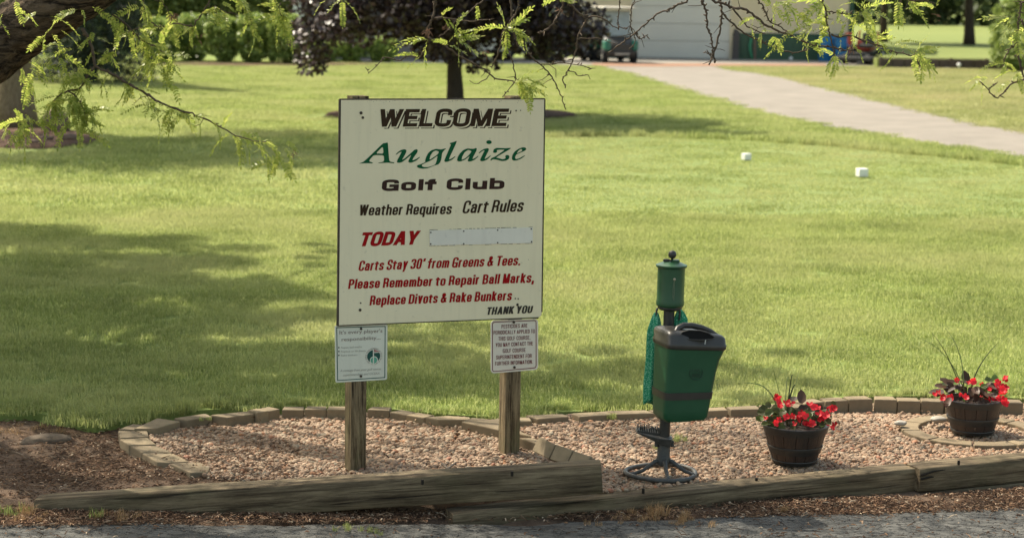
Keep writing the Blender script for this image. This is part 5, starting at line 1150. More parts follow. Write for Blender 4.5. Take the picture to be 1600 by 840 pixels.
# ---------------------------------------------------------------- foliage tools
def leaf_quads(c, size, asp=0.6, up=0.35, seed=0, jit=.35):
    """one folded rhombic leaf per centre"""
    r = np.random.default_rng(seed); n = len(c); nrm = r.normal(0, 1, (n, 3)); nrm[:, 2] = np.abs(nrm[:, 2]) + up; nrm /= np.linalg.norm(nrm, axis=1)[:, None]
    a = r.normal(0, 1, (n, 3)); a -= nrm * (a * nrm).sum(1)[:, None]; a /= np.linalg.norm(a, axis=1)[:, None]; b = np.cross(nrm, a)
    s = (size * r.uniform(1 - jit, 1 + jit, n))[:, None]
    V = np.stack([c - a * s / 2, c + b * s * asp / 2 + nrm * s * .06, c + a * s / 2, c - b * s * asp / 2 + nrm * s * .06], 1)
    F_ = (np.arange(n)[:, None] * 4 + np.arange(4)[None]); return V.reshape(-1, 3), F_, np.repeat(r.random(n), 4)
def cloud(name, c, size, mat, parent=None, **k):
    v, f, t = leaf_quads(np.asarray(c), size, **k); me = np_mesh(name, v, f, t, mat); return me
def clumps(centres, per, rad, seed=0, flat=.8, shell=0.0):
    """points gathered round clump centres; centres (n,4) with own radius"""
    r = np.random.default_rng(seed); out = []
    for x, y, z, k in centres:
        n = int(per * k * k); d = r.normal(0, 1, (n, 3)); d /= np.linalg.norm(d, axis=1)[:, None]
        q = r.random(n) ** (1 / 3) if not shell else shell + (1 - shell) * r.random(n)
        d *= (q * rad * k)[:, None]; d[:, 2] *= flat; out.append(d + [x, y, z])
    return np.concatenate(out)
def ell_centres(n, c, rx, ry, rz, seed, kmin=.7, kmax=1.3, surf=.5, zmin=-1e9):
    r = np.random.default_rng(seed); o = []
    while len(o) < n:
        d = r.normal(0, 1, 3); d /= np.linalg.norm(d); q = surf + (1 - surf) * r.random() if r.random() < .8 else r.random()
        p = np.array(c) + d * q * np.array([rx, ry, rz])
        if p[2] < zmin: continue
        o.append((*p, r.uniform(kmin, kmax)))
    return o
def bark(name, a, b, sc=(5, 5, .7)):
    t = NT(name); co = t.coord('Object', sc); g = t.noise(co, 6, 6, .7, .5); c = t.mix(t.ramp(g, [(.3, 0), (.7, 1)]), a, b); t.col(c); t.bump(g, .9, .02); return t.set(.95, .15)
M_bark = bark('grey_brown_bark', (0.100, 0.072, 0.045), (0.260, 0.200, 0.135)); M_darkbark = bark('dark_bark', (0.035, 0.026, 0.019), (0.075, 0.058, 0.043))
def grow_tree(name, label, base, H, rt, crown, leafm, size, per, crad, barkm, group=None, seed=1, lean=(0, 0), limbs=7, flare=1.5, asp=.65, kind=None, up=.35, flat=.8):
    """base Vector; crown: list of clump centres (x,y,z,k) in world space"""
    root = empty(name, base, 0, label, 'tree', group); r = random.Random(seed); mb = MB()
    top = base + Vector((lean[0], lean[1], H)); n = 16; pts_ = []; rad = []
    for i in range(n + 1):
        t = i / n; pts_.append(base.lerp(top, t) + Vector((.10 * rt * 4 * math.sin(t * 4 + seed), .10 * rt * 4 * math.cos(t * 3 + seed), -.05 if i == 0 else 0))); rad.append(rt * ((1 - .72 * t) + (flare - 1) * math.exp(-t * H / (rt * 1.6))))
    mb.tube(pts_, rad, 16, lump=.16, fs=3 / max(.3, rt * 2)); part(mb, 'trunk', barkm, root, smooth=True)
    mb = MB(); cs_ = list(crown); r.shuffle(cs_)
    for k in range(min(limbs, len(cs_))):
        x, y, z, _ = cs_[k]; t = min(.95, max(.35, (z - base.z) / H * .6)); s = base.lerp(top, t); e = Vector((x, y, z)); m_ = s.lerp(e, .5) + Vector((0, 0, .12 * (e - s).length))
        rr = rt * (1 - .7 * t) * .55; mb.tube([s, s.lerp(m_, .5), m_, m_.lerp(e, .6), e], [rr, rr * .8, rr * .6, rr * .4, rr * .15], 7)
    o = part(mb, 'limbs', barkm, root, smooth=True); o['kind'] = 'stuff'
    me = cloud('crown', clumps(crown, per, crad, seed, flat), size, leafm, seed=seed, asp=asp, up=up); o = sub(root, 'crown', me); o['kind'] = 'stuff'; return root

# ---------------------------------------------------------------- the honey locust whose branches hang into the picture
M_locust = leafmat('locust_leaf', (0.230, 0.300, 0.050), (0.500, 0.520, 0.130), .6, mid=(0.340, 0.400, 0.080), rough=.4, spec=.35)
M_locbark = None
def locbark():
    t = NT('locust_bark'); co = t.coord('World', (1, 1, 1)); m = t.n('ShaderNodeMapping'); m.inputs['Rotation'].default_value = (0, R(-30), 0); m.inputs['Scale'].default_value = (2.2, 14, 14); t.l(co, m.inputs[0])
    m.vector_type = 'POINT'; g = t.noise(m.outputs[0], 2.2, 8, .72, .6); f = t.noise(co, 60, 4, .7)
    c = t.mix(t.ramp(g, [(.42, 0), (.60, 1)]), (0.014, 0.010, 0.007), (0.170, 0.122, 0.078)); c = t.mix(t.math('MULTIPLY', f, .4), c, (0.06, 0.045, 0.03)); t.col(c)
    t.bump(t.math('ADD', g, t.math('MULTIPLY', f, .2)), 1.0, .03); return t.set(.95, .15)
M_locbark = locbark()
M_twig = simple('locust_twig', (0.060, 0.040, 0.026), (0.130, 0.095, 0.062), 40, .8, .6, 200, .25)
TB = Vector((-5.3, 14.2, LZ)); LT = empty('honey_locust_tree', TB, 0, 'honey locust whose feathery yellow green leaves, twigs and dark limb hang in at the top', 'tree')
mb = MB(); mb.tube([TB + Vector((0, 0, -.1)), TB + Vector((.02, -.05, .25)), TB + Vector((.05, -.2, .9)), TB + Vector((.1, -.35, 1.6)), TB + Vector((.1, -.1, 2.6)), TB + Vector((0, .2, 4.2)), TB + Vector((.2, .5, 6.2)), TB + Vector((.4, .6, 8))], [.55, .40, .35, .34, .29, .24, .16, .06], 20, lump=.15, fs=4); part(mb, 'trunk', M_locbark, LT, smooth=True)
# the big limb, ridged bark as real relief
L0, L1, L2 = TB + Vector((.08, -.3, 1.35)), Q(-70, 118, 10.75), Q(60, 32, 10.6)
ctrl = [L0, L0.lerp(L1, .55) + Vector((.1, -.25, .04)), Q(-70, 116, 10.75), Q(30, 46, 10.62), Q(120, -12, 10.5), Q(220, -75, 10.4), Q(420, -170, 10.4), Q(720, -260, 10.6), Q(1050, -310, 10.9), Q(1450, -330, 11.2)]
crad = [.26, .19, .150, .146, .140, .120, .095, .07, .05, .03]
def cr(P_, Rr, n):
    out = []; rr = []
    for i in range(n + 1):
        t = i / n * (len(P_) - 1); k = min(int(t), len(P_) - 2); f = t - k; p0 = P_[max(k - 1, 0)]; p1 = P_[k]; p2 = P_[k + 1]; p3 = P_[min(k + 2, len(P_) - 1)]
        out.append(.5 * ((2 * p1) + (p2 - p0) * f + (2 * p0 - 5 * p1 + 4 * p2 - p3) * f * f + (3 * p1 - p0 - 3 * p2 + p3) * f ** 3)); rr.append(Rr[k] * (1 - f) + Rr[k + 1] * f)
    return out, rr
pp, rr = cr(ctrl, crad, 260); mb = MB(); mb.tube(pp, rr, 72)
vs = []; 
for idx, v in enumerate(mb.v):
    i = min(idx // 72, len(pp) - 1); k = idx % 72; a = 2 * PI * k / 72; c = pp[i]; d = (Vector(v) - c); s = i * (11.0 / 260)
    rg = mnoise.noise(Vector((math.cos(a) * 3.2, math.sin(a) * 3.2, s * 1.6))) * .6 + mnoise.noise(Vector((math.cos(a) * 8, math.sin(a) * 8, s * 4.5))) * .5
    ridge = 1 - abs(rg) * 2.2; vs.append(tuple(c + d * (1 + .10 * ridge + .03 * mnoise.noise(Vector(v) * 18))))
mb.v = vs; part(mb, 'limb', M_locbark, LT, smooth=True)
limb_pts = pp
# leaf fronds (pinnate leaves)
def frond(seed, L_=.13, pairs=10, lw=.0105, ll=.025, curl=.5):
    r = random.Random(seed); Vs = []; Fs = []; T = []; bend = r.uniform(-.6, .6)
    def rach(t): return Vector((L_ * t * (1 - .15 * t * curl), bend * L_ * .35 * t * t, -curl * L_ * .45 * t * t))
    n = 8
    for i in range(n):
        a, b = rach(i / n), rach((i + 1) / n); w = .0011; o = len(Vs); Vs += [a + Vector((0, -w, 0)), a + Vector((0, w, 0)), b + Vector((0, w, 0)), b + Vector((0, -w, 0))]; Fs.append((o, o + 1, o + 2, o + 3)); T += [.3] * 4
    for i in range(pairs + 1):
        t = .10 + .90 * i / pairs; p = rach(t); d = (rach(min(1, t + .03)) - rach(t - .03)).normalized(); sd = Vector((-d.y, d.x, 0)).normalized()
        sides = (-1, 1) if i < pairs else (0,)
        for s in sides:
            k = (1 - .45 * abs(t - .5)) * r.uniform(.8, 1.15); ax = (sd * s * .86 + d * .52 + Vector((0, 0, r.uniform(-.25, .35)))).normalized() if s else d
            nn = Vector((r.uniform(-.3, .3), r.uniform(-.3, .3), 1)); wd = ax.cross(nn).normalized() * lw / 2 * k; l = ll * k; tn = r.random(); o = len(Vs)
            Vs += [p, p + ax * l * .30 + wd, p + ax * l * .75 + wd * .85, p + ax * l, p + ax * l * .75 - wd * .85, p + ax * l * .30 - wd]; Fs += [(o, o + 1, o + 2, o + 5), (o + 5, o + 2, o + 4, o + 4)][:1] + [(o + 2, o + 3, o + 4, o + 5)]; T += [tn] * 6
    Fs = [f for f in Fs if len(set(f)) == 4]
    return np_mesh('leaf', [tuple(v) for v in Vs], Fs, T, M_locust)
FR = [frond(s, L_=(.13, .16, .11, .15, .09, .12, .17)[s], pairs=(10, 12, 9, 11, 7, 9, 13)[s], curl=(.4, .9, .2, 1.1, .5, .7, 1.3)[s], ll=(.028, .026, .029, .027, .025, .030, .025)[s]) for s in range(7)]
NF = [0]; EXTRA = []
def put_frond(par, p, direction, sc=1.0):
    d = Vector(direction).normalized(); q = d.to_track_quat('X', 'Z'); NF[0] += 1
    if NF[0] % 3 == 0 or NF[0] > 420:
        EXTRA.append((random.choice(FR), Matrix.Translation(p) @ (q @ Matrix.Rotation(random.uniform(-.9, .9), 3, 'X').to_quaternion()).to_matrix().to_4x4() @ Matrix.Scale(sc, 4))); return None
    o = bpy.data.objects.new('leaf', random.choice(FR)); COL.objects.link(o); o.parent = par
    o.location = Vector(p) - wloc(par); o.rotation_mode = 'QUATERNION'; o.rotation_quaternion = q @ Vector((1, 0, 0)).rotation_difference(Vector((1, 0, 0))) @ Matrix.Rotation(random.uniform(-.9, .9), 3, 'X').to_quaternion()
    o.scale = (sc,) * 3; return o
def twig_branch(path, r0, r1, depth, ddepth=0.0, leaves=0, spurs=1.0, lrange=(0, 1), lsc=1.0, parent=None, up=None, knob=True, droop=.6):
    """a branch along picture points at a distance; knobbly spurs like honey locust wood"""
    W_ = [Q(x, y, depth + ddepth * i / max(1, len(path) - 1)) for i, (x, y) in enumerate(path)]
    if up is not None: W_ = up + W_
    n = max(10, int(sum((b - a).length for a, b in zip(W_[:-1], W_[1:])) / .022)); P_, Rr = cr(W_, [r0 + (r1 - r0) * i / (len(W_) - 1) for i in range(len(W_))], n)
    P_ = [p + Vector((random.gauss(0, .0022), random.gauss(0, .0022), random.gauss(0, .0022))) for p in P_]
    mb = MB(); mb.tube(P_, [r * random.uniform(.85, 1.2) for r in Rr], 7)
    nu = 0 if up is None else int(n * len(up) / (len(W_) - 1))
    for i in range(nu + 1, n):
        if random.random() < .42 * spurs:
            d = Vector((random.gauss(0, 1), random.gauss(0, .6), random.gauss(0, 1))).normalized(); L_ = random.choice([.006, .009, .012, .02]) * random.uniform(.7, 1.3); r = max(.0030, Rr[i] * .75)
            mb.tube([P_[i], P_[i] + d * (Rr[i] + L_ * .5), P_[i] + d * (Rr[i] + L_)], [r, r * 1.05, r * .45], 5)
        if random.random() < .06 * spurs and n - i > 4:
            d = Vector((random.gauss(0, 1), random.gauss(0, .5), random.gauss(-.3, .8))).normalized(); L_ = random.uniform(.04, .10); a = P_[i]; b = a + d * L_ * .5; c = b + (d + Vector((random.gauss(0, .4), 0, random.gauss(0, .4)))).normalized() * L_ * .5
            mb.tube([a, b, c], [.0026, .0022, .0014], 4)
    br_ = part(mb, 'branch', M_twig, LT if parent is None else parent, smooth=True)
    if parent is None: br_.data.transform(Matrix.Translation(LT.location)); br_.data.transform(Matrix.Translation(-LT.location))
    for k in range(leaves):
        t = lrange[0] + (lrange[1] - lrange[0]) * (k + random.random()) / leaves; i = min(n, int(nu + (n - nu) * t)); tdir = (P_[min(n, i + 1)] - P_[max(0, i - 1)]).normalized()
        for j in range(random.choice([1, 2, 2, 3])):
            d = tdir * random.uniform(.0, .8) + Vector((random.gauss(0, .7), random.gauss(0, .5), random.gauss(-droop, .45))); put_frond(br_, P_[i], d, lsc * random.uniform(.65, 1.1))
    return br_
def spray(par, px, py, depth, n, dirs=None, sc=1.0, spread=6, droop=.5):
    for i in range(n):
        p = Q(px + random.gauss(0, spread), py + random.gauss(0, spread * .7), depth + random.uniform(-.08, .08))
        a = dirs[i % len(dirs)] if dirs else (random.gauss(0, 1), -droop + random.gauss(0, .4)); put_frond(par, p, (a[0], random.uniform(-.4, .4), a[1]), sc * random.uniform(.75, 1.1))
random.seed(21)
def upto(px, py, depth, reach=900):
    """continue above the picture to the nearest stretch of the limb"""
    p = Q(px, py, depth); best = min(limb_pts, key=lambda q: (q - p).length + abs(q.x - p.x)); m_ = p.lerp(best, .5) + Vector((random.uniform(-.05, .05), 0, .05)); return [best, best.lerp(m_, .5), m_, m_.lerp(p, .6)]
# --- left group
bA = twig_branch([(128, 45), (138, 60), (146, 85), (149, 103), (175, 115), (200, 130), (222, 142), (240, 155), (262, 166), (290, 175), (310, 181), (340, 196), (365, 209), (390, 219), (415, 221)], .0088, .0022, 10.45, -.15, leaves=17, lrange=(.30, 1), droop=.7, lsc=.95)
bB = twig_branch([(149, 103), (137, 118), (125, 138), (108, 142), (95, 147), (82, 160), (73, 176)], .0058, .0022, 10.42, -.05, leaves=9, lrange=(.2, 1))
bC = twig_branch([(108, 142), (122, 155), (130, 170), (135, 200)], .0040, .0018, 10.38, 0, leaves=8, lrange=(.1, 1))
bD = twig_branch([(330, -6), (318, 18), (308, 32), (302, 45), (296, 66)], .0052, .0030, 10.7, 0, leaves=2, up=upto(330, -6, 10.7), spurs=.7)
bE = twig_branch([(302, 42), (285, 39), (270, 37), (255, 42), (240, 42), (222, 42), (205, 48)], .0036, .0018, 10.7, 0, leaves=4, parent=None, spurs=.8)
bF = twig_branch([(222, -5), (226, 12), (232, 30), (245, 42), (258, 55)], .0042, .0020, 10.75, 0, leaves=4, up=upto(222, -5, 10.75))
bG = twig_branch([(175, 22), (190, 32), (205, 45), (218, 60), (240, 72), (262, 85)], .0038, .0018, 10.5, 0, leaves=11, lsc=.9)
bH = twig_branch([(250, -5), (258, 10), (270, 28), (282, 40)], .0034, .0016, 10.8, 0, leaves=2, up=upto(250, -5, 10.8))
bI = twig_branch([(378, -5), (384, 12), (390, 28), (396, 40)], .0034, .0018, 10.7, 0, leaves=4, up=upto(378, -5, 10.7)); 
bJ = twig_branch([(428, -5), (434, 10), (440, 24), (448, 30)], .0036, .0018, 10.7, 0, leaves=5, up=upto(428, -5, 10.7))
bK = twig_branch([(334, 10), (350, 18), (372, 24)], .0026, .0016, 10.7, 0, leaves=2)
for (x, y, n, dd) in ((6, 30, 4, 10.2), (18, 12, 3, 10.2), (72, 22, 3, 10.25), (82, 45, 3, 10.2), (92, 62, 2, 10.25), (128, 12, 3, 10.3), (40, 114, 4, 10.25), (52, 108, 2, 10.3), (95, 85, 4, 10.3), (150, 55, 3, 10.45), (160, 82, 4, 10.45), (110, 110, 5, 10.35), (130, 120, 4, 10.4), (38, 180, 5, 10.3), (28, 195, 5, 10.3), (55, 190, 5, 10.3), (14, 200, 2, 10.3), (105, 165, 5, 10.35), (140, 175, 4, 10.38), (120, 190, 4, 10.35), (215, 50, 4, 10.5), (245, 85, 6, 10.45), (255, 95, 5, 10.45), (230, 70, 3, 10.5), (235, 165, 3, 10.35), (265, 178, 3, 10.35), (385, 200, 2, 10.32), (432, 235, 3, 10.3), (445, 250, 2, 10.3), (415, 235, 2, 10.3), (415, 15, 3, 10.7), (440, 25, 3, 10.7), (345, 5, 3, 10.7), (210, 8, 3, 10.6)):
    spray(bA if x < 200 or y > 150 else bG, x, y, dd, int(n * (1.7 if y > 80 else 1.1)), sc=1.0, spread=9)
# --- middle group
bL = twig_branch([(681, -5), (679, 8), (677, 26), (673, 34), (669, 42), (667, 56), (671, 64)], .0080, .0042, 10.6, 0, up=upto(681, -5, 10.6))
bM = twig_branch([(678, 29), (700, 30), (722, 32), (745, 33), (772, 30)], .0048, .0024, 10.6, 0, spurs=1.1)
bN = twig_branch([(756, -5), (742, 10), (730, 22), (715, 31), (700, 47), (686, 58)], .0052, .0022, 10.75, -.1, up=upto(756, -5, 10.75), spurs=.6)
bO = twig_branch([(669, 58), (690, 68), (703, 77), (715, 86), (735, 97), (755, 108), (766, 117), (778, 124), (803, 126)], .0062, .0030, 10.58, 0)
bP = twig_branch([(766, 112), (762, 122), (752, 128), (742, 131), (733, 126)], .0030, .0018, 10.58); bQ = twig_branch([(664, 76), (655, 90), (640, 88), (625, 95), (613, 92), (601, 90), (592, 100), (578, 112), (571, 106)], .0036, .0018, 10.6, spurs=1.3)
bR = twig_branch([(812, -5), (806, 20), (790, 45), (784, 58), (790, 75), (799, 91), (803, 110), (806, 125), (790, 145), (786, 152)], .0048, .0022, 10.62, 0, up=upto(812, -5, 10.62)); bS = twig_branch([(784, 62), (778, 85), (768, 108)], .0038, .0028, 10.6)
bT = twig_branch([(798, -5), (800, 20), (801, 42), (806, 60), (823, 81), (834, 93), (845, 101), (862, 120), (870, 135), (876, 148), (884, 171)], .0070, .0024, 10.65, 0, up=upto(798, -5, 10.65))
bU = twig_branch([(888, -5), (897, 12), (905, 21), (916, 28), (911, 42), (904, 55), (901, 76), (895, 95), (886, 112), (879, 126), (884, 138)], .0066, .0026, 10.7, 0, up=upto(888, -5, 10.7)); bV = twig_branch([(916, 28), (932, 26), (948, 32), (955, 40), (968, 46)], .0040, .0022, 10.7)
bW = twig_branch([(880, -5), (878, 12), (872, 24), (864, 38), (852, 48), (841, 52)], .0060, .0048, 10.65, 0, up=upto(880, -5, 10.65), spurs=.6)
bX = twig_branch([(845, 101), (860, 100), (880, 98), (903, 102), (916, 105), (930, 106)], .0030, .0016, 10.65, spurs=1.6); bY = twig_branch([(887, 111), (897, 113), (904, 118), (918, 116), (922, 124)], .0030, .0016, 10.7, spurs=1.4); bZ = twig_branch([(903, 60), (925, 60), (945, 63), (965, 70)], .0026, .0014, 10.7, spurs=.5)
for par, x, y, dd, dirs, sc in ((bO, 669, 62, 10.55, [(-.9, .35), (-1, -.05), (-.4, -.9), (-.7, .1)], 1.15), (bO, 700, 70, 10.5, [(-.5, .3), (.2, .5), (.6, -.2)], .9), (bO, 714, 62, 10.5, [(-.1, 1), (.9, .1), (.7, -.4), (.2, -1), (.5, .6)], 1.1), (bO, 712, 45, 10.5, [(.3, 1), (.9, -.3)], .9), (bS, 790, 45, 10.5, [(-.9, .3), (-.2, 1), (.8, .6), (.9, -.3), (-.4, -.9), (.2, -.8), (1, .1)], 1.1), (bS, 805, 42, 10.5, [(.5, 1), (.9, -.6), (.3, -.9)], 1.0), (bQ, 657, 88, 10.55, [(-.8, .3), (-.7, -.5)], .8), (bR, 810, 125, 10.5, [(1, .2), (.9, -.5), (.6, -.9), (.2, -1), (.8, .6), (.5, -.2)], .95), (bR, 825, 135, 10.5, [(.4, -1), (.9, -.4), (.1, -.7), (.7, .2)], .9), (bO, 690, 25, 10.6, [(.5, -.5), (.4, .6)], .6), (bL, 534, 0, 10.6, [(-.9, -.4), (.8, -.4), (.1, -1)], .9), (bL, 519, -3, 10.6, [(-1, -.2)], .8), (bN, 745, 8, 10.6, [(.2, -1)], .6), (bT, 872, -2, 10.6, [(-1, -.15), (.8, -.2)], .8)):
    for a in dirs: put_frond(par, Q(x, y, dd), (a[0], random.uniform(-.25, .25), a[1]), sc)
# --- right group
q1 = twig_branch([(1076, -5), (1060, 7), (1045, 15), (1030, 20), (1018, 30), (1000, 45), (985, 58), (965, 72), (951, 83)], .0068, .0030, 10.5, 0, up=upto(1076, -5, 10.5)); twig_branch([(968, -5), (968, 12), (966, 28), (966, 46)], .0040, .0026, 10.7, up=upto(968, -5, 10.7), spurs=.5)
twig_branch([(992, -5), (987, 10), (986, 28), (985, 42), (991, 55), (992, 66), (984, 78)], .0036, .0020, 10.6, up=upto(992, -5, 10.6)); twig_branch([(991, 52), (1000, 60), (1008, 57), (1011, 56)], .0026, .0015, 10.6, spurs=1.4); twig_branch([(966, 40), (975, 45), (985, 42), (994, 54)], .0026, .0016, 10.6)
q2 = twig_branch([(1096, -5), (1101, 10), (1105, 28), (1106, 45), (1112, 60), (1113, 75), (1113, 88), (1107, 102)], .0072, .0036, 10.55, up=upto(1096, -5, 10.55)); twig_branch([(1124, -5), (1128, 15), (1126, 40), (1122, 62), (1115, 85), (1117, 98)], .0076, .0040, 10.55, up=upto(1124, -5, 10.55)); twig_branch([(1113, 88), (1108, 84), (1104, 82)], .003, .0018, 10.5, spurs=2)
q3 = twig_branch([(1112, -5), (1130, 5), (1145, 13), (1162, 14), (1178, 24), (1195, 38), (1215, 48), (1235, 55), (1255, 65), (1275, 72), (1300, 74), (1318, 78), (1334, 77)], .0085, .0034, 10.5, up=upto(1112, -5, 10.5)); q4 = twig_branch([(1185, -5), (1191, 8), (1196, 20), (1202, 33), (1215, 40), (1228, 48), (1238, 56)], .0048, .0026, 10.52, up=upto(1185, -5, 10.52))
twig_branch([(1128, 18), (1140, 33), (1155, 46), (1166, 54), (1180, 60), (1198, 69), (1220, 78), (1240, 82), (1266, 77)], .0050, .0026, 10.5); twig_branch([(1145, 13), (1155, 25), (1164, 38), (1178, 47), (1196, 54)], .0050, .0028, 10.5)
q5 = twig_branch([(1284, -5), (1290, 15), (1292, 35), (1296, 52), (1301, 72), (1305, 90)], .0062, .0030, 10.5, up=upto(1284, -5, 10.5)); q6 = twig_branch([(1298, 55), (1315, 57), (1330, 56), (1345, 62), (1362, 68), (1378, 73), (1395, 80), (1412, 84), (1424, 87), (1436, 79)], .0048, .0024, 10.5, spurs=1.3); q7 = twig_branch([(1292, 18), (1305, 19), (1318, 22), (1332, 22)], .0036, .0024, 10.5)
R_ = [(q4, 1205, 10, [(-.7, .6), (.9, -.5), (1, .3), (.5, -.9)], 1.0), (q4, 1222, 3, [(.6, -.9), (.9, -.4)], 1.0), (q4, 1180, 28, [(-.4, -.6), (.5, -.5), (-.8, 0)], .7), (q3, 1190, 50, [(-.2, -.6), (.6, .2)], .6), (q3, 1212, 58, [(.1, -1), (.5, -.7), (-.4, -.4)], .8), (q5, 1288, 3, [(-.9, -.3), (-1, -.6), (-.6, -.9), (.5, -.8), (-.9, .1), (-.3, -1)], 1.1), (q5, 1270, 40, [(-1, .1), (-.9, -.5), (-.5, -.9), (-.7, .5)], 1.0), (q5, 1296, 40, [(-.9, -.2), (-.6, -.7), (.5, .3), (-1, .4)], 1.0), (q5, 1265, 66, [(-.9, .6), (.9, .15), (.8, -.5), (-.3, -.8)], .85), (q5, 1308, 14, [(.5, .6), (.3, -.9), (.8, -.4)], .8), (q7, 1345, 15, [(.9, .5), (1, -.2), (.7, -.9), (-.4, .5), (-.6, -.7), (.3, 1), (.9, -.6)], 1.1), (q7, 1340, 40, [(.9, -.2), (.7, .3), (1, -.4)], 1.0), (q5, 1305, 85, [(.2, -1), (-.5, -.8), (.6, -.7), (-.7, .2)], 1.0), (q6, 1312, 60, [(.3, -.8), (.2, .7)], .7), (q6, 1330, 72, [(-.5, -.4), (.6, -.2)], .7), (q6, 1370, 62, [(.9, .3), (.6, .8), (.8, -.5), (-.3, .6)], .8), (q6, 1395, 72, [(.7, .7), (.9, .2), (-.4, .7), (.2, -.9)], .8), (q6, 1430, 82, [(.9, .1), (.8, -.4), (.6, -.9), (.1, -1), (.4, .7), (-.1, -1)], 1.05), (q6, 1440, 95, [(.9, -.5), (.3, -1), (.6, -.2)], .8)]
for par, x, y, dirs, sc in R_:
    for a in dirs: put_frond(par, Q(x, y, 10.45 + random.uniform(-.1, .1)), (a[0], random.uniform(-.3, .3), a[1]), sc * random.uniform(.85, 1.1))
q8 = twig_branch([(1400, -25), (1405, -12), (1412, -3), (1425, 2), (1440, 2), (1462, 5)], .0036, .0020, 10.5, up=upto(1400, -25, 10.5)); q9 = twig_branch([(1604, -5), (1596, 5), (1594, 20), (1591, 36), (1590, 57), (1587, 68), (1577, 78), (1570, 91), (1567, 104)], .0070, .0026, 10.5, up=upto(1604, -5, 10.5)); twig_branch([(1588, 68), (1592, 88), (1596, 112), (1602, 124), (1585, 128), (1574, 138), (1566, 148), (1557, 153), (1548, 146), (1543, 138), (1530, 127)], .0058, .0026, 10.5, spurs=1.6)
twig_branch([(1545, 140), (1552, 134), (1560, 128)], .003, .0018, 10.5, spurs=1.6); twig_branch([(1596, 30), (1603, 50), (1612, 80), (1618, 110), (1612, 140)], .006, .003, 10.6, leaves=4)
for par, x, y, dirs, sc in ((q8, 1402, 0, [(.2, -1), (.3, -.9)], 1.2), (q8, 1418, 0, [(.8, -.8), (.9, -.5)], 1.1), (q8, 1462, 12, [(-.9, .2), (.3, .9), (-.8, .5)], .9), (q8, 1385, 2, [(-.8, -.3)], .8), (q9, 1580, 28, [(-.9, .1), (-1, -.4), (-.6, -1), (-.2, -1)], 1.3), (q9, 1590, 45, [(-.4, -1), (-.1, -1), (.5, -.6)], 1.1), (q9, 1572, 100, [(-.4, -1), (-.9, .3)], .7), (q9, 1590, 112, [(-1, .2), (-.8, .6), (.3, -1)], .8), (q9, 1545, 124, [(-.9, .4), (-.9, -.9), (-1, -.2)], .8), (q9, 1580, 128, [(-.9, -.3), (.6, .5)], .7)):
    for a in dirs: put_frond(par, Q(x, y, 10.45 + random.uniform(-.1, .1)), (a[0], random.uniform(-.3, .3), a[1]), sc * random.uniform(.9, 1.1))
vv, ff, tt, n0 = [], [], [], 0
for me, M in EXTRA:
    a = np.empty(len(me.vertices) * 3, np.float32); me.vertices.foreach_get('co', a); a = a.reshape(-1, 3); Mn = np.array(M); vv.append(a @ Mn[:3, :3].T + Mn[:3, 3])
    li = np.empty(len(me.loops), np.int32); me.loops.foreach_get('vertex_index', li); ff.append(li.reshape(-1, 4) + n0); n0 += len(a); t_ = np.empty(len(a), np.float32); me.attributes['tint'].data.foreach_get('value', t_); tt.append(t_)
o = sub(LT, 'leaves', np_mesh('leaves', np.concatenate(vv), np.concatenate(ff), np.concatenate(tt), M_locust)); o['kind'] = 'stuff'
# withered flower tassels
M_tassel = simple('withered_catkin', (0.20, 0.095, 0.05), (0.30, 0.16, 0.09), 60, .8)
for x, y, n in ((668, 48, 16), (750, 42, 8), (695, 40, 5), (757, 82, 6), (270, 22, 10), (275, 26, 8), (313, 55, 5), (1333, 75, 9), (1466, 26, 5), (458, 238, 9), (875, 18, 5)):
    mb = MB()
    for k in range(n):
        a = Q(x + random.gauss(0, 2.5), y + random.gauss(0, 2.5), 10.5); b = a + Vector((random.gauss(0, .014), random.gauss(0, .01), random.uniform(-.035, .01))); mb.tube([a, a.lerp(b, .5) + Vector((random.gauss(0, .004), 0, .002)), b], [.0012, .0022, .001], 4)
    part(mb, 'tassel', M_tassel, LT)
# the crown overhead, out of the picture: it throws the broken shade on lawn, bed and timbers
CRN = [tuple(map(float, c)) for c in CROWN_CLUMPS]
me = cloud('crown', np.concatenate([clumps([(c[0] + dx_, c[1] + dy_, c[2] + dz_, c[3] * kk) for c in CRN if c[3] > 0 for dx_, dy_, dz_, kk in ((.35, .1, 0, .62), (-.4, .3, .3, .55), (0, -.45, -.2, .5))], 4200, .85, 5, .5), clumps([(c[0], c[1], c[2], -c[3]) for c in CRN if c[3] < 0], 900, 1.0, 6, .55)]), .070, M_locust, seed=9, asp=.42, up=.5); o = sub(LT, 'crown', me); o['kind'] = 'stuff'
mb = MB()
for i, (x, y, z, k) in enumerate(CRN):
    e = Vector((x, y, z)); t = min(.9, .3 + .1 * (z - 2)); s = TB + Vector((.1, .2, min(7.5, max(2.2, z * .62)))); m_ = s.lerp(e, .5) + Vector((0, 0, .25)); rr_ = .012 + .006 * (e - s).length ** .5
    mb.tube([s, s.lerp(m_, .5) + Vector((0, 0, .1)), m_, m_.lerp(e, .5), e], [rr_ * 1.4, rr_ * 1.1, rr_ * .8, rr_ * .5, rr_ * .2], 6)
o = part(mb, 'upper_limbs', M_locbark, LT, smooth=True); o['kind'] = 'stuff'

print('FRONDS', NF[0])
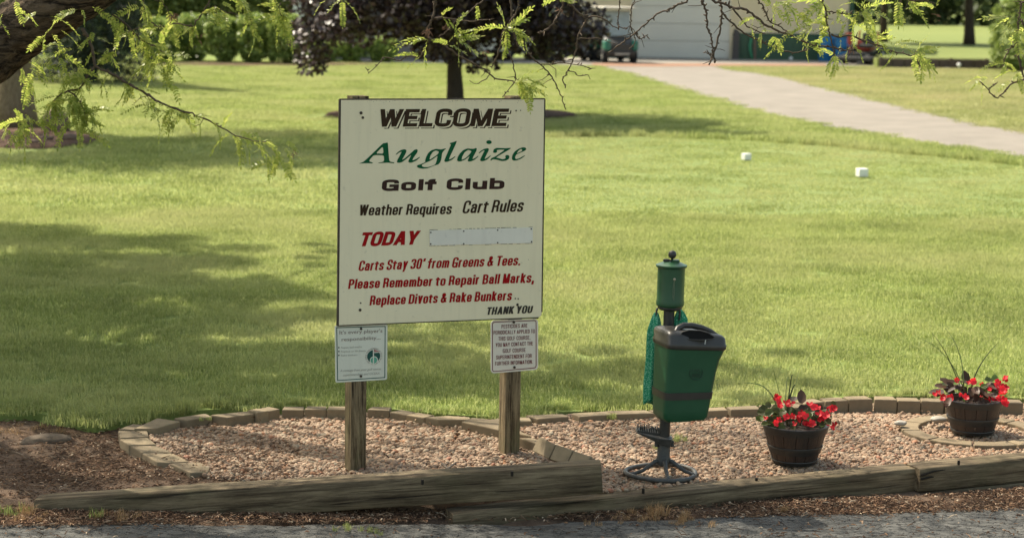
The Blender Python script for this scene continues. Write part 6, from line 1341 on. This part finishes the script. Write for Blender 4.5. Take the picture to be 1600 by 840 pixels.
# ---------------------------------------------------------------- background trees and shrubs
M_purple = leafmat('purple_leaf', (0.024, 0.015, 0.015), (0.090, 0.056, 0.054), .2, mid=(0.050, 0.031, 0.031), rough=.42, spec=.6)
M_shrub = leafmat('shrub_leaf', (0.110, 0.170, 0.036), (0.480, 0.560, 0.160), .5, mid=(0.240, 0.330, 0.080), rough=.35, spec=.4)
M_tree = leafmat('tree_leaf', (0.080, 0.115, 0.035), (0.280, 0.330, 0.110), .45, rough=.4, spec=.3)
M_far = leafmat('wood_leaf', (0.035, 0.052, 0.020), (0.100, 0.130, 0.045), .2, rough=.6, spec=.15)
M_pale = leafmat('pale_leaf', (0.13, 0.19, 0.040), (0.27, 0.33, 0.09), .4, rough=.5, spec=.2)
M_needle = leafmat('spruce_needles', (0.022, 0.034, 0.020), (0.060, 0.078, 0.050), .08, rough=.5, spec=.3)
# purple leaved tree behind the sign
pb = P(711, 181, LZ); pc = pb + Vector((.0, .3, 3.9))
cen = ell_centres(120, pc, 3.0, 2.8, 2.75, 3, .8, 1.2, .55)
cen += [(pb.x + x, pb.y + y, z, k) for x, y, z, k in ((-2.7, -.6, 1.45, .8), (-2.3, -1, 1.75, .7), (-1.6, -.6, 2.1, 1), (-2.4, 0, 1.9, .9), (-1.0, .2, 2.05, .8), (.7, .2, 1.9, .9), (1.5, 0, 1.7, 1), (2.1, -.3, 1.65, .9), (2.5, .3, 1.9, .9), (2.0, -1.0, 2.1, 1), (1.2, -.8, 2.0, 1), (0, -.9, 2.3, 1), (-.6, -1.2, 2.2, 1), (-2.75, -.2, 2.3, .9), (-2.95, 0, 1.7, .6), (-2.8, -.3, 1.1, .6), (-1.0, -.5, 2.0, .9), (.2, .8, 2.0, 1), (1.4, .9, 1.8, 1), (-2.1, -.2, 1.9, .8), (-1.9, .4, 1.7, .7), (-1.2, .3, 1.75, .7), (-.5, .2, 1.8, .7), (.4, -.4, 1.75, .7), (1.9, .5, 1.5, .8), (2.4, 0, 1.6, .7), (-.4, 1.0, 1.9, 1))]
grow_tree('purple_leaf_tree', 'round tree with dark purple leaves standing behind the top of the welcome sign', pb, 4.6, .165, cen, M_purple, .115, 430, .62, M_darkbark, seed=3, lean=(.12, .1), asp=.8, flare=1.35, up=.2)
# big tree at left
lb = P(30, 201, LZ); cl = ell_centres(70, lb + Vector((.6, -.4, 6.6)), 4.6, 4.2, 2.9, 8, .8, 1.3, .4, zmin=3.9)
grow_tree('shade_tree', 'thick grooved trunk of a large tree in a mulch ring at far left', lb, 6.5, .285, cl, M_tree, .17, 240, 1.0, M_bark, seed=5, flare=1.75)
for x, y, s, lab in ((88, 205, (.46, .34, .44), 'large rounded brown rock beside the left tree trunk'), (107, 219, (.28, .2, .14), 'small pale rock at the edge of the left mulch ring'), (72, 219, (.22, .16, .10), 'small flat brown rock in front of the large rounded rock'), (50, 224, (.18, .14, .08), 'low dark rock on the mulch in front of the left tree')):
    me = pebble(x, *s, 4); me.materials.append(simple('mulch_rock_%d' % x, (0.20, 0.135, 0.10), (0.12, 0.08, 0.06), 6, .9, .6, 18, bdist=.02)); c = P(x, y, LZ + .05); o = link('rock', me); o.location = c + EZ * s[2] * .3; tag(o, lab, 'rock')
# spruce behind it
sb = P(140, 128, LZ); root = empty('spruce_tree', sb, 0, 'dark spruce with low drooping boughs behind the left tree', 'tree')
mb = MB(); mb.tube([sb - EZ * .1, sb + EZ * 3, sb + EZ * 8], [.2, .15, .03], 10); part(mb, 'trunk', M_darkbark, root, smooth=True)
pts_ = []; rs = np.random.default_rng(12)
mb = MB()
for lv in range(26):
    z = .35 + lv * .28; Rr = 1.95 * (1 - z / 8.2) * rs.uniform(.85, 1.1); nb = 13
    for k in range(nb):
        a = 2 * PI * (k + rs.random()) / nb; L_ = Rr * rs.uniform(.7, 1.08); d = Vector((math.cos(a), math.sin(a), 0)); e = sb + EZ * (z - .12 * L_) + d * L_
        mb.tube([sb + EZ * (z + .1), sb + EZ * (z + .05) + d * L_ * .5, e], [.02, .012, .004], 4)
        for t in np.linspace(.25, 1, 14):
            p = sb + EZ * (z + .1 - (.22 * L_ + .10) * t * t) + d * L_ * t; m_ = 12; sp = .17 * (1.15 - .6 * t)
            q = rs.normal(0, 1, (m_, 3)) * [sp, sp, .045] + [p.x, p.y, p.z - .03]; pts_.append(q)
o = part(mb, 'boughs', M_darkbark, root); o['kind'] = 'stuff'
o = sub(root, 'needles', cloud('needles', np.concatenate(pts_), .13, M_needle, seed=2, asp=.22, up=.1)); o['kind'] = 'stuff'
# clipped shrubs of the hedge
def shrub(name, label, c, w, d, h, mat, n, size, group=None, seed=0, boxy=.5):
    r = np.random.default_rng(seed); root = empty(name, c, 0, label, 'shrub', group); v = r.normal(0, 1, (n, 3)); v /= np.linalg.norm(v, axis=1)[:, None]; v = v * .45 + .55 * v / np.abs(v).max(1)[:, None]; v /= np.abs(v).max()
    nc = int(26 + 26 * w * h); cv = r.normal(0, 1, (nc, 3)); cv /= np.linalg.norm(cv, axis=1)[:, None]; cv = cv * .45 + .55 * cv / np.abs(cv).max(1)[:, None]; cv /= np.abs(cv).max()
    cq = cv * (.86 + .14 * r.random(nc))[:, None]; pick = r.integers(0, nc, n); dd = r.normal(0, 1, (n, 3)); dd /= np.linalg.norm(dd, axis=1)[:, None]
    q = cq[pick] * [w * .40, d * .40, h * .45] + dd * (.16 * (.5 + .5 * r.random(n)))[:, None] + [c.x, c.y, c.z + h * .49]; q[:, 2] = np.maximum(q[:, 2], c.z + .02)
    core = np.concatenate([v[: n // 4] * [w * .36, d * .36, h * .38] + [c.x, c.y, c.z + h * .5]]); q = np.concatenate([q, core])
    sub(root, 'foliage', cloud('foliage', q, size, mat, seed=seed, asp=.7, up=.25))['kind'] = 'stuff'
    mb = MB(); 
    for k in range(7): a = k * .9 + seed; mb.tube([c - EZ * .03, c + Vector((math.cos(a) * w * .12, math.sin(a) * d * .12, h * .35)), c + Vector((math.cos(a) * w * .33, math.sin(a) * d * .33, h * .85))], [.022, .016, .006], 5)
    part(mb, 'stems', M_darkbark, root)['kind'] = 'stuff'
    return root
SHR = [(246, 98, 62, 58, 'clipped shrub at the far left end of the hedge, half hidden by locust leaves'), (294, 97, 54, 62, 'clipped shrub second from the left in the hedge'), (343, 99, 52, 64, 'clipped shrub in the middle of the hedge'), (391, 100, 52, 66, 'clipped shrub second from the right in the hedge'), (443, 101, 60, 68, 'clipped shrub at the right end of the hedge beside the purple tree')]
for i, (x, y, w, h, lab) in enumerate(SHR):
    c = P(x, y, LZ); k = c.length / F; shrub('hedge_shrub', lab, c + Vector((0, .5, 0)), w * k * 1.04, 1.15, h * k * 1.18, M_shrub, 6000, .085, 'clipped green shrubs in a row', 30 + i)
for i, (x, y, w, h, lab) in enumerate(((500, 98, 46, 34, 'low green shrub under the left edge of the purple tree'), (548, 98, 58, 50, 'green shrub with bright leaf tips under the purple tree'), (597, 98, 46, 40, 'low green shrub left of the purple tree trunk'), (838, 95, 46, 34, 'dark low shrub right of the purple tree in front of the carts'))):
    c = P(x, y, LZ); k = c.length / F; shrub('low_shrub', lab, c + Vector((0, .4, 0)), w * k, 1.0, h * k, M_shrub if i < 3 else M_tree, 2600, .09, None, 50 + i, .7)
mb = MB(); rr = ring_px(400, 101, 200, 3.4, 30); dome('mulch_ring', rr, .03, M_mulch)
# ---------------------------------------------------------------- trees far behind
def far_tree(px, base_y, z, h, w, rt, label, mat, zb, n=44, seed=1, size=.26, per=150, name='tree'):
    b = P(px, base_y, z); cen = ell_centres(n, b + Vector((0, 0, zb + (h - zb) / 2)), w / 2, w / 2, (h - zb) / 2, seed, .8, 1.3, .45, zmin=z + zb)
    return grow_tree(name, label, b, h * .75, rt, cen, mat, size, per, 1.05, M_darkbark, seed=seed, flare=1.4)
far_tree(1514, 70, FZ, 9.5, 9.5, .21, 'dark tree standing alone on the far fairway at right', M_far, 2.25, seed=41)
far_tree(1382, 66, FZ, 8.5, 6, .16, 'slim trunked tree on the far fairway just right of the barn', M_far, 2.4, seed=42)
for i, (x, yb, h, w, zb, lab) in enumerate(((205, 76, 4.6, 7, .15, 'leafy green tree filling the gap left of the hedge'), (330, 74, 4.8, 7, .15, 'leafy green tree rising behind the left part of the hedge'), (430, 73, 4.6, 6, .15, 'leafy green tree rising behind the right end of the hedge'), (60, 78, 4.8, 8, .15, 'leafy green tree behind the spruce at far left'))):
    far_tree(x, yb, LZ, h, w, .18, lab, M_tree, zb, 60, 60 + i, .20, 210)
# woods: one mass beyond the far grass, as far as can be seen either way
r = np.random.default_rng(5); n = 330; cw = np.column_stack([np.linspace(-70, 115, n) + r.normal(0, 1.5, n), 134 + r.uniform(-4, 14, n), r.uniform(.6, 7.5, n), r.uniform(1.6, 2.6, n)])
cw = np.concatenate([cw, np.column_stack([np.linspace(-70, 115, 150), 133 + r.uniform(-3, 3, 150), r.uniform(.5, 2.2, 150), r.uniform(1.3, 2.0, 150)])])
me = cloud('far_woods', clumps([tuple(c) for c in cw], 46, 1.2, 6, .9), .62, M_far, seed=6, asp=.75); tag(link('far_woods', me), 'dark mass of woods closing off the far side of the golf course', 'woods', kind='stuff')
mb = MB(); 
for k in range(60): x = -65 + k * 3 + random.uniform(-1, 1); mb.tube([(x, 136 + random.uniform(-2, 6), 0), (x + random.uniform(-.3, .3), 137, 7)], [.22, .12], 7)
tag(mb.obj('woods_trunks', M_darkbark), 'dark trunks standing among the far woods', 'woods', kind='stuff')
# pale shrub at the right edge
c = P(1592, 112, LZ); shrub('willow_shrub', 'pale yellow green feathery shrub at the right edge by the timber wall', c, 2.2, 1.8, 2.5, M_pale, 3200, .12, None, 77, .8)

# ---------------------------------------------------------------- maintenance barn
M_door = simple('door_white', (0.60, 0.57, 0.50), (0.55, 0.52, 0.455), .7, .5, .05, 8, .4, 'World'); M_siding = simple('cream_siding', (0.66, 0.55, 0.37), (0.60, 0.50, 0.335), .8, .5, .05, 8, .4, 'World')
M_green_s = simple('green_siding', (0.030, 0.075, 0.040), (0.045, 0.095, 0.055), 1.2, .5, .05, 8, .4, 'World'); M_gtrim = simple('green_trim', (0.020, 0.070, 0.040), rough=.5); M_roofm = simple('roof_green', (0.03, 0.07, 0.045), rough=.5)
M_glass = simple('dark_glass', (0.03, 0.035, 0.04), rough=.15, spec=.6)
bl = P(1141, 93.2, LZ); byy = bl.y
def bx_(px): return Q(px, 60, byy).x
XL, XD0, XD1, XR = bx_(895), bx_(986), bx_(1140), bx_(1328)
barn = empty('barn', (XR - 5, byy, LZ), 0, 'cream and green metal maintenance barn with a wide white overhead door', 'building')
HB = 4.3; zs_ = (93 - 53) / F * byy
def wall_box(name, x0, x1, z0, z1, y0, mat, t=.15, par=barn): mb = MB(); mb.box(((x0 + x1) / 2, y0 + t / 2, LZ + (z0 + z1) / 2), (x1 - x0, t, z1 - z0)); return part(mb, name, mat, par)
wall_box('wall', XL, XD0 - .03, zs_, HB, byy, M_siding); wall_box('wainscot', XL, XD0 - .03, 0, zs_, byy - .01, M_green_s); wall_box('wall', XD0 - .03, XD1 + .05, 3.7, HB, byy, M_siding)
wall_box('wall', XD1 + .05, XR - .06, zs_, HB, byy, M_siding); wall_box('wainscot', XD1 + .05, XR - .06, 0, zs_ - .02, byy - .012, M_green_s); wall_box('corner_trim', XR - .06, XR + .10, zs_ - .3 + .3, HB, byy - .03, M_gtrim, .2)
wall_box('base_trim', XD1 + .05, XR - .06, zs_ - .04, zs_ + .03, byy - .03, M_gtrim, .04)
wall_box('door_jamb', XD1 + .001, XD1 + .10, 0, 3.7, byy - .05, M_siding, .12); wall_box('door_jamb', XD0 - .10, XD0, 0, 3.7, byy - .05, M_siding, .12)
mb = MB(); mb.box(((XL + XR) / 2, byy + 6.2, LZ + HB / 2), (XR - XL - .2, 12, HB - .02)); part(mb, 'barn_body', M_siding, barn)
mb = MB(); mb.prism([Vector((XL - .4, byy - .4, LZ + HB)), Vector((XL - .4, byy + 12.8, LZ + HB)), Vector((XL - .4, byy + 6.2, LZ + HB + 2.2))], Vector((XR - XL + .8, 0, 0))); part(mb, 'roof', M_roofm, barn)
dr = empty('overhead_door', (0, 0, 0)); dr.parent = barn; dr.location = Vector(((XD0 + XD1) / 2, byy, LZ)) - barn.location
ph = .61
for i in range(6):
    mb = MB(); mb.box(((XD0 + XD1) / 2, byy + .02, LZ + .02 + ph * (i + .5)), (XD1 - XD0, .05, ph - .012)); part(mb, 'door_panel', M_door, dr, bevel=.006)
mb = MB(); mb.box(((XD0 + XD1) / 2, byy - .01, LZ + .01), (XD1 - XD0, .08, .04)); part(mb, 'door_seal', M_dark, dr)
mb = MB()
for x0, x1, z0, z1, m_ in ((XL, XD0 - .15, zs_, HB, 0), (XD1 + .15, XR - .1, zs_ + .05, HB, 0)):
    for x in np.arange(x0 + .1, x1, .23): mb.box((x, byy - .009, LZ + (z0 + z1) / 2), (.035, .018, z1 - z0))
part(mb, 'siding_ribs', M_siding, barn)['kind'] = 'stuff'
mb = MB()
for x in np.arange(XD1 + .2, XR - .1, .23): mb.box((x, byy - .022, LZ + zs_ / 2 - .03), (.035, .018, zs_ - .10))
part(mb, 'wainscot_ribs', M_green_s, barn)['kind'] = 'stuff'
# things along its wall
def bq(px, py, dy=-.3): return Q(px, py, byy + dy)
mb = MB(); p0, p1 = bq(1149, 93.5), bq(1149, 46); mb.prism([bq(1143, 93.4, -.35), bq(1154, 93.4, -.35), bq(1156, 50, -.05), bq(1151, 45.5, -.05), bq(1147, 46, -.05)], Vector((0, .05, 0))); thing_mesh(mb, 'plank', simple('dark_board', (0.045, 0.035, 0.030), (0.07, 0.055, 0.045), 5), p0, 'dark board leaning on the barn wall just right of the white door', 'board')
mb = MB(); mb.tube([bq(1176, 58, -.12), bq(1174, 62, -.16), bq(1172, 70, -.18), bq(1172, 78, -.18), bq(1174, 86, -.18), bq(1177, 93, -.2)], .035, 8); thing_mesh(mb, 'garden_hose', simple('hose_green', (0.06, 0.33, 0.17)), bq(1176, 93), 'bright green hose hanging down the green barn wall', 'hose', smooth=True)
mb = MB(); mb.tube([bq(1179.5, 93.5, -.3), bq(1179.5, 62, -.3)], .04, 8); mb.tube([bq(1176, 60, -.3), bq(1180, 60, -.3)], .05, 8); thing_mesh(mb, 'standpipe', simple('rusty_pipe', (0.18, 0.11, 0.08)), bq(1179, 93.5), 'brown standpipe beside the green hose at the barn wall', 'pipe')
for x, s, lab in ((1236, .14, 'small pale rock at the foot of the barn wall, left of a pair'), (1242, .12, 'small pale rock at the foot of the barn wall, right of a pair')):
    me = pebble(x, s * 1.3, s, s, 2); me.materials.append(M_mark); o = link('pale_rock', me); o.location = P(x, 94.5, LZ) + EZ * s * .45; tag(o, lab, 'rock')
M_blue = simple('blue_plastic', (0.010, 0.115, 0.270), (0.014, 0.15, 0.32), 3, .4)
def drum(px, py, r, h, lab, tilt=0):
    c = P(px, py, LZ + .011); root = empty('blue_barrel', c, 0, lab, 'barrel', 'blue plastic barrels by the barn'); mb = MB(); mb.lathe([(0, 0), (r * .94, 0), (r, .04), (r, h * .33), (r * 1.04, h * .35), (r, h * .37), (r, h * .63), (r * 1.04, h * .65), (r, h * .67), (r, h - .04), (r * .94, h), (0, h)], c, 24); part(mb, 'barrel_body', M_blue, root, smooth=True, ang=35)
    mb = MB(); mb.lathe([(0, h), (r * .97, h), (r * .97, h + .03), (r * .9, h + .035), (r * .88, h + .01), (0, h + .01)], c, 24); part(mb, 'barrel_lid', M_blue, root, smooth=True, ang=35); return root
drum(1292, 96, .31, .90, 'blue plastic barrel against the green barn wall, left of two'); drum(1317, 97, .27, .82, 'blue plastic barrel right of the other, next to the red machine')

# ---------------------------------------------------------------- vehicles
M_tyre = simple('tyre_rubber', (0.018, 0.018, 0.018), rough=.85); M_rim = simple('rim_paint', (0.45, 0.43, 0.38), rough=.4); M_teal = simple('teal_paint', (0.015, 0.12, 0.085), (0.02, 0.14, 0.10), 3, .3, spec=.5)
M_roofw = simple('canopy_beige', (0.62, 0.58, 0.50), rough=.5); M_vinyl = simple('dark_vinyl', (0.04, 0.038, 0.035), rough=.5); M_wind = simple('tinted_screen', (0.30, 0.33, 0.32), rough=.2, spec=.6); M_alum = simple('strut_metal', (.5, .48, .44), rough=.35, metal=.5)
def xf(c, rz):
    m = Matrix.Translation(c) @ Matrix.Rotation(rz, 4, 'Z'); return lambda mb: (setattr(mb, 'v', [tuple(m @ Vector(v)) for v in mb.v]), mb)[1]
def wheel(T, x, y, r, w, root):
    wr = MB(); n = 20; prof = [(r * .55, -w / 2), (r * .9, -w / 2), (r, -w * .3), (r, w * .3), (r * .9, w / 2), (r * .55, w / 2)]
    for p in prof:
        for k in range(n): a = 2 * PI * k / n; wr.v.append((x + p[1], y + p[0] * math.cos(a), r + p[0] * math.sin(a)))
    for i in range(len(prof) - 1):
        for k in range(n): wr.f.append((i * n + k, i * n + (k + 1) % n, (i + 1) * n + (k + 1) % n, (i + 1) * n + k)); wr.m.append(0)
    o = part(T(wr), 'wheel', M_tyre, root, smooth=True, ang=40)
    rm = MB(); rings = []
    for xx, rr in ((-w * .42, .2), (-w * .35, .56), (w * .35, .56), (w * .42, .2)): rings.append([(x + xx, y + r * rr * math.cos(2 * PI * k / n), r + r * rr * math.sin(2 * PI * k / n)) for k in range(n)])
    rm.loft(rings); part(T(rm), 'rim', M_rim, o, smooth=True, ang=30)
def wloc_obj(o): return o
def golf_cart(c, rz, label):
    root = empty('golf_cart', c, 0, label, 'golf cart', 'golf carts parked by the barn'); T = xf(c, rz)   # front faces local -Y
    def bxp(name, cc, d, mat, bevel=.02, rot=None, taper=1.0): mb = MB(); mb.box(cc, d, rot, taper); return part(T(mb), name, mat, root, bevel=bevel, bseg=2)
    bxp('chassis', (0, 0, .26), (.95, 2.2, .12), M_vinyl); bxp('floor', (0, -.35, .36), (1.05, .8, .06), M_vinyl, .01)
    mb = MB(); mb.loft([[(-.50, -1.12, .30), (.50, -1.12, .30), (.56, -.62, .30), (-.56, -.62, .30)], [(-.52, -1.18, .45), (.52, -1.18, .45), (.58, -.60, .50), (-.58, -.60, .50)], [(-.46, -1.05, .66), (.46, -1.05, .66), (.52, -.62, .80), (-.52, -.62, .80)], [(-.40, -.85, .78), (.40, -.85, .78), (.46, -.62, .88), (-.46, -.62, .88)]]); part(T(mb), 'front_cowl', M_vinyl, root, smooth=True, bevel=.03, bseg=2)
    bxp('grille', (0, -1.16, .50), (.62, .08, .26), M_vinyl); bxp('bumper', (0, -1.22, .34), (.95, .08, .10), M_vinyl); bxp('licence_strip', (0, -1.262, .30), (.5, .01, .05), M_rim, .003)
    for s in (-1, 1):
        bxp('headlight', (.43 * s, -1.15, .56), (.13, .06, .08), M_rim, .01); bxp('fender', (.50 * s, .75, .62), (.20, .95, .28), M_teal, .05); bxp('front_fender', (.47 * s, -.98, .58), (.20, .52, .36), M_teal, .07)
        wheel(T, .50 * s, -.82, .225, .19, root); wheel(T, .50 * s, .82, .225, .19, root)
        mb = MB(); mb.tube([(.46 * s, -.68, .82), (.44 * s, -.45, 1.78)], .018, 6); mb.tube([(.44 * s, .95, .75), (.44 * s, .75, 1.78)], .018, 6); part(T(mb), 'roof_post', M_alum, root)
    bxp('seat', (0, .28, .70), (1.02, .48, .16), M_vinyl, .05); bxp('backrest', (0, .56, .98), (1.0, .10, .42), M_vinyl, .05); bxp('rear_body', (0, .85, .58), (.98, .70, .30), M_teal, .06)
    bxp('roof', (0, .10, 1.81), (1.12, 1.75, .07), M_roofw, .03); bxp('windshield', (0, -.56, 1.30), (.86, .012, .85), M_wind, .003, Matrix.Rotation(-.22, 3, 'X'))
    mb = MB(); mb.tube([(.22 + .17 * math.cos(a), -.38 + .06 * math.sin(a), 1.02 + .16 * math.sin(a)) for a in [2 * PI * k / 16 for k in range(17)]], .014, 6, False); mb.tube([(.22, -.38, 1.02), (.22, -.62, .75)], .018, 6); part(T(mb), 'steering_wheel', M_vinyl, root)
    mb = MB(); mb.lathe([(0, .70), (.13, .70), (.12, 1.0), (.13, 1.35), (0, 1.36)], (-.20, 1.18, 0), 12); part(T(mb), 'bag_rack', M_vinyl, root, smooth=True)
    return root
golf_cart(P(959, 98.3, LZ + .011) + Vector((0, 1.0, 0)), R(12), 'teal golf cart with a light roof parked in front of the white barn door edge')
golf_cart(P(893, 97.0, LZ + .011) + Vector((0, 1.4, 0)), R(-62), 'teal golf cart half hidden under the right side of the purple tree')
# white car low behind the purple tree
M_car = simple('white_car_paint', (.60, .58, .54), (.56, .54, .50), 2, .25, spec=.6)
cc = P(722, 96.0, LZ + .011) + Vector((0, 1.6, 0)); root = empty('parked_car', cc, 0, 'white car parked side-on behind the purple tree, only its lower body showing', 'car'); T = xf(cc, R(90))
mb = MB(); prof = [(-2.25, .35), (-2.30, .55), (-2.20, .78), (-1.35, .92), (-.70, 1.36), (.75, 1.40), (1.45, 1.02), (2.15, .95), (2.28, .75), (2.28, .42), (2.2, .28), (-2.1, .26)]
mb.loft([[(x_ * k, y_ , z_) if True else None for y_, z_ in prof] for x_, k in ((-.86, 1), (-.80, 1), (.80, 1), (.86, 1))]); part(T(mb), 'body', M_car, root, smooth=True, bevel=.05, bseg=2, ang=50)
for s in (-1, 1):
    mb = MB(); mb.prism([Vector((.872 * s, y_, z_)) for y_, z_ in ((-1.2, .95), (-.66, 1.29), (.72, 1.33), (1.25, 1.03))], Vector((.006 * s, 0, 0))); part(T(mb), 'side_window', M_glass, root)
    for y_ in (-1.42, 1.38): wheel(T, .80 * s, y_, .32, .20, root)
    mb = MB(); mb.box((.885 * s, .0, .60), (.02, 2.2, .04)); part(T(mb), 'side_trim', M_vinyl, root)
# red mower with roll bar
M_redp = simple('orange_red_paint', (.34, .050, .028), (.28, .040, .025), 4, .35, spec=.5)
c = P(1352, 101, LZ + .007) + Vector((0, .6, 0)); root = empty('red_mower', c, 0, 'orange red riding mower with roll bar parked at the right corner of the barn', 'mower'); T = xf(c, R(-28))
def mp(name, cc, d, mat, bevel=.02, rot=None, taper=1.0): mb = MB(); mb.box(cc, d, rot, taper); return part(T(mb), name, mat, root, bevel=bevel, bseg=2)
mp('deck', (0, -.75, .20), (1.35, .60, .14), M_vinyl, .04); mp('frame', (0, .1, .32), (.5, 1.6, .16), M_vinyl); mp('hood', (-.10, .62, .62), (.50, .62, .42), M_redp, .08); mp('seat', (.12, .0, .62), (.46, .44, .12), M_vinyl, .04); mp('backrest', (.12, .22, .86), (.44, .10, .40), M_vinyl, .04)
for s in (-1, 1):
    wheel(T, .48 * s, .45, .30, .24, root); wheel(T, .40 * s, -.62, .17, .16, root)
    mb = MB(); mb.tube([(.34 * s + .06, .38, .40), (.33 * s + .06, .38, 1.05), (.30 * s + .06, .38, 1.12)], .035, 8); part(T(mb), 'roll_bar', M_redp, root)
mp('control_tower', (-.42, -.15, .82), (.16, .16, .34), M_redp, .03); mp('console', (-.42, -.22, 1.02), (.26, .2, .06), M_redp, .02)
mb = MB(); mb.tube([(-.42, -.15, .35), (-.42, -.15, .7)], .03, 6); part(T(mb), 'steering_column', M_redp, root)
# ---------------------------------------------------------------- timber retaining wall, marker
M_wallw = simple('dark_timber_wall', (0.070, 0.052, 0.045), (0.115, 0.088, 0.075), 2.5, .9, .4, 10, .1, 'World')
w0 = P(1376, 106.3, LZ); root = empty('retaining_wall', w0, 0, 'low dark timber retaining wall between rough slope and far fairway', 'wall'); Lw = 20; step = .38; i = 0
for k in range(int(Lw / step)):
    x = w0.x + k * step; y = w0.y - .036 * k * step
    mb = MB(); mb.box((x + step / 2, y, (LZ - .05 + FZ) / 2), (step - .02, .07, FZ - LZ + .05)); part(mb, 'wall_plank', M_wallw, root, bevel=.008)
    if k % 3 == 0: mb = MB(); mb.box((x, y - .05, (LZ - .05 + FZ + .03) / 2), (.10, .07, FZ + .05 - LZ + .05)); part(mb, 'wall_post', M_wallw, root, bevel=.008)
mb = MB(); mb.prism([Vector((w0.x - .1, w0.y + .06, LZ)), Vector((w0.x - .1, w0.y + .06, FZ - .01)), Vector((w0.x - .1, w0.y + .8, FZ - .01)), Vector((w0.x - .1, w0.y + .8, LZ))], Vector((24, -.85, 0))); tag(mb.obj('bank', M_fair), kind='structure')
c = P(1498, 108.5, LZ); mb = MB(); mb.lathe([(0, 0), (.03, 0), (.03, .08), (.06, .10), (.075, .15), (.05, .20), (0, .21)], c, 12); thing_mesh(mb, 'white_marker', M_mark, c, 'small white object in front of the dark retaining wall', 'marker', smooth=True)
for x, y, s, lab in ((1480, 108, .16, 'low pinkish stone by the retaining wall left of the white object'), (1388, 103, .35, 'pale flat stone on the ground right of the red mower')):
    me = pebble(x, s * 1.6, s, s * .5, 3); me.materials.append(M_concrete); o = link('pale_rock', me); o.location = P(x, y, LZ) + EZ * s * .15; tag(o, lab, 'rock')
# ---------------------------------------------------------------- white building corner behind the hedge
M_wht = simple('white_siding', (.68, .67, .66), (.62, .61, .60), 1, .6); hb = P(467, 92, LZ); hx0 = Q(459, 50, hb.y).x; house = empty('white_building', (hx0 + 3, hb.y, LZ), 0, 'white corner of a building showing between hedge and purple tree', 'building')
mb = MB(); mb.box((hx0 + .17, hb.y, LZ + 1.7), (.34, .34, 3.4)); part(mb, 'corner_post', M_wht, house, bevel=.01)
mb = MB(); mb.box((hx0 + 3.2, hb.y + .3, LZ + 1.68), (5.7, .2, 3.36)); part(mb, 'wall', simple('grey_siding', (.20, .17, .155), (.17, .15, .14), 1, .7), house)
mb = MB(); mb.box((hx0 + 3.2, hb.y + 3, LZ + 1.65), (5.5, 5.1, 3.3)); part(mb, 'building_body', M_wht, house)
mb = MB(); mb.prism([Vector((hx0 - .4, hb.y - .5, LZ + 3.4)), Vector((hx0 - .4, hb.y + 6, LZ + 3.4)), Vector((hx0 - .4, hb.y + 2.7, LZ + 4.9))], Vector((7, 0, 0))); part(mb, 'roof', M_roofm, house)
mb = MB(); mb.box((hx0 + 1.8, hb.y + .17, LZ + 1.5), (.9, .06, 1.1)); wn = part(mb, 'window', M_wht, house); mb = MB(); mb.box((hx0 + 1.8, hb.y + .13, LZ + 1.5), (.78, .04, .98)); part(mb, 'pane', M_glass, wn)
